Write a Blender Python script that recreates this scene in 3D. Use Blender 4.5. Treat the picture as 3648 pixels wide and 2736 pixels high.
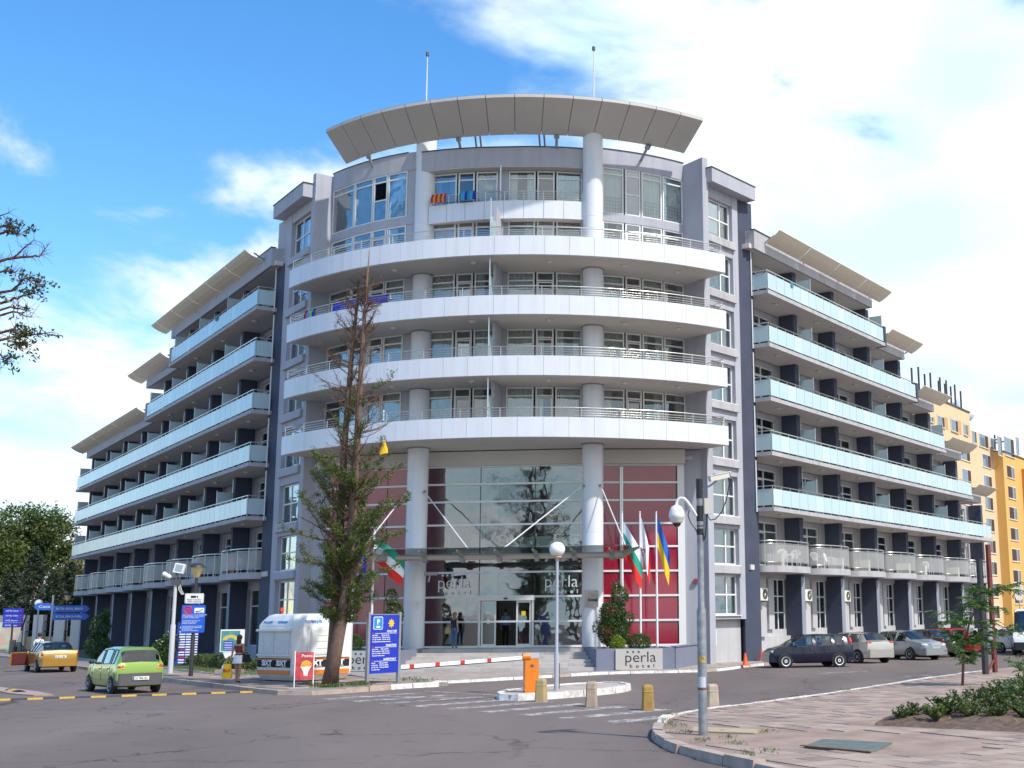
import bpy, bmesh, math, random
from math import sin, cos, radians, pi, sqrt, atan2, hypot
from mathutils import Vector, Matrix
import numpy as np
random.seed(7); RNG = np.random.default_rng(11)
for o in list(bpy.data.objects): bpy.data.objects.remove(o)
scene = bpy.context.scene
COL = scene.collection

# ---------------------------------------------------------------- camera
F, PITCH, ROLL, H, CX, CY = 4395.0, radians(10.68), radians(-.59), 2.3, 2363.0, 1368.0
_f = Vector((0, cos(PITCH), sin(PITCH))); _r = Vector((1, 0, 0)); _u = _r.cross(_f)
RT = _r * cos(ROLL) + _u * sin(ROLL); UP = RT.cross(_f)
CAM = Vector((0, 0, H))
cd = bpy.data.cameras.new('camera'); cam = bpy.data.objects.new('camera', cd); COL.objects.link(cam)
cam.matrix_world = Matrix(((RT.x, UP.x, -_f.x, 0), (RT.y, UP.y, -_f.y, 0), (RT.z, UP.z, -_f.z, H), (0, 0, 0, 1)))
cd.sensor_width = 36; cd.lens = F / 3648 * 36; cd.shift_x = (1824 - CX) / 3648; cd.clip_start = .1; cd.clip_end = 3000
scene.camera = cam
scene.render.resolution_x = 1024; scene.render.resolution_y = 768

# ---------------------------------------------------------------- sky
SUN_AZ, SUN_EL = radians(50), radians(50)          # azimuth measured from behind the camera towards the right
SDIR = Vector((sin(SUN_AZ) * cos(SUN_EL), -cos(SUN_AZ) * cos(SUN_EL), sin(SUN_EL)))
w = bpy.data.worlds.new('World'); scene.world = w; w.use_nodes = True
nt = w.node_tree; nt.nodes.clear(); N = nt.nodes.new; LK = nt.links.new
def math_node(op, a, b=None, c=None):
    n = N('ShaderNodeMath'); n.operation = op
    for i, v in enumerate((a, b, c)):
        if v is None: continue
        if isinstance(v, (int, float)): n.inputs[i].default_value = v
        else: LK(v, n.inputs[i])
    return n.outputs[0]
sky = N('ShaderNodeTexSky'); sky.sky_type = 'NISHITA'; sky.sun_disc = False
sky.sun_elevation = SUN_EL; sky.sun_rotation = atan2(SDIR.x, SDIR.y); sky.air_density = 1.0; sky.dust_density = .1; sky.ozone_density = 2.2
tc = N('ShaderNodeTexCoord'); sp = N('ShaderNodeSeparateXYZ'); LK(tc.outputs['Generated'], sp.inputs[0])
zz = math_node('ADD', math_node('MAXIMUM', sp.outputs[2], 0.0), .28)
cmb = N('ShaderNodeCombineXYZ'); LK(math_node('DIVIDE', sp.outputs[0], zz), cmb.inputs[0]); LK(math_node('DIVIDE', sp.outputs[1], zz), cmb.inputs[1])
ns = N('ShaderNodeTexNoise'); ns.inputs['Scale'].default_value = 2.4; ns.inputs['Detail'].default_value = 9; ns.inputs['Roughness'].default_value = .56; ns.inputs['Distortion'].default_value = .35
mp = N('ShaderNodeMapping'); mp.inputs['Location'].default_value = (3.1, 1.7, 0); LK(cmb.outputs[0], mp.inputs[0]); LK(mp.outputs[0], ns.inputs['Vector'])
cover = math_node('MULTIPLY_ADD', ns.outputs[0], 2.3, -1.15)
cover = math_node('ADD', cover, math_node('MULTIPLY', sp.outputs[0], 1.35))      # the cloud bank lies to the right
cover = math_node('ADD', cover, math_node('MULTIPLY', sp.outputs[2], -2.5))      # and thins out overhead
cover = math_node('ADD', cover, 1.33)
rp = N('ShaderNodeValToRGB'); LK(cover, rp.inputs[0])
rp.color_ramp.elements[0].position = .0; rp.color_ramp.elements[0].color = (0, 0, 0, 1)
rp.color_ramp.elements[1].position = .4; rp.color_ramp.elements[1].color = (1, 1, 1, 1)
rp.color_ramp.interpolation = 'EASE'
ns2 = N('ShaderNodeTexNoise'); ns2.inputs['Scale'].default_value = 2.3; ns2.inputs['Detail'].default_value = 5; LK(cmb.outputs[0], ns2.inputs['Vector'])
rc = N('ShaderNodeValToRGB'); LK(ns2.outputs[0], rc.inputs[0])
rc.color_ramp.elements[0].position = .4; rc.color_ramp.elements[0].color = (3.4, 4.5, 4.95, 1)
rc.color_ramp.elements[1].position = .58; rc.color_ramp.elements[1].color = (5.0, 5.1, 5.2, 1)
mx = N('ShaderNodeMix'); mx.data_type = 'RGBA'; LK(rp.outputs[0], mx.inputs['Factor'])
hsv = N('ShaderNodeHueSaturation'); hsv.inputs['Saturation'].default_value = 1.3; hsv.inputs['Value'].default_value = 1.05; LK(sky.outputs[0], hsv.inputs['Color'])
LK(hsv.outputs[0], mx.inputs['A']); LK(rc.outputs[0], mx.inputs['B'])
bg = N('ShaderNodeBackground'); bg.inputs[1].default_value = .14; LK(mx.outputs['Result'], bg.inputs[0])
wo = N('ShaderNodeOutputWorld'); LK(bg.outputs[0], wo.inputs[0])
sl = bpy.data.lights.new('sun', 'SUN'); sl.energy = 2.7; sl.angle = radians(1.6); sl.color = (1, .955, .89)
so = bpy.data.objects.new('sun', sl); COL.objects.link(so); so.rotation_euler = (-SDIR).to_track_quat('-Z', 'Y').to_euler()
vs = scene.view_settings; vs.view_transform = 'Standard'; vs.look = 'None'; vs.gamma = 1; vs.exposure = .82; vs.use_curve_mapping = False

# ---------------------------------------------------------------- pixel -> place
def ray(x, y):
    d = RT * ((x - CX) / F) - UP * ((y - CY) / F) + _f
    return d / d.y
def onz(x, y, z=0):
    d = ray(x, y); return CAM + d * ((z - H) / d.z)
def aty(x, y, Y): return CAM + ray(x, y) * Y
def ZM(ox, oy, sc): return lambda x, y: (ox + x * sc, oy + y * sc)
R1 = ZM(0, 1900, .4123); R2 = ZM(800, 1900, .4123); R3 = ZM(1400, 1900, .4123); R4 = ZM(2000, 1900, .4123); R5 = ZM(2736, 1900, .4123)

# ---------------------------------------------------------------- materials
MATS = {}
def M(name, col, rough=.6, metal=0., var=.0, scale=3., bump=0., bscale=30., spec=.5, coat=0., detail=5., em=None, trans=0., var2=None, streak=0.):
    if name in MATS: return MATS[name]
    m = bpy.data.materials.new(name); m.use_nodes = True; t = m.node_tree; b = t.nodes['Principled BSDF']
    b.inputs['Base Color'].default_value = (*col, 1); b.inputs['Roughness'].default_value = rough; b.inputs['Metallic'].default_value = metal
    b.inputs['Specular IOR Level'].default_value = spec; b.inputs['Coat Weight'].default_value = coat; b.inputs['Coat Roughness'].default_value = .06
    if trans: b.inputs['Transmission Weight'].default_value = trans
    if em: b.inputs['Emission Color'].default_value = (*em[:3], 1); b.inputs['Emission Strength'].default_value = em[3]
    if var or bump or streak:
        g = t.nodes.new('ShaderNodeNewGeometry')
    if var:
        n = t.nodes.new('ShaderNodeTexNoise'); n.inputs['Scale'].default_value = scale; n.inputs['Detail'].default_value = detail; n.inputs['Roughness'].default_value = .62
        t.links.new(g.outputs['Position'], n.inputs['Vector'])
        r = t.nodes.new('ShaderNodeValToRGB'); t.links.new(n.outputs[0], r.inputs[0])
        r.color_ramp.elements[0].position = .3; r.color_ramp.elements[1].position = .7
        lo = var2 if var2 else tuple(c * (1 - var) for c in col)
        r.color_ramp.elements[0].color = (*lo, 1); r.color_ramp.elements[1].color = (*[min(1, c * (1 + var * .6)) for c in col], 1)
        t.links.new(r.outputs[0], b.inputs['Base Color'])
    if streak:      # rain streaks and grime running down the face
        mpp = t.nodes.new('ShaderNodeMapping'); mpp.inputs['Scale'].default_value = (2.6, 2.6, .16); t.links.new(g.outputs['Position'], mpp.inputs[0])
        n3 = t.nodes.new('ShaderNodeTexNoise'); n3.inputs['Scale'].default_value = 1.0; n3.inputs['Detail'].default_value = 7; n3.inputs['Roughness'].default_value = .65; t.links.new(mpp.outputs[0], n3.inputs['Vector'])
        r3 = t.nodes.new('ShaderNodeValToRGB'); t.links.new(n3.outputs[0], r3.inputs[0]); r3.color_ramp.elements[0].position = .33; r3.color_ramp.elements[1].position = .55
        k = 1 - streak; r3.color_ramp.elements[0].color = (k, k * .985, k * .96, 1); r3.color_ramp.elements[1].color = (1, 1, 1, 1)
        mm = t.nodes.new('ShaderNodeMix'); mm.data_type = 'RGBA'; mm.blend_type = 'MULTIPLY'; mm.inputs['Factor'].default_value = 1
        if var: t.links.new(r.outputs[0], mm.inputs['A'])
        else: mm.inputs['A'].default_value = (*col, 1)
        t.links.new(r3.outputs[0], mm.inputs['B']); t.links.new(mm.outputs['Result'], b.inputs['Base Color'])
    if bump:
        n2 = t.nodes.new('ShaderNodeTexNoise'); n2.inputs['Scale'].default_value = bscale; n2.inputs['Detail'].default_value = 4
        t.links.new(g.outputs['Position'], n2.inputs['Vector'])
        bp = t.nodes.new('ShaderNodeBump'); bp.inputs['Strength'].default_value = bump; bp.inputs['Distance'].default_value = .02
        t.links.new(n2.outputs[0], bp.inputs['Height']); t.links.new(bp.outputs[0], b.inputs['Normal'])
    MATS[name] = m; return m
def glass_mat(name, tint, refl=.12, rough=.02, graze=.85):
    """a thin pane: clear tinted body with a mirror skin that grows at grazing angles"""
    if name in MATS: return MATS[name]
    m = bpy.data.materials.new(name); m.use_nodes = True; t = m.node_tree; t.nodes.clear()
    tr = t.nodes.new('ShaderNodeBsdfTransparent'); tr.inputs[0].default_value = (*tint, 1)
    gl = t.nodes.new('ShaderNodeBsdfGlossy'); gl.inputs['Roughness'].default_value = rough; gl.inputs[0].default_value = (.95, .97, 1, 1)
    lw = t.nodes.new('ShaderNodeLayerWeight'); lw.inputs[0].default_value = .35
    mr = t.nodes.new('ShaderNodeMapRange'); mr.inputs['To Min'].default_value = refl; mr.inputs['To Max'].default_value = graze
    t.links.new(lw.outputs['Fresnel'], mr.inputs[0])
    g = t.nodes.new('ShaderNodeNewGeometry'); n = t.nodes.new('ShaderNodeTexNoise'); n.inputs['Scale'].default_value = .9; t.links.new(g.outputs['Position'], n.inputs['Vector'])
    bp = t.nodes.new('ShaderNodeBump'); bp.inputs['Strength'].default_value = .06; bp.inputs['Distance'].default_value = .2
    t.links.new(n.outputs[0], bp.inputs['Height']); t.links.new(bp.outputs[0], gl.inputs['Normal'])
    mx = t.nodes.new('ShaderNodeMixShader'); t.links.new(mr.outputs[0], mx.inputs[0]); t.links.new(tr.outputs[0], mx.inputs[1]); t.links.new(gl.outputs[0], mx.inputs[2])
    o = t.nodes.new('ShaderNodeOutputMaterial'); t.links.new(mx.outputs[0], o.inputs[0])
    MATS[name] = m; return m
def leaf_mat(name, cols, rough=.5, scale=2.5):
    """foliage: colour varies leaf by leaf, a little light passes through"""
    if name in MATS: return MATS[name]
    m = bpy.data.materials.new(name); m.use_nodes = True; t = m.node_tree; b = t.nodes['Principled BSDF']
    g = t.nodes.new('ShaderNodeNewGeometry'); n = t.nodes.new('ShaderNodeTexNoise'); n.inputs['Scale'].default_value = scale; n.inputs['Detail'].default_value = 3
    t.links.new(g.outputs['Position'], n.inputs['Vector'])
    ad = t.nodes.new('ShaderNodeMath'); ad.operation = 'MULTIPLY_ADD'; ad.inputs[1].default_value = .55; t.links.new(g.outputs['Random Per Island'], ad.inputs[0])
    mm = t.nodes.new('ShaderNodeMath'); mm.operation = 'MULTIPLY_ADD'; mm.inputs[1].default_value = .9; mm.inputs[2].default_value = -.22; t.links.new(n.outputs[0], mm.inputs[0]); t.links.new(mm.outputs[0], ad.inputs[2])
    r = t.nodes.new('ShaderNodeValToRGB'); t.links.new(ad.outputs[0], r.inputs[0])
    while len(r.color_ramp.elements) < len(cols): r.color_ramp.elements.new(.5)
    for i, c in enumerate(cols): r.color_ramp.elements[i].position = i / (len(cols) - 1); r.color_ramp.elements[i].color = (*c, 1)
    t.links.new(r.outputs[0], b.inputs['Base Color']); b.inputs['Roughness'].default_value = rough
    tl = t.nodes.new('ShaderNodeBsdfTranslucent'); t.links.new(r.outputs[0], tl.inputs[0])
    mx = t.nodes.new('ShaderNodeMixShader'); mx.inputs[0].default_value = .25
    t.links.new(b.outputs[0], mx.inputs[1]); t.links.new(tl.outputs[0], mx.inputs[2]); t.links.new(mx.outputs[0], t.nodes['Material Output'].inputs[0])
    MATS[name] = m; return m

# ---------------------------------------------------------------- mesh builder
class MB:
    def __init__(s): s.v = []; s.f = []; s.m = []; s.k = 0
    def add(s, vs, fs, k=None):
        o = len(s.v); s.v += [tuple(v) for v in vs]; s.f += [tuple(i + o for i in f) for f in fs]; s.m += [s.k if k is None else k] * len(fs); return s
    def hexa(s, p, k=None):   # p: 4 bottom, 4 top
        return s.add(p, [(3, 2, 1, 0), (4, 5, 6, 7), (0, 1, 5, 4), (1, 2, 6, 5), (2, 3, 7, 6), (3, 0, 4, 7)], k)
    def box(s, x0, x1, y0, y1, z0, z1, k=None):
        return s.hexa([(x0, y0, z0), (x1, y0, z0), (x1, y1, z0), (x0, y1, z0), (x0, y0, z1), (x1, y0, z1), (x1, y1, z1), (x0, y1, z1)], k)
    def wall(s, a, b, t0, t1, z0, z1, k=None):
        """upright slab along a->b; t0..t1 = offsets along the outward (right-hand) normal"""
        dx, dy = b[0] - a[0], b[1] - a[1]; l = hypot(dx, dy); nx, ny = dy / l, -dx / l
        q = [(a[0] + nx * t1, a[1] + ny * t1), (b[0] + nx * t1, b[1] + ny * t1), (b[0] + nx * t0, b[1] + ny * t0), (a[0] + nx * t0, a[1] + ny * t0)]
        return s.hexa([(*p, z0) for p in q] + [(*p, z1) for p in q], k)
    def prism(s, poly, z0, z1, k=None):
        n = len(poly)
        return s.add([(p[0], p[1], z0) for p in poly] + [(p[0], p[1], z1) for p in poly],
                     [tuple(range(n - 1, -1, -1)), tuple(range(n, 2 * n))] + [(i, (i + 1) % n, n + (i + 1) % n, n + i) for i in range(n)], k)
    def tube(s, pts, r, n=8, k=None, cap=True):
        pts = [Vector(p) for p in pts]; rr = r if isinstance(r, (list, tuple)) else [r] * len(pts)
        vs = []; prev = None
        for i, p in enumerate(pts):
            d = (pts[min(i + 1, len(pts) - 1)] - pts[max(i - 1, 0)])
            d = d.normalized() if d.length > 1e-9 else Vector((0, 0, 1))
            if prev is None: a = Vector((0, 0, 1)).cross(d); a = a.normalized() if a.length > .05 else Vector((1, 0, 0))
            else: a = (prev - d * prev.dot(d)); a = a.normalized() if a.length > 1e-6 else Vector((1, 0, 0))
            prev = a; b = d.cross(a)
            vs += [p + (a * cos(2 * pi * j / n) + b * sin(2 * pi * j / n)) * rr[i] for j in range(n)]
        fs = [(i * n + j, i * n + (j + 1) % n, (i + 1) * n + (j + 1) % n, (i + 1) * n + j) for i in range(len(pts) - 1) for j in range(n)]
        if cap: fs += [tuple(range(n - 1, -1, -1)), tuple(range((len(pts) - 1) * n, len(pts) * n))]
        return s.add(vs, fs, k)
    def lathe(s, prof, c=(0, 0, 0), n=20, k=None, axis='z'):
        vs = []
        for r, h in prof:
            for j in range(n):
                a = 2 * pi * j / n; x, y, z = r * cos(a), r * sin(a), h
                if axis == 'y': x, y, z = r * cos(a), h, r * sin(a)
                if axis == 'x': x, y, z = h, r * cos(a), r * sin(a)
                vs.append((c[0] + x, c[1] + y, c[2] + z))
        fs = [(i * n + j, i * n + (j + 1) % n, (i + 1) * n + (j + 1) % n, (i + 1) * n + j) for i in range(len(prof) - 1) for j in range(n)]
        if prof[0][0] > 1e-6: fs.append(tuple(range(n - 1, -1, -1)))
        if prof[-1][0] > 1e-6: fs.append(tuple(range((len(prof) - 1) * n, len(prof) * n)))
        return s.add(vs, fs, k)
    def ell(s, c, r, n=14, m=8, k=None):
        p = []
        for i in range(m + 1):
            a = -pi / 2 + pi * i / m; p.append((max(cos(a), 1e-4), sin(a)))
        b = MB().lathe(p, (0, 0, 0), n)
        return s.add([(c[0] + v[0] * r[0], c[1] + v[1] * r[1], c[2] + v[2] * r[2]) for v in b.v], b.f, k)
    def grid(s, fn, nu, nv, k=None):
        vs = [fn(i / nu, j / nv) for j in range(nv + 1) for i in range(nu + 1)]
        return s.add(vs, [(j * (nu + 1) + i, j * (nu + 1) + i + 1, (j + 1) * (nu + 1) + i + 1, (j + 1) * (nu + 1) + i) for j in range(nv) for i in range(nu)], k)
    def mesh(s, name, mats, smooth=False):
        me = bpy.data.meshes.new(name); me.from_pydata(s.v, [], s.f)
        for m in (mats if isinstance(mats, (list, tuple)) else [mats]): me.materials.append(m)
        if isinstance(mats, (list, tuple)) and len(mats) > 1: me.polygons.foreach_set('material_index', s.m)
        if smooth:
            me.polygons.foreach_set('use_smooth', [True] * len(me.polygons))
            if smooth is not True:
                try: me.set_sharp_from_angle(angle=radians(smooth))
                except Exception: pass
        me.update(); return me
    def build(s, name, mats, parent=None, smooth=False):
        return put(name, s.mesh(name, mats, smooth), parent)
WROOT = {}
def put(name, me, parent=None, mat=None):
    """link a mesh given in world coordinates (mat: its own placement in the parent's frame)"""
    o = bpy.data.objects.new(name, me); COL.objects.link(o)
    if parent is not None:
        o.parent = parent
        if parent.name in WROOT: o.matrix_parent_inverse = Matrix.Translation(-Vector(WROOT[parent.name]))
    if mat is not None: o.matrix_basis = mat
    return o
def tag(o, label, cat, group=None):
    o['label'] = label; o['category'] = cat
    if group: o['group'] = group
    return o
def struct(o): o['kind'] = 'structure'; return o
def thing(name, label, cat, loc=(0, 0, 0), rz=0., group=None, world=False):
    """an Empty at the thing's base. world=True: its parts are given in world coordinates"""
    o = bpy.data.objects.new(name, None); COL.objects.link(o); o.location = loc; o.empty_display_size = .3
    if world: WROOT[o.name] = tuple(loc)
    else: o.rotation_euler = (0, 0, rz)
    return tag(o, label, cat, group)
def dup(root, loc=None, rz=None, label=None, group=None, parent=None):
    c = root.copy(); COL.objects.link(c)
    if loc is not None: c.location = loc
    if rz is not None: c.rotation_euler = (0, 0, rz)
    if label: c['label'] = label
    if group: c['group'] = group
    for ch in root.children:
        d = ch.copy(); COL.objects.link(d); d.parent = c
        for g in ch.children: e = g.copy(); COL.objects.link(e); e.parent = d
    return c
_cube = {}
def cube(name, x0, x1, y0, y1, z0, z1, mat, parent=None, rz=0., pos=None):
    """a box that shares one unit mesh per material; pos+rz place it, the ranges are local"""
    me = _cube.get(mat.name)
    if me is None: me = _cube[mat.name] = MB().box(-.5, .5, -.5, .5, -.5, .5).mesh('unit_' + mat.name, mat)
    T = Matrix.Translation(((x0 + x1) / 2, (y0 + y1) / 2, (z0 + z1) / 2)) @ Matrix.Diagonal((x1 - x0, y1 - y0, z1 - z0, 1))
    if pos is not None: T = Matrix.Translation(pos) @ Matrix.Rotation(rz, 4, 'Z') @ T
    return put(name, me, parent, T)
def text(s, size, mat, T, parent, name='lettering', align='CENTER', depth=.004, bold=0., width=None):
    cu = bpy.data.curves.new('t', 'FONT'); cu.body = s; cu.size = size; cu.align_x = align; cu.extrude = depth; cu.offset = bold; cu.resolution_u = 3
    ob = bpy.data.objects.new('t', cu); me = bpy.data.meshes.new_from_object(ob)
    bpy.data.objects.remove(ob); bpy.data.curves.remove(cu)
    me.materials.clear(); me.materials.append(mat)
    if width and len(me.vertices):
        xs = [v.co.x for v in me.vertices]; k = width / (max(xs) - min(xs))
        for v in me.vertices: v.co.x *= k
    return put(name, me, parent, T)
def face(pos, rz, tilt=0.):
    """placement for writing on an upright face whose outward normal is -Y turned by rz"""
    return Matrix.Translation(pos) @ Matrix.Rotation(rz, 4, 'Z') @ Matrix.Rotation(pi / 2 + tilt, 4, 'X')
# ================================================================ ground, roads, pavements
def road_mat():
    m = bpy.data.materials.new('asphalt'); m.use_nodes = True; t = m.node_tree; b = t.nodes['Principled BSDF']
    g = t.nodes.new('ShaderNodeNewGeometry')
    def noise(sc, det, ro=.6, dist=0., vec=None):
        n = t.nodes.new('ShaderNodeTexNoise'); n.inputs['Scale'].default_value = sc; n.inputs['Detail'].default_value = det; n.inputs['Roughness'].default_value = ro; n.inputs['Distortion'].default_value = dist
        t.links.new(vec or g.outputs['Position'], n.inputs['Vector']); return n.outputs[0]
    def ramp(v, p0, c0, p1, c1):
        r = t.nodes.new('ShaderNodeValToRGB'); t.links.new(v, r.inputs[0]); r.color_ramp.elements[0].position = p0; r.color_ramp.elements[0].color = (*c0, 1); r.color_ramp.elements[1].position = p1; r.color_ramp.elements[1].color = (*c1, 1); return r.outputs[0]
    def mix(f, a, c, bl='MIX'):
        n = t.nodes.new('ShaderNodeMix'); n.data_type = 'RGBA'; n.blend_type = bl
        if isinstance(f, float): n.inputs['Factor'].default_value = f
        else: t.links.new(f, n.inputs['Factor'])
        t.links.new(a, n.inputs['A']); t.links.new(c, n.inputs['B']); return n.outputs['Result']
    mpn = t.nodes.new('ShaderNodeMapping'); mpn.inputs['Scale'].default_value = (1, .28, 1); mpn.inputs['Rotation'].default_value = (0, 0, .75); t.links.new(g.outputs['Position'], mpn.inputs[0])
    big = ramp(noise(.16, 6, .6, .8, mpn.outputs[0]), .32, (.128, .105, .097), .68, (.19, .156, .142))
    fine = ramp(noise(24, 6, .75), .25, (.6, .6, .6), .75, (1.25, 1.22, 1.22))
    c = mix(.55, big, fine, 'MULTIPLY')
    # worn patches, seams, cracks and tyre-darkened lanes
    pt = ramp(noise(.55, 4, .55, 1.5), .6, (1, 1, 1), .66, (.82, .82, .84))
    c = mix(.6, c, pt, 'MULTIPLY')
    oil = ramp(noise(1.7, 3, .5), .66, (1, 1, 1), .74, (.6, .58, .58)); c = mix(.7, c, oil, 'MULTIPLY')
    grit = ramp(noise(90, 2, .9), .62, (1, 1, 1), .72, (1.5, 1.45, 1.4)); c = mix(.6, c, grit, 'MULTIPLY')
    wv = t.nodes.new('ShaderNodeTexVoronoi'); wv.feature = 'DISTANCE_TO_EDGE'; wv.inputs['Scale'].default_value = .17
    dn = t.nodes.new('ShaderNodeTexNoise'); dn.inputs['Scale'].default_value = 1.3; dn.inputs['Detail'].default_value = 6; t.links.new(g.outputs['Position'], dn.inputs['Vector'])
    av = t.nodes.new('ShaderNodeVectorMath'); av.operation = 'MULTIPLY_ADD'; av.inputs[1].default_value = (1.6, 1.6, 0); t.links.new(dn.outputs['Color'], av.inputs[0]); t.links.new(g.outputs['Position'], av.inputs[2]); t.links.new(av.outputs[0], wv.inputs['Vector'])
    cr = ramp(wv.outputs['Distance'], .002, (.4, .38, .37), .007, (1, 1, 1))
    gate = ramp(noise(.11, 2), .44, (0, 0, 0), .52, (1, 1, 1))
    gm = t.nodes.new('ShaderNodeMix'); gm.data_type = 'RGBA'; t.links.new(gate, gm.inputs['Factor']); gm.inputs['A'].default_value = (1, 1, 1, 1); t.links.new(cr, gm.inputs['B'])
    c = mix(1., c, gm.outputs['Result'], 'MULTIPLY')
    t.links.new(c, b.inputs['Base Color']); b.inputs['Roughness'].default_value = .88; b.inputs['Specular IOR Level'].default_value = .25
    bp = t.nodes.new('ShaderNodeBump'); bp.inputs['Strength'].default_value = .35; bp.inputs['Distance'].default_value = .012; t.links.new(noise(55, 4), bp.inputs['Height']); t.links.new(bp.outputs[0], b.inputs['Normal'])
    return m
ASPH = road_mat()
PAVE = M('paving', (.34, .255, .21), .85, var=.28, scale=1.1, bump=.25, bscale=40)
PAVE2 = M('paving_b', (.27, .2, .17), .85, var=.3, scale=1.7, bump=.25, bscale=40)
PAVE3 = M('paving_c', (.38, .285, .23), .85, var=.25, scale=2.3, bump=.25, bscale=40)
FORE = M('forecourt_slab', (.36, .32, .295), .8, var=.2, scale=.9, bump=.12, bscale=40)
KERB = M('kerb_stone', (.4, .31, .26), .85, var=.3, scale=2.2, bump=.3, bscale=25)
KWHITE = M('kerb_white_paint', (.72, .7, .68), .7, var=.32, scale=3.5, bump=.2, bscale=25, var2=(.42, .39, .36))
SOIL = M('soil', (.13, .085, .06), .95, var=.5, scale=6, bump=.9, bscale=18)
GRASSM = M('lawn_soil', (.1, .13, .04), .95, var=.4, scale=3)
def ragged_paint():
    m = bpy.data.materials.new('road_paint'); m.use_nodes = True; t = m.node_tree; b = t.nodes['Principled BSDF']
    b.inputs['Base Color'].default_value = (.62, .6, .58, 1); b.inputs['Roughness'].default_value = .8
    g = t.nodes.new('ShaderNodeNewGeometry'); n = t.nodes.new('ShaderNodeTexNoise'); n.inputs['Scale'].default_value = 2.2; n.inputs['Detail'].default_value = 10; n.inputs['Roughness'].default_value = .78
    t.links.new(g.outputs['Position'], n.inputs['Vector'])
    r = t.nodes.new('ShaderNodeValToRGB'); t.links.new(n.outputs[0], r.inputs[0]); r.color_ramp.elements[0].position = .44; r.color_ramp.elements[1].position = .6
    r.color_ramp.elements[0].color = (0, 0, 0, 1); r.color_ramp.elements[1].color = (.85, .85, .85, 1)
    t.links.new(r.outputs[0], b.inputs['Alpha']); return m
PAINT = ragged_paint()
struct(MB().add([(-400, -120, 0), (400, -120, 0), (400, 900, 0), (-400, 900, 0)], [(0, 1, 2, 3)]).build('ground', M('distant_ground', (.2, .19, .17), .95, var=.3, scale=.05)))
struct(MB().add([(-120, -30, .006), (90, -30, .006), (90, 160, .006), (-120, 160, .006)], [(0, 1, 2, 3)]).build('road', ASPH))

def smooth_path(p, n=4):
    out = []
    for i in range(len(p) - 1):
        a, b, c, d = p[max(i - 1, 0)], p[i], p[i + 1], p[min(i + 2, len(p) - 1)]
        for k in range(n):
            t = k / n
            out.append(tuple(.5 * ((2 * b[j]) + (-a[j] + c[j]) * t + (2 * a[j] - 5 * b[j] + 4 * c[j] - d[j]) * t * t + (-a[j] + 3 * b[j] - 3 * c[j] + d[j]) * t ** 3) for j in (0, 1)))
    return out + [tuple(p[-1])]
def kerb_run(path, parent, mat, stone=1.0, w=.2, h=.15, side=1, jit=.012, name='kerb_stone'):
    """single kerb stones with open joints along a path"""
    L = [0]
    for a, b in zip(path, path[1:]): L.append(L[-1] + hypot(b[0] - a[0], b[1] - a[1]))
    def at(s):
        for i in range(len(path) - 1):
            if s <= L[i + 1] or i == len(path) - 2:
                t = (s - L[i]) / max(L[i + 1] - L[i], 1e-6); return (path[i][0] + (path[i + 1][0] - path[i][0]) * t, path[i][1] + (path[i + 1][1] - path[i][1]) * t)
    n = max(1, int(L[-1] / stone))
    for i in range(n):
        a = at(L[-1] * i / n + .012); b = at(L[-1] * (i + 1) / n - .012)
        dx, dy = b[0] - a[0], b[1] - a[1]; l = hypot(dx, dy)
        if l < .05: continue
        nx, ny = -dy / l * side, dx / l * side; hh = h + random.uniform(-jit, jit); j = random.uniform(-jit, jit)
        q0 = [(a[0] + nx * j, a[1] + ny * j), (b[0] + nx * j, b[1] + ny * j), (b[0] + nx * (w + j), b[1] + ny * (w + j)), (a[0] + nx * (w + j), a[1] + ny * (w + j))]
        q1 = [(q0[0][0] + nx * .025, q0[0][1] + ny * .025), (q0[1][0] + nx * .025, q0[1][1] + ny * .025), q0[2], q0[3]]
        b_ = MB().hexa([(*p, -.02) for p in q0] + [(*p, hh) for p in q1])
        b_.build(name, mat(i) if callable(mat) else mat, parent)
def inset_path(path, d, side):
    out = []
    for i, p in enumerate(path):
        a = path[max(i - 1, 0)]; b = path[min(i + 1, len(path) - 1)]; dx, dy = b[0] - a[0], b[1] - a[1]; l = hypot(dx, dy) or 1
        out.append((p[0] - dy / l * d * side, p[1] + dx / l * d * side))
    return out

# left pavement (in front of the left wing, ending in the tongue with the booth)
lp = smooth_path([(-60, 106.2), (-45.5, 86.2), (-39.4, 77.8), (-19.79, 49.7), (-15.4, 43.9), (-12.5, 40.1), (-11.6, 39.45), (-10.75, 39.65), (-9.95, 40.75), (-8.6, 43.0), (-7.75, 43.75)], 4)
lback = [(-7.62, 44.15), (-7.9, 44.55), (-8.5, 45.2), (-9.5, 46.1), (-10.5, 47.0), (-11.4, 48.2), (-12.6, 50.0)]
pavement_left = struct(MB().prism(inset_path(lp, .18, 1) + lback + [(-17.2, 53.6), (-19.5, 57.2), (-24.6, 64.6), (-56.0, 108.8)], -.05, .125).build('pavement', M('pavement_bed', (.24, .22, .2), .9, var=.25, scale=2)))
kerb_run(lp[:-9], pavement_left, KERB, 1.25, side=1)
kerb_run(lp[-10:] + lback[:2], pavement_left, lambda i: KWHITE if i > 1 else KERB, .95, side=1, h=.17)
kerb_run(lback[1:], pavement_left, lambda i: KWHITE if i == 0 else KERB, 1.1, side=1, h=.135, w=.12)
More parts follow.
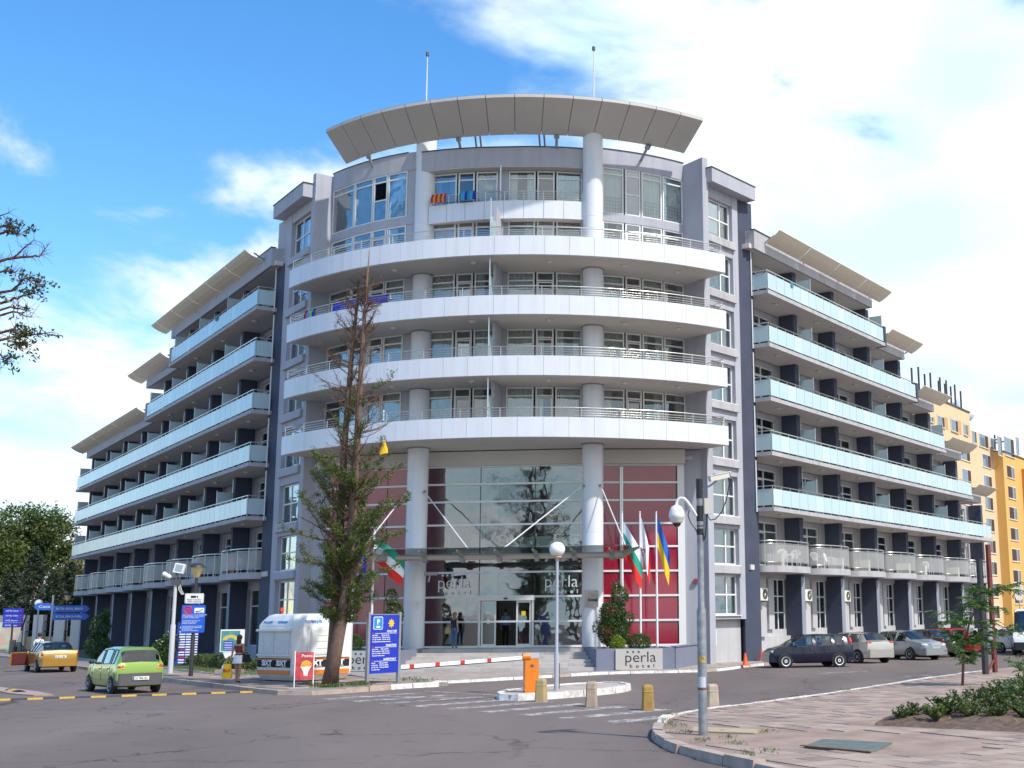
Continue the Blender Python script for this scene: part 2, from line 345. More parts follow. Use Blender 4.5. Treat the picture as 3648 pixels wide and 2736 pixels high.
def tiles(parent, inside, org, ang, nx, ny, sx, sy, z, gap=.014, mats=None, t=.03, lim=300, key=None):
    ca, sa = cos(ang), sin(ang); cells = []
    for i in range(nx):
        for j in range(ny):
            q = [(org[0] + ca * (sx * a) - sa * (sy * b), org[1] + sa * (sx * a) + ca * (sy * b)) for a, b in ((i + gap, j + gap), (i + 1 - gap, j + gap), (i + 1 - gap, j + 1 - gap), (i + gap, j + 1 - gap))]
            if all(inside(p) for p in q): cells.append(q)
    cells.sort(key=lambda q: hypot(q[0][0], q[0][1])); rest = MB()
    for n, q in enumerate(cells):
        zz = z + random.uniform(-.004, .006); dz = [random.uniform(-.003, .003) for _ in range(4)]
        P = [(*p, z - t) for p in q] + [(*p, zz + d) for p, d in zip(q, dz)]
        if n < lim: MB().hexa(P).build('paving_slab', random.choice(mats), parent)
        else: rest.hexa(P, random.randrange(len(mats)))
    if rest.v:
        o = rest.build('paving_slab', mats, parent); o['kind'] = 'stuff'
def poly_in(poly):
    def f(p):
        x, y = p; c = False; n = len(poly)
        for i in range(n):
            x1, y1 = poly[i]; x2, y2 = poly[(i + 1) % n]
            if (y1 > y) != (y2 > y) and x < (x2 - x1) * (y - y1) / (y2 - y1) + x1: c = not c
        return c
    return f
tiles(pavement_left, poly_in(inset_path(lp, .2, 1)[12:] + lback[1:] + [(-13.4, 50.0), (-17, 50.4), (-20.5, 55.0), (-22.5, 55.0)]), (-15.4, 36.6), radians(53.6), 40, 34, .6, .6, .142, mats=[PAVE, PAVE2, PAVE3], lim=240)
# lawn strip along the left wing
struct(MB().prism([(-15.6, 50.3), (-17.2, 50.7), (-25.2, 62.2), (-48, 94.8), (-55.6, 108.2), (-24.8, 64.4), (-19.7, 57.0)], .0, .15).build('lawn', GRASSM))
kerb_run([(-15.6, 50.2), (-17.3, 50.55), (-25.4, 62.1), (-40, 83.2)], pavement_left, M('edging_stone', (.45, .41, .38), .85, var=.2, scale=3), 1.0, side=1, h=.19, w=.1)

# hotel forecourt: a low pavement running from the steps along the right wing
fk = smooth_path([(-21, 56.2), (-16.2, 50.2), (-12.3, 46.9), (-9.7, 45.15), (-8.03, 45.74), (-5.36, 48.4), (-2.44, 51.6), (-.4, 52.3), (1.66, 52.95), (2.7, 54.6), (3.5, 56.9), (4.3, 58.6), (5.4, 60.0)], 4)
dRv = (sin(radians(32.4)), cos(radians(32.4)))
fend = [(5.4 + dRv[0] * s, 60.0 + dRv[1] * s) for s in (12, 24, 40)]
fore = fk[12:] + fend
forecourt = struct(MB().prism(inset_path(fore, .12, 1) + [(24.5, 97), (3.5, 64), (-2, 60), (-12, 60), (-16, 58)], -.05, .098).build('pavement', M('forecourt_bed', (.3, .28, .26), .9, var=.2)))
kerb_run(fore, forecourt, lambda i: KWHITE if i % 7 else KERB, 1.0, side=1, h=.11, w=.15)
tiles(forecourt, poly_in(inset_path(fore, .2, 1) + [(24.0, 97), (4.4, 64.5), (1.0, 60.6), (-2.4, 54.2), (-2.7, 52.95), (-11.3, 53.4), (-12.5, 53.5)]), (-14.0, 42.0), radians(4), 60, 60, .8, .8, .112, mats=[FORE, PAVE3, FORE], lim=160)

# traffic island with barrier and globe lamp
isl = smooth_path([(-4.86, 38.6), (-4.98, 37.2), (-4.67, 36.0), (-4.1, 35.85), (-3.15, 36.6), (-2.2, 37.75), (-1.45, 39.0), (-1.1, 40.6), (-1.35, 41.8), (-1.9, 42.25), (-2.6, 42.2), (-3.6, 41.0), (-4.86, 38.6)], 3)
island = struct(MB().prism(inset_path(isl, .16, 1), -.05, .16).build('traffic_island', M('island_bed', (.42, .36, .31), .9, var=.3, scale=3, bump=.4)))
kerb_run(isl, island, lambda i: KWHITE, .8, side=1, h=.19, w=.18)

# right pavement in the foreground
rfar = [(40, 92), (12.46, 49.65), (7.04, 40.53), (3.59, 34.57), (1.95, 32.2), (.97, 30.75), (.45, 29.75), (.12, 28.95), (-.14, 27.8), (-.26, 26.2), (-.3, 24.6), (-.2, 23.5), (-.05, 22.7), (.3, 21.4), (.75, 20.3), (1.2, 19.3), (3.6, 14.2), (8, 5)]
rp_ = smooth_path(rfar, 4)
rpoly = inset_path(rp_, .2, 1) + [(60, 5), (60, 92)]
pavement_right = struct(MB().prism(rpoly, -.05, .118).build('pavement', M('worn_concrete', (.31, .22, .175), .92, var=.3, scale=1.2, bump=.5, bscale=14)))
kerb_run(rp_[4:29], pavement_right, lambda i: KWHITE, 1.0, side=1, h=.13, w=.15)
kerb_run(rp_[28:44], pavement_right, lambda i: KWHITE if i < 3 else KERB, .85, side=1, h=.16, w=.22, jit=.025)
kerb_run(rp_[43:70], pavement_right, KERB, .95, side=1, h=.16, w=.24, jit=.03)
inr = poly_in(inset_path(rp_, .26, 1) + [(60, 5), (60, 92)])
bare = poly_in([(.2, 26.2), (.6, 22.6), (4.6, 20.2), (5.4, 22.9), (2.2, 24.6)])
bed = poly_in([(4.1, 25.5), (5.6, 28.2), (7.6, 31.5), (16, 40), (30, 40), (30, 22), (7.2, 23.2)])
tiles(pavement_right, lambda p: inr(p) and not bare(p) and not bed(p) and p[1] > 17, (-2.0, 12.0), radians(32), 60, 72, .5, .5, .133, mats=[PAVE, PAVE2, PAVE3, PAVE], lim=300, t=.025)
planting_bed = struct(MB().grid(lambda u, v: ((lambda x, y: (x, y, .115 + min(1, max(0, min(u, 1 - u, v, 1 - v) * 14)) * (.13 + .06 * sin(x * 3.1) * cos(y * 2.7) + random.uniform(-.02, .03))))(4.15 + (1.5 + 10 * v) * v + (3.0 + 12 * v) * u + .0, 25.5 - 2.2 * u + 10.5 * v)), 40, 40).build('planting_bed', SOIL))
# cover plates
mp_ = MB().prism([(2.29, 21.42), (2.75, 22.58), (3.85, 21.85), (3.25, 20.4)], .12, .15); pl = mp_.build('manhole_cover', M('steel_plate', (.15, .18, .165), .55, .3, var=.3, scale=4, bump=.6, bscale=60)); tag(pl, 'square grey green steel cover plate lying in the pavement', 'manhole cover')
MB().prism([(2.22, 21.42), (3.22, 20.33), (3.26, 20.4), (2.29, 21.5)], .15, .165).build('rusty_edge', M('rust', (.2, .1, .06), .8, var=.4, scale=9), pl)
pl2 = MB().prism([(.42, 24.5), (.55, 25.4), (1.9, 24.6), (1.65, 23.9)], .125, .146).build('access_cover', M('tan_plate', (.42, .34, .22), .7, var=.15, scale=5)); tag(pl2, 'tan access plate in the pavement beside the camera mast', 'manhole cover')
MB().box(1.02, 1.1, 24.53, 24.57, .146, .15).build('lifting_slot', M('black_rubber', (.02, .02, .02), .8), pl2)
# zebra crossing and other road paint
zn = 0
for k in range(9):
    t = k / 8; cx, cy = -8.85 + 8.75 * t, 38.75 - 9.15 * t
    u = (.665, .747); v = (.69, -.72); L_ = 1.75; w_ = .27
    q = [(cx + u[0] * a * L_ + v[0] * b * w_, cy + u[1] * a * L_ + v[1] * b * w_) for a, b in ((-1, -1), (1, -1), (1, 1), (-1, 1))]
    o = MB().grid(lambda a, b: (q[0][0] + (q[1][0] - q[0][0]) * a + (q[3][0] - q[0][0]) * b, q[0][1] + (q[1][1] - q[0][1]) * a + (q[3][1] - q[0][1]) * b, .0105), 4, 1).build('zebra_stripe', PAINT)
    struct(o)
def stripe(a, b, w, z=.0105):
    dx, dy = b[0] - a[0], b[1] - a[1]; l = hypot(dx, dy); nx, ny = -dy / l * w / 2, dx / l * w / 2
    struct(MB().add([(a[0] - nx, a[1] - ny, z), (b[0] - nx, b[1] - ny, z), (b[0] + nx, b[1] + ny, z), (a[0] + nx, a[1] + ny, z)], [(0, 1, 2, 3)]).build('painted_line', PAINT))
stripe((-10.2, 39.0), (-4.9, 37.0), .22, .0145); stripe((-7.9, 41.2), (-4.9, 38.2), .15, .0145)
for s0 in (7, 12, 17, 22, 27): stripe((7.6 + dRv[0] * s0 * .9 + .9, 56.2 + dRv[1] * s0 * .9), (9.6 + dRv[0] * s0 * .9 + .9, 57.4 + dRv[1] * s0 * .9), .1)
stripe((6, 50.5), (8.2, 52), .3); stripe((8.6, 47), (10.4, 48.5), .25)
# speed bump
bump = thing('speed_bump', 'low rubber speed bump of black and yellow segments across the road', 'speed bump', (-17.3, 40.2, 0), world=True)
YB = M('bump_yellow', (.55, .33, .04), .7, var=.25, scale=8, bump=.3); BB = M('bump_black', (.05, .045, .05), .8, var=.3, scale=8, bump=.3)
A, B = Vector((-24.0, 36.9, 0)), Vector((-13.5, 41.5, 0)); n = 26
ud = (B - A).normalized(); vd = Vector((-ud.y, ud.x, 0))
for i in range(n):
    p0 = A + (B - A) * (i / n) + ud * .006; p1 = A + (B - A) * ((i + 1) / n) - ud * .006
    MB().grid(lambda u, v: tuple(p0 + (p1 - p0) * u + vd * (v - .5) * .36 + Vector((0, 0, .0 + .055 * sin(pi * v) ** .8))), 1, 6).build('yellow_segment' if i % 2 else 'black_segment', YB if i % 2 else BB, bump)
med = struct(MB().prism([(-24.0, 45.7), (-21.07, 42.55), (-19.6, 40.6), (-20.2, 40.5), (-21.5, 41.6), (-26.0, 47.4), (-27.0, 50)], -.02, .05).build('median_strip', PAVE3))
sb = thing('rubber_wheel_stop', 'short black and yellow rubber hump on the median slab', 'speed bump', (-22.1, 43.0, .05), radians(128))
MB().grid(lambda u, v: (-.9 + .5 * u, (v - .5) * .36, .055 * sin(pi * v)), 2, 6).build('black_segment', BB, sb)
MB().grid(lambda u, v: (-.4 + .8 * u, (v - .5) * .36, .055 * sin(pi * v)), 2, 6).build('yellow_segment', YB, sb)
MB().grid(lambda u, v: (.4 + .4 * u, (v - .5) * .36, .055 * sin(pi * v)), 2, 6).build('black_segment', BB, sb)
# ================================================================ the hotel
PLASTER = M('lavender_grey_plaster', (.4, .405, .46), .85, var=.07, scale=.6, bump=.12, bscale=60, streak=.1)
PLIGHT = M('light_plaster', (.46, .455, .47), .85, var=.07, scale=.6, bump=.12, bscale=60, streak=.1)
NAVY = M('slate_blue_plaster', (.052, .062, .1), .8, var=.18, scale=.9, bump=.15, bscale=70)
PSTRIP = M('blue_grey_plaster', (.24, .26, .32), .85, var=.08, scale=.8, bump=.12, bscale=60)
SOFF = M('soffit_paint', (.58, .55, .51), .85, var=.05, scale=.5)
SLAB = M('slab_paint', (.43, .42, .44), .85, var=.12, scale=.9, bump=.08, streak=.16)
WHITEP = M('white_composite_panel', (.68, .7, .755), .38, var=.03, scale=.4, streak=.07)
COLM = M('column_cladding', (.68, .695, .74), .4, var=.05, scale=.5, streak=.07)
PVC = M('white_window_frame', (.7, .7, .69), .4)
STEEL = M('brushed_steel', (.62, .6, .57), .3, .9)
STEELD = M('grey_metal', (.3, .3, .31), .45, .6)
FROST = M('frosted_glass_panel', (.43, .565, .6), .22, spec=.6, var=.04, scale=.25)
FROST2 = M('frosted_glass_bright', (.5, .63, .65), .22, spec=.6)
MESHP = M('perforated_sheet', (.5, .5, .5), .5, .2, var=.2, scale=3)
PANE = glass_mat('window_glass', (.84, .88, .88), .07)
PANE2 = glass_mat('window_glass_blue', (.6, .68, .72), .2)
LOBG = glass_mat('lobby_glass', (.74, .81, .81), .13, graze=.75)
REDG = M('red_glass', (.3, .01, .035), .06, spec=.7, coat=.5, var=.25, scale=.5)
CANG = glass_mat('canopy_glass', (.72, .82, .8), .12)
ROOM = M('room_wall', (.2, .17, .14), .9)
CURT = [M('curtain_cream', (.72, .69, .6), .9), M('curtain_white', (.82, .84, .84), .9), M('curtain_beige', (.55, .5, .4), .9)]
SHADE = M('sunshade_panel', (.76, .68, .55), .5, var=.05, scale=.6)
DARKR = M('flashing', (.06, .07, .08), .5)
hotel = thing('hotel_building', 'large grey and white hotel with curved balconies, red glass lobby and two long wings', 'hotel', (-6.8, 60, 0), world=True)
CC = (-6.78, 70.05)
def PC(r, ph):
    if callable(r): r = r(ph)
    a = radians(ph); return (CC[0] + r * sin(a), CC[1] - r * cos(a))
def arc(r, p0, p1, n): return [PC(r(p0 + (p1 - p0) * i / n) if callable(r) else r, p0 + (p1 - p0) * i / n) for i in range(n + 1)]
def RWp(ph): return 12.72 + max(0, -4 - ph) * .0195          # the window wall swings out towards the lawn side
def RWo(o): return lambda ph: RWp(ph) + o
def ring(b, r0, r1, p0, p1, z0, z1, n=24, k=None):
    b.prism(arc(r1, p0, p1, n) + arc(r0, p1, p0, n), z0, z1, k); return b
_curt = {}
def curtain_mesh(kind, mat):
    key = (kind, mat.name)
    if key not in _curt:
        n = 36; b = MB()
        spans = {'full': [(0, 1)], 'sides': [(0, .3), (.7, 1)], 'left': [(0, .45)], 'right': [(.6, 1)]}[kind]
        for u0, u1 in spans:
            m = int(n * (u1 - u0)); b.grid(lambda u, v: (u0 + (u1 - u0) * u + .006 * sin(u * 9 + v * 3), .05 * sin((u0 + (u1 - u0) * u) * 62) + .02 * sin((u0 + u * (u1 - u0)) * 23), v), m, 2)
        _curt[key] = b.mesh('curtain', mat, True)
    return _curt[key]
def window(a, b, z0, z1, zs=(), us=(), inset=.0, fw=.06, parent=None, pane=None, curt='full', cm=None, name='window', fd=.07, sash=None, mat=None):
    """framed window from a to b (left to right seen from outside): frame, one pane per light, a curtain"""
    parent = parent or hotel; pane = pane or PANE
    dx, dy = b[0] - a[0], b[1] - a[1]; l = hypot(dx, dy); ang = atan2(dy, dx)
    o = Vector((a[0] - dy / l * 0 + dy / l * -inset * -1 * -1, a[1], 0)); o = Vector((a[0] - (dy / l) * inset, a[1] + (dx / l) * inset, 0))
    f = MB(); ub = [0] + list(us) + [1]; zb = [z0] + list(zs) + [z1]
    f.box(0, l, 0, fd, z1 - fw, z1); f.box(0, l, 0, fd, z0, z0 + fw); f.box(0, fw, .002, fd, z0 + fw, z1 - fw); f.box(l - fw, l, .002, fd, z0 + fw, z1 - fw)
    for u in us: f.box(u * l - fw * .6, u * l + fw * .6, .001, fd, z0 + fw, z1 - fw)
    for z in zs:
        for u0, u1 in zip(ub, ub[1:]): f.box(u0 * l + fw * .61, u1 * l - fw * .61, .004, fd, z - fw * .5, z + fw * .5)
    if sash is not None:
        u0, u1, s0, s1 = sash
        x0, x1 = u0 * l + fw * .8, u1 * l - fw * .8
        f.box(x0, x0 + .05, -.03, .0, s0, s1); f.box(x1 - .05, x1, -.03, .0, s0, s1); f.box(x0 + .05, x1 - .05, -.03, 0, s0, s0 + .05); f.box(x0 + .05, x1 - .05, -.03, 0, s1 - .05, s1)
    T = Matrix.Translation(o) @ Matrix.Rotation(ang, 4, 'Z')
    me = f.mesh(name, mat or PVC); me.transform(T); fr = put(name, me, parent)
    for i in range(len(ub) - 1):
        for j in range(len(zb) - 1):
            cube('pane', ub[i] * l + fw * .5, ub[i + 1] * l - fw * .5, .03, .042, zb[j] + fw * .4, zb[j + 1] - fw * .4, pane, fr, ang, o)
    if curt:
        cm = cm or random.choice(CURT[:2]); g = .06
        put('curtain', curtain_mesh(curt, cm), fr, T @ Matrix.Translation((g, .2, z0 + .06)) @ Matrix.Diagonal((l - 2 * g, 1, z1 - z0 - .1, 1)))
    return fr
def rail(path, z, parent, r=.022, name='handrail', n=6, mat=None): return MB().tube([(p[0], p[1], z) for p in path], r, n).build(name, mat or STEEL, parent, 60)

# ---- tower -------------------------------------------------------------------------------------
S = [7.45, 10.25, 13.05, 15.87, 18.68, 21.1]
PH0, PH1 = -49.3, 38.6
RB, RW = 15.72, 12.75
body = MB()
ring(body, 4.0, RWo(-.28), -62, 50, 25.0, 25.12, 30)
body.build('roof_deck', SOFF, hotel)
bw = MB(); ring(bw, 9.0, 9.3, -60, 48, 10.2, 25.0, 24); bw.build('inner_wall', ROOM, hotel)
for k in range(4):
    z = S[k + 1]
    sl_ = MB(); ring(sl_, 9.0, RB - .06, PH0 + .05, PH1 - .05, z, z + .24, 30)
    bal = sl_.build('balcony_slab', SOFF, hotel)
    nP = 21
    for i in range(nP):
        a0 = PH0 + (PH1 - PH0) * i / nP + .02; a1 = PH0 + (PH1 - PH0) * (i + 1) / nP - .02
        b = MB(); ring(b, RB - .05, RB, a0, a1, z - .02, z + .88, 2); b.build('parapet_panel', WHITEP, bal)
    bk = MB(); ring(bk, RB - .1, RB - .056, PH0, PH1, z + .0, z + .86, 40); bk.build('panel_backing', WHITEP, bal)
    e = MB()
    for ph, rr in ((PH0 - .12, 14.2), (PH1 + .12, 14.05)):
        p, q = PC(rr, ph), PC(RB - .02, ph)
        e.wall(p, q, -.03, .03, z - .02, z + .88)
    e.build('end_panel', WHITEP, bal)
    ls = MB(); ring(ls, RB - .16, RB - .055, PH0, PH1, z - .03, z - .001, 40); ls.build('edge_trim', WHITEP, bal)
    for hz, r in ((1.32, .026), (1.19, .012), (1.08, .012), (.98, .012)): rail(arc(RB - .1, PH0 + .6, PH1 - .5, 60), z + hz, bal, r)
    for i in range(14):
        p = PC(RB - .1, PH0 + .6 + (PH1 - PH0 - 1.1) * i / 13); MB().tube([(*p, z + .86), (*p, z + 1.31)], .02, 6).build('rail_post', STEEL, bal)
    for ph in (PH0 + .4, PH1 - .3):
        for hz in (1.32, 1.15, 1.0): rail([PC(RB - .1, ph), PC(14.3, ph)], z + hz, bal, .018)
    for ph in (-24, -8, 6, 20, 31):
        p = PC(14.6, ph); MB().lathe([(.02, -.0), (.16, -.0), (.17, -.03), (.1, -.1), (.02, -.13)], (*p, z), 12).build('ceiling_lamp', M('lamp_glass', (.6, .58, .54), .4), hotel, True) if k else None
# window columns per floor
COLS = [(-49.0, -41.2), (-41.0, -35.4), (-35.2, -31.4), (-31.2, -26.2), (-19.9, -14.5), (-14.1, -10.5), (-10.1, -5.4), (-3.0, 2.9), (3.3, 7.1), (7.5, 13.2), (17.8, 22.7), (23.1, 26.8), (27.1, 32.3), (32.6, 38.2)]
DOORS = {2, 5, 8, 11}
for k in range(4):
    z0, z1 = S[k + 1] + .26, (S[k + 2] - .01 if k < 3 else 21.4)
    for i, (p0, p1) in enumerate(COLS):
        a, b = PC(RWp(p0), p0), PC(RWp(p1), p1)
        kind = random.choice(['full', 'full', 'sides', 'full', 'left', 'right'])
        if i in DOORS: window(a, b, z0, z1, zs=(z1 - .42,), curt=random.choice([None, 'left', None]), pane=random.choice([PANE, PANE2]), sash=(0, 1, z0 + .1, z1 - .5), fw=.075)
        else: window(a, b, z0, z1, zs=(z1 - .42,), curt=kind, pane=PANE, fw=.075)
    for p0, p1 in ((-54, -49.1), (-26.1, -20.0), (-5.3, -3.1), (13.3, 17.7), (38.3, 44)): ring(MB(), RWo(-.3), RWo(-.02), p0, p1, z0 - .02, z1, 4).build('wall_pier', PLASTER, hotel)
    # room divider between the two middle rooms
    p, q = PC(RWp(-4.2), -4.2), PC(RB - 1.3, -4.2); MB().wall(p, q, -.06, .06, z0, z1 - .02).build('room_divider', PLASTER, hotel)
    q2 = PC(RB - .3, -4.2); MB().tube([(*q2, z0 + .6), (*q2, z1 + (.0 if k < 3 else .1) - .02)], .035, 8).build('divider_pole', STEEL, hotel)
    for ph in (-4.3,):
        MB().wall(q, PC(RB - .35, -4.2), -.01, .01, z0 + .1, z0 + 1.7).build('divider_glass', FROST, hotel)
# top floor
for lo, hi in ((COLS[:4], 'L'), (COLS[10:], 'R')):
    for i, (p0, p1) in enumerate(lo):
        a, b = PC(RWp(p0), p0), PC(RWp(p1), p1); door = (i == 2 if hi == 'L' else i == 1)
        window(a, b, 21.82, 24.2, zs=((23.85,) if not door else (23.85, 22.9)), curt=None if door else 'full', cm=CURT[1], pane=PANE2 if door else PANE, fw=.07)
        if not door:
            g = MB()
            for h in range(5): g.tube([(*PC(RWp(p0 + .5) + -.1, p0 + .5), 21.95 + h * .18), (*PC(RWp(p1 - .5) + -.1, p1 - .5), 21.95 + h * .18)], .009, 4)
            for h in range(7): q = PC(RWo(-.1), p0 + .5 + (p1 - p0 - 1) * h / 6); g.tube([(*q, 21.9), (*q, 22.72)], .009, 4)
            g.build('window_guard', STEELD, hotel)
for i in range(4, 10):
    p0, p1 = COLS[i]; door = i in DOORS
    window(PC(RWp(p0), p0), PC(RWp(p1), p1), 21.6, 23.78, zs=(23.4,), curt=None if door else random.choice(['full', 'sides']), pane=PANE2 if i in (4, 9) else PANE, fw=.07)
tw = MB()
for p0, p1 in ((-49.0, -22.6), (16.8, 38.3)): ring(tw, RWo(-.3), RWo(.03), p0, p1, 21.4, 21.82, 10); ring(tw, RWo(-.3), RWo(.03), p0, p1, 24.2, 25.12, 10)
for p0, p1 in ((-56, -49.1), (-26.1, -20.0), (-5.3, -3.1), (13.3, 17.7), (38.3, 44)): ring(tw, RWo(-.3), RWo(-.02), p0, p1, 21.4 if p0 in (-56, 38.3) else 21.6, 24.2, 4)
ring(tw, RWo(-.2), RWo(-.05), -20, 13.3, 23.78, 23.9, 6)
tw.build('top_wall', PLASTER, hotel)
fl = MB(); ring(fl, RWo(-.34), RWo(.07), -49.2, -26, 25.12, 25.16, 10); ring(fl, RWo(-.34), RWo(.07), 17.6, 38.5, 25.12, 25.16, 10); ring(fl, RWo(-.34), RWo(.61), -21.3, 14.6, 24.8, 24.84, 14); fl.build('flashing', DARKR, hotel)
cp = MB(); ring(cp, RWo(-.3), RWo(.55), -21.3, 14.6, 23.85, 24.8, 14); cp.build('parapet', PLASTER, hotel)
cs = MB(); ring(cs, RWo(-.25), RWo(.53), -21, 14.5, 23.81, 23.847, 10); cs.build('parapet_soffit', SOFF, hotel)
b5 = MB(); ring(b5, 9.0, 13.42, -19.6, 12.9, 21.2, 21.5, 10); bal5 = b5.build('balcony_slab', SOFF, hotel)
for i in range(8):
    b = MB(); a0 = -19.6 + 32.5 * i / 8; ring(b, 13.44, 13.5, a0 + .04, a0 + 32.5 / 8 - .04, 21.12, 22.02, 2); b.build('parapet_panel', WHITEP, bal5)
for hz, r in ((22.5, .026), (22.37, .012), (22.25, .012), (22.14, .012)): rail(arc(13.42, -19.4, 12.8, 16), hz, bal5, r)
for i in range(9): p = PC(13.42, -19.2 + 31.9 * i / 8); MB().tube([(*p, 22.0), (*p, 22.5)], .02, 6).build('rail_post', STEEL, bal5)
p = PC(13.35, -4.2); MB().tube([(*p, 22.0), (*p, 23.85)], .04, 8).build('divider_pole', STEEL, hotel)
# two great columns with sheet joints
for cx_, cy_ in ((-11.6, 57.85), (-3.32, 57.05)):
    prof = []; zj = [.95, 3.0, 6.1, 9.1, 10.2, 13.05, 15.87, 18.7, 20.6, 21.2, 22.9, 24.0, 25.85]
    for z0, z1 in zip(zj, zj[1:]): prof += [(.485, z0 + .012), (.492, z0 + .02), (.492, z1 - .02), (.485, z1 - .012)]
    c_ = MB().lathe(prof, (cx_, cy_, 0), 36).build('column', COLM, hotel, 40)
    for z in S[1:5]: MB().lathe([(.5, z - .06), (.53, z - .055), (.53, z - .01), (.5, z - .005)], (cx_, cy_, 0), 30).build('collar', M('collar_grey', (.3, .29, .28), .6), c_, 40)  # grey collar round the column under each slab
# piers closing the balconies, and the bays beyond them
for ph, r1 in ((PH0 - .6, 14.55), (PH1 + .5, 14.25)):
    a, b = PC(RWp(ph) + -.3, ph), PC(r1, ph); MB().wall(a, b, -.18, .18, .1, 25.0).build('pier', PLASTER, hotel)
def bay(a, b, side):
    """flank wall between curved front and wing: a = end at the front, b = end at the wing; windows in every storey"""
    left, right = (b, a) if side < 0 else (a, b)
    l = hypot(right[0] - left[0], right[1] - left[1]); ux, uy = (right[0] - left[0]) / l, (right[1] - left[1]) / l
    def P(s): return (left[0] + ux * s, left[1] + uy * s)
    m0, m1 = (.8, l - .22) if side < 0 else (.25, l - .5)       # window span in the wall
    wm = MB()
    wm.wall(P(0), P(m0), -.5, 0, 2.15, 23.72); wm.wall(P(m1), P(l), -.5, 0, 2.15, 23.72)
    zz_ = [2.15, 2.45]; z = 2.45; spans = []
    for fz in (2.35, 4.75, 7.12, 9.93, 12.75, 15.57, 18.39, 21.2):
        spans.append((fz, fz + (1.9 if fz < 3 else (1.75 if fz < 5 else 1.97))))
    prev = 2.15
    for s0, s1 in spans:
        wm.wall(P(m0), P(m1), -.5, -.02 if prev > 2.2 else 0, prev, s0); prev = s1
    wm.wall(P(m0), P(m1), -.5, -.02, prev, 23.72)
    wm.build('bay_wall', PLASTER, hotel)
    e0, e1 = (.62, .1) if side < 0 else (.1, .85)
    MB().wall(P(-e0), P(l + e1), -.5, .58, 23.72, 24.45).build('bay_parapet', PLASTER, hotel)
    MB().wall(P(-e0 - .05), P(l + e1 + .05), -.5, .62, 24.45, 24.49).build('flashing', DARKR, hotel)
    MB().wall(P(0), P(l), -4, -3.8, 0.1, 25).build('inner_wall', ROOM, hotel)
    for i, (s0, s1) in enumerate(spans):
        us = (.42,) if side < 0 else (.62,)
        window(P(m0), P(m1), s0, s1, zs=((s0 + s1) / 2 + .02,), us=us, inset=.22, curt=random.choice(['sides', 'full', 'right']) if side > 0 else random.choice([None, 'left', 'right']), cm=random.choice(CURT), pane=PANE if side > 0 else PANE2, fw=.075)
        MB().wall(P(m0 - .05), P(m1 + .05), -.2, .09, s0 - .05, s0 - .003).build('window_sill', M('sill_paint', (.62, .62, .64), .6), hotel)
        if i > 0: MB().wall(P(m0 - .12), P(m1 + .12), -.1, .16, s0 - .42, s0 - .055).build('spandrel_band', SLAB if side > 0 else PLASTER, hotel)
    for z in (2.15, 4.7, 7.45, 10.25, 13.05, 15.87, 18.68, 21.5): MB().wall(P(.05), P(l - .05), -3.8, -.505, z - .1, z + .1).build('floor_slab', SOFF, hotel)
    # recessed ground floor
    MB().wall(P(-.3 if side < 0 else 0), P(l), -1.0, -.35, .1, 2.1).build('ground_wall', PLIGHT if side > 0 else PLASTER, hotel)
    return P, l
PbR, lR = bay((2.15, 59.25), (3.95, 61.58), 1)
PbL, lL = bay((-18.0, 60.85), (-20.25, 63.93), -1)
v = MB()
for i in range(7): v.box(.0, .62, -.02, .02, i * .09, i * .09 + .055)
v.box(-.05, 0, -.03, .02, -.05, .68); v.box(.62, .67, -.03, .02, -.05, .68); v.box(0, .62, -.03, .02, .62, .68); v.box(0, .62, -.03, .02, -.05, -.005)
me = v.mesh('wall_vent', PVC); me.transform(Matrix.Translation((*PbR(.15), 1.0)) @ Matrix.Rotation(atan2(62.3 - 59.25, 4.5 - 2.15), 4, 'Z') @ Matrix.Translation((0, .33, 0))); put('wall_vent', me, hotel)
# curved wing canopy over the roof
inn = [ZM(1000, 300, .40687)(*p) for p in ((550, 693), (800, 620), (1050, 552), (1350, 500), (1660, 465), (2110, 440))] + [ZM(1800, 300, .40687)(*p) for p in ((370, 440), (690, 455), (1030, 490), (1390, 565), (1555, 612))]
out_ = [ZM(1000, 300, .40687)(*p) for p in ((378, 418), (710, 302), (1140, 200), (1620, 138), (2105, 112))] + [ZM(1800, 300, .40687)(*p) for p in ((380, 108), (880, 143), (1340, 220), (1545, 270), (1725, 327))]
def fit_arc(pix, z):
    Q = np.array([onz(*p, z)[:2] for p in pix]); A_ = np.c_[2 * Q, np.ones(len(Q))]; b_ = (Q ** 2).sum(1); c = np.linalg.lstsq(A_, b_, rcond=None)[0]; r = sqrt(c[2] + c[0] ** 2 + c[1] ** 2)
    a = np.arctan2(Q[:, 0] - c[0], c[1] - Q[:, 1]); return c, r, a.min(), a.max()
ci, ri, ai0, ai1 = fit_arc(inn, 25.3); co_, ro, ao0, ao1 = fit_arc(out_, 26.1)
def cpt(u, v, dz=0):
    ai = ai0 + (ai1 - ai0) * u; ao = ao0 + (ao1 - ao0) * u
    a = (ci[0] + ri * sin(ai), ci[1] - ri * cos(ai), 25.3); b = (co_[0] + ro * sin(ao), co_[1] - ro * cos(ao), 26.1)
    return (a[0] + (b[0] - a[0]) * v, a[1] + (b[1] - a[1]) * v, a[2] + (b[2] - a[2]) * v + dz)
CANP = M('canopy_panel', (.5, .48, .45), .5, var=.05, scale=.5)
wing_c = MB().grid(lambda u, v: cpt(u, v, .16), 26, 1).build('roof_canopy', M('canopy_top', (.5, .5, .5), .5), hotel)
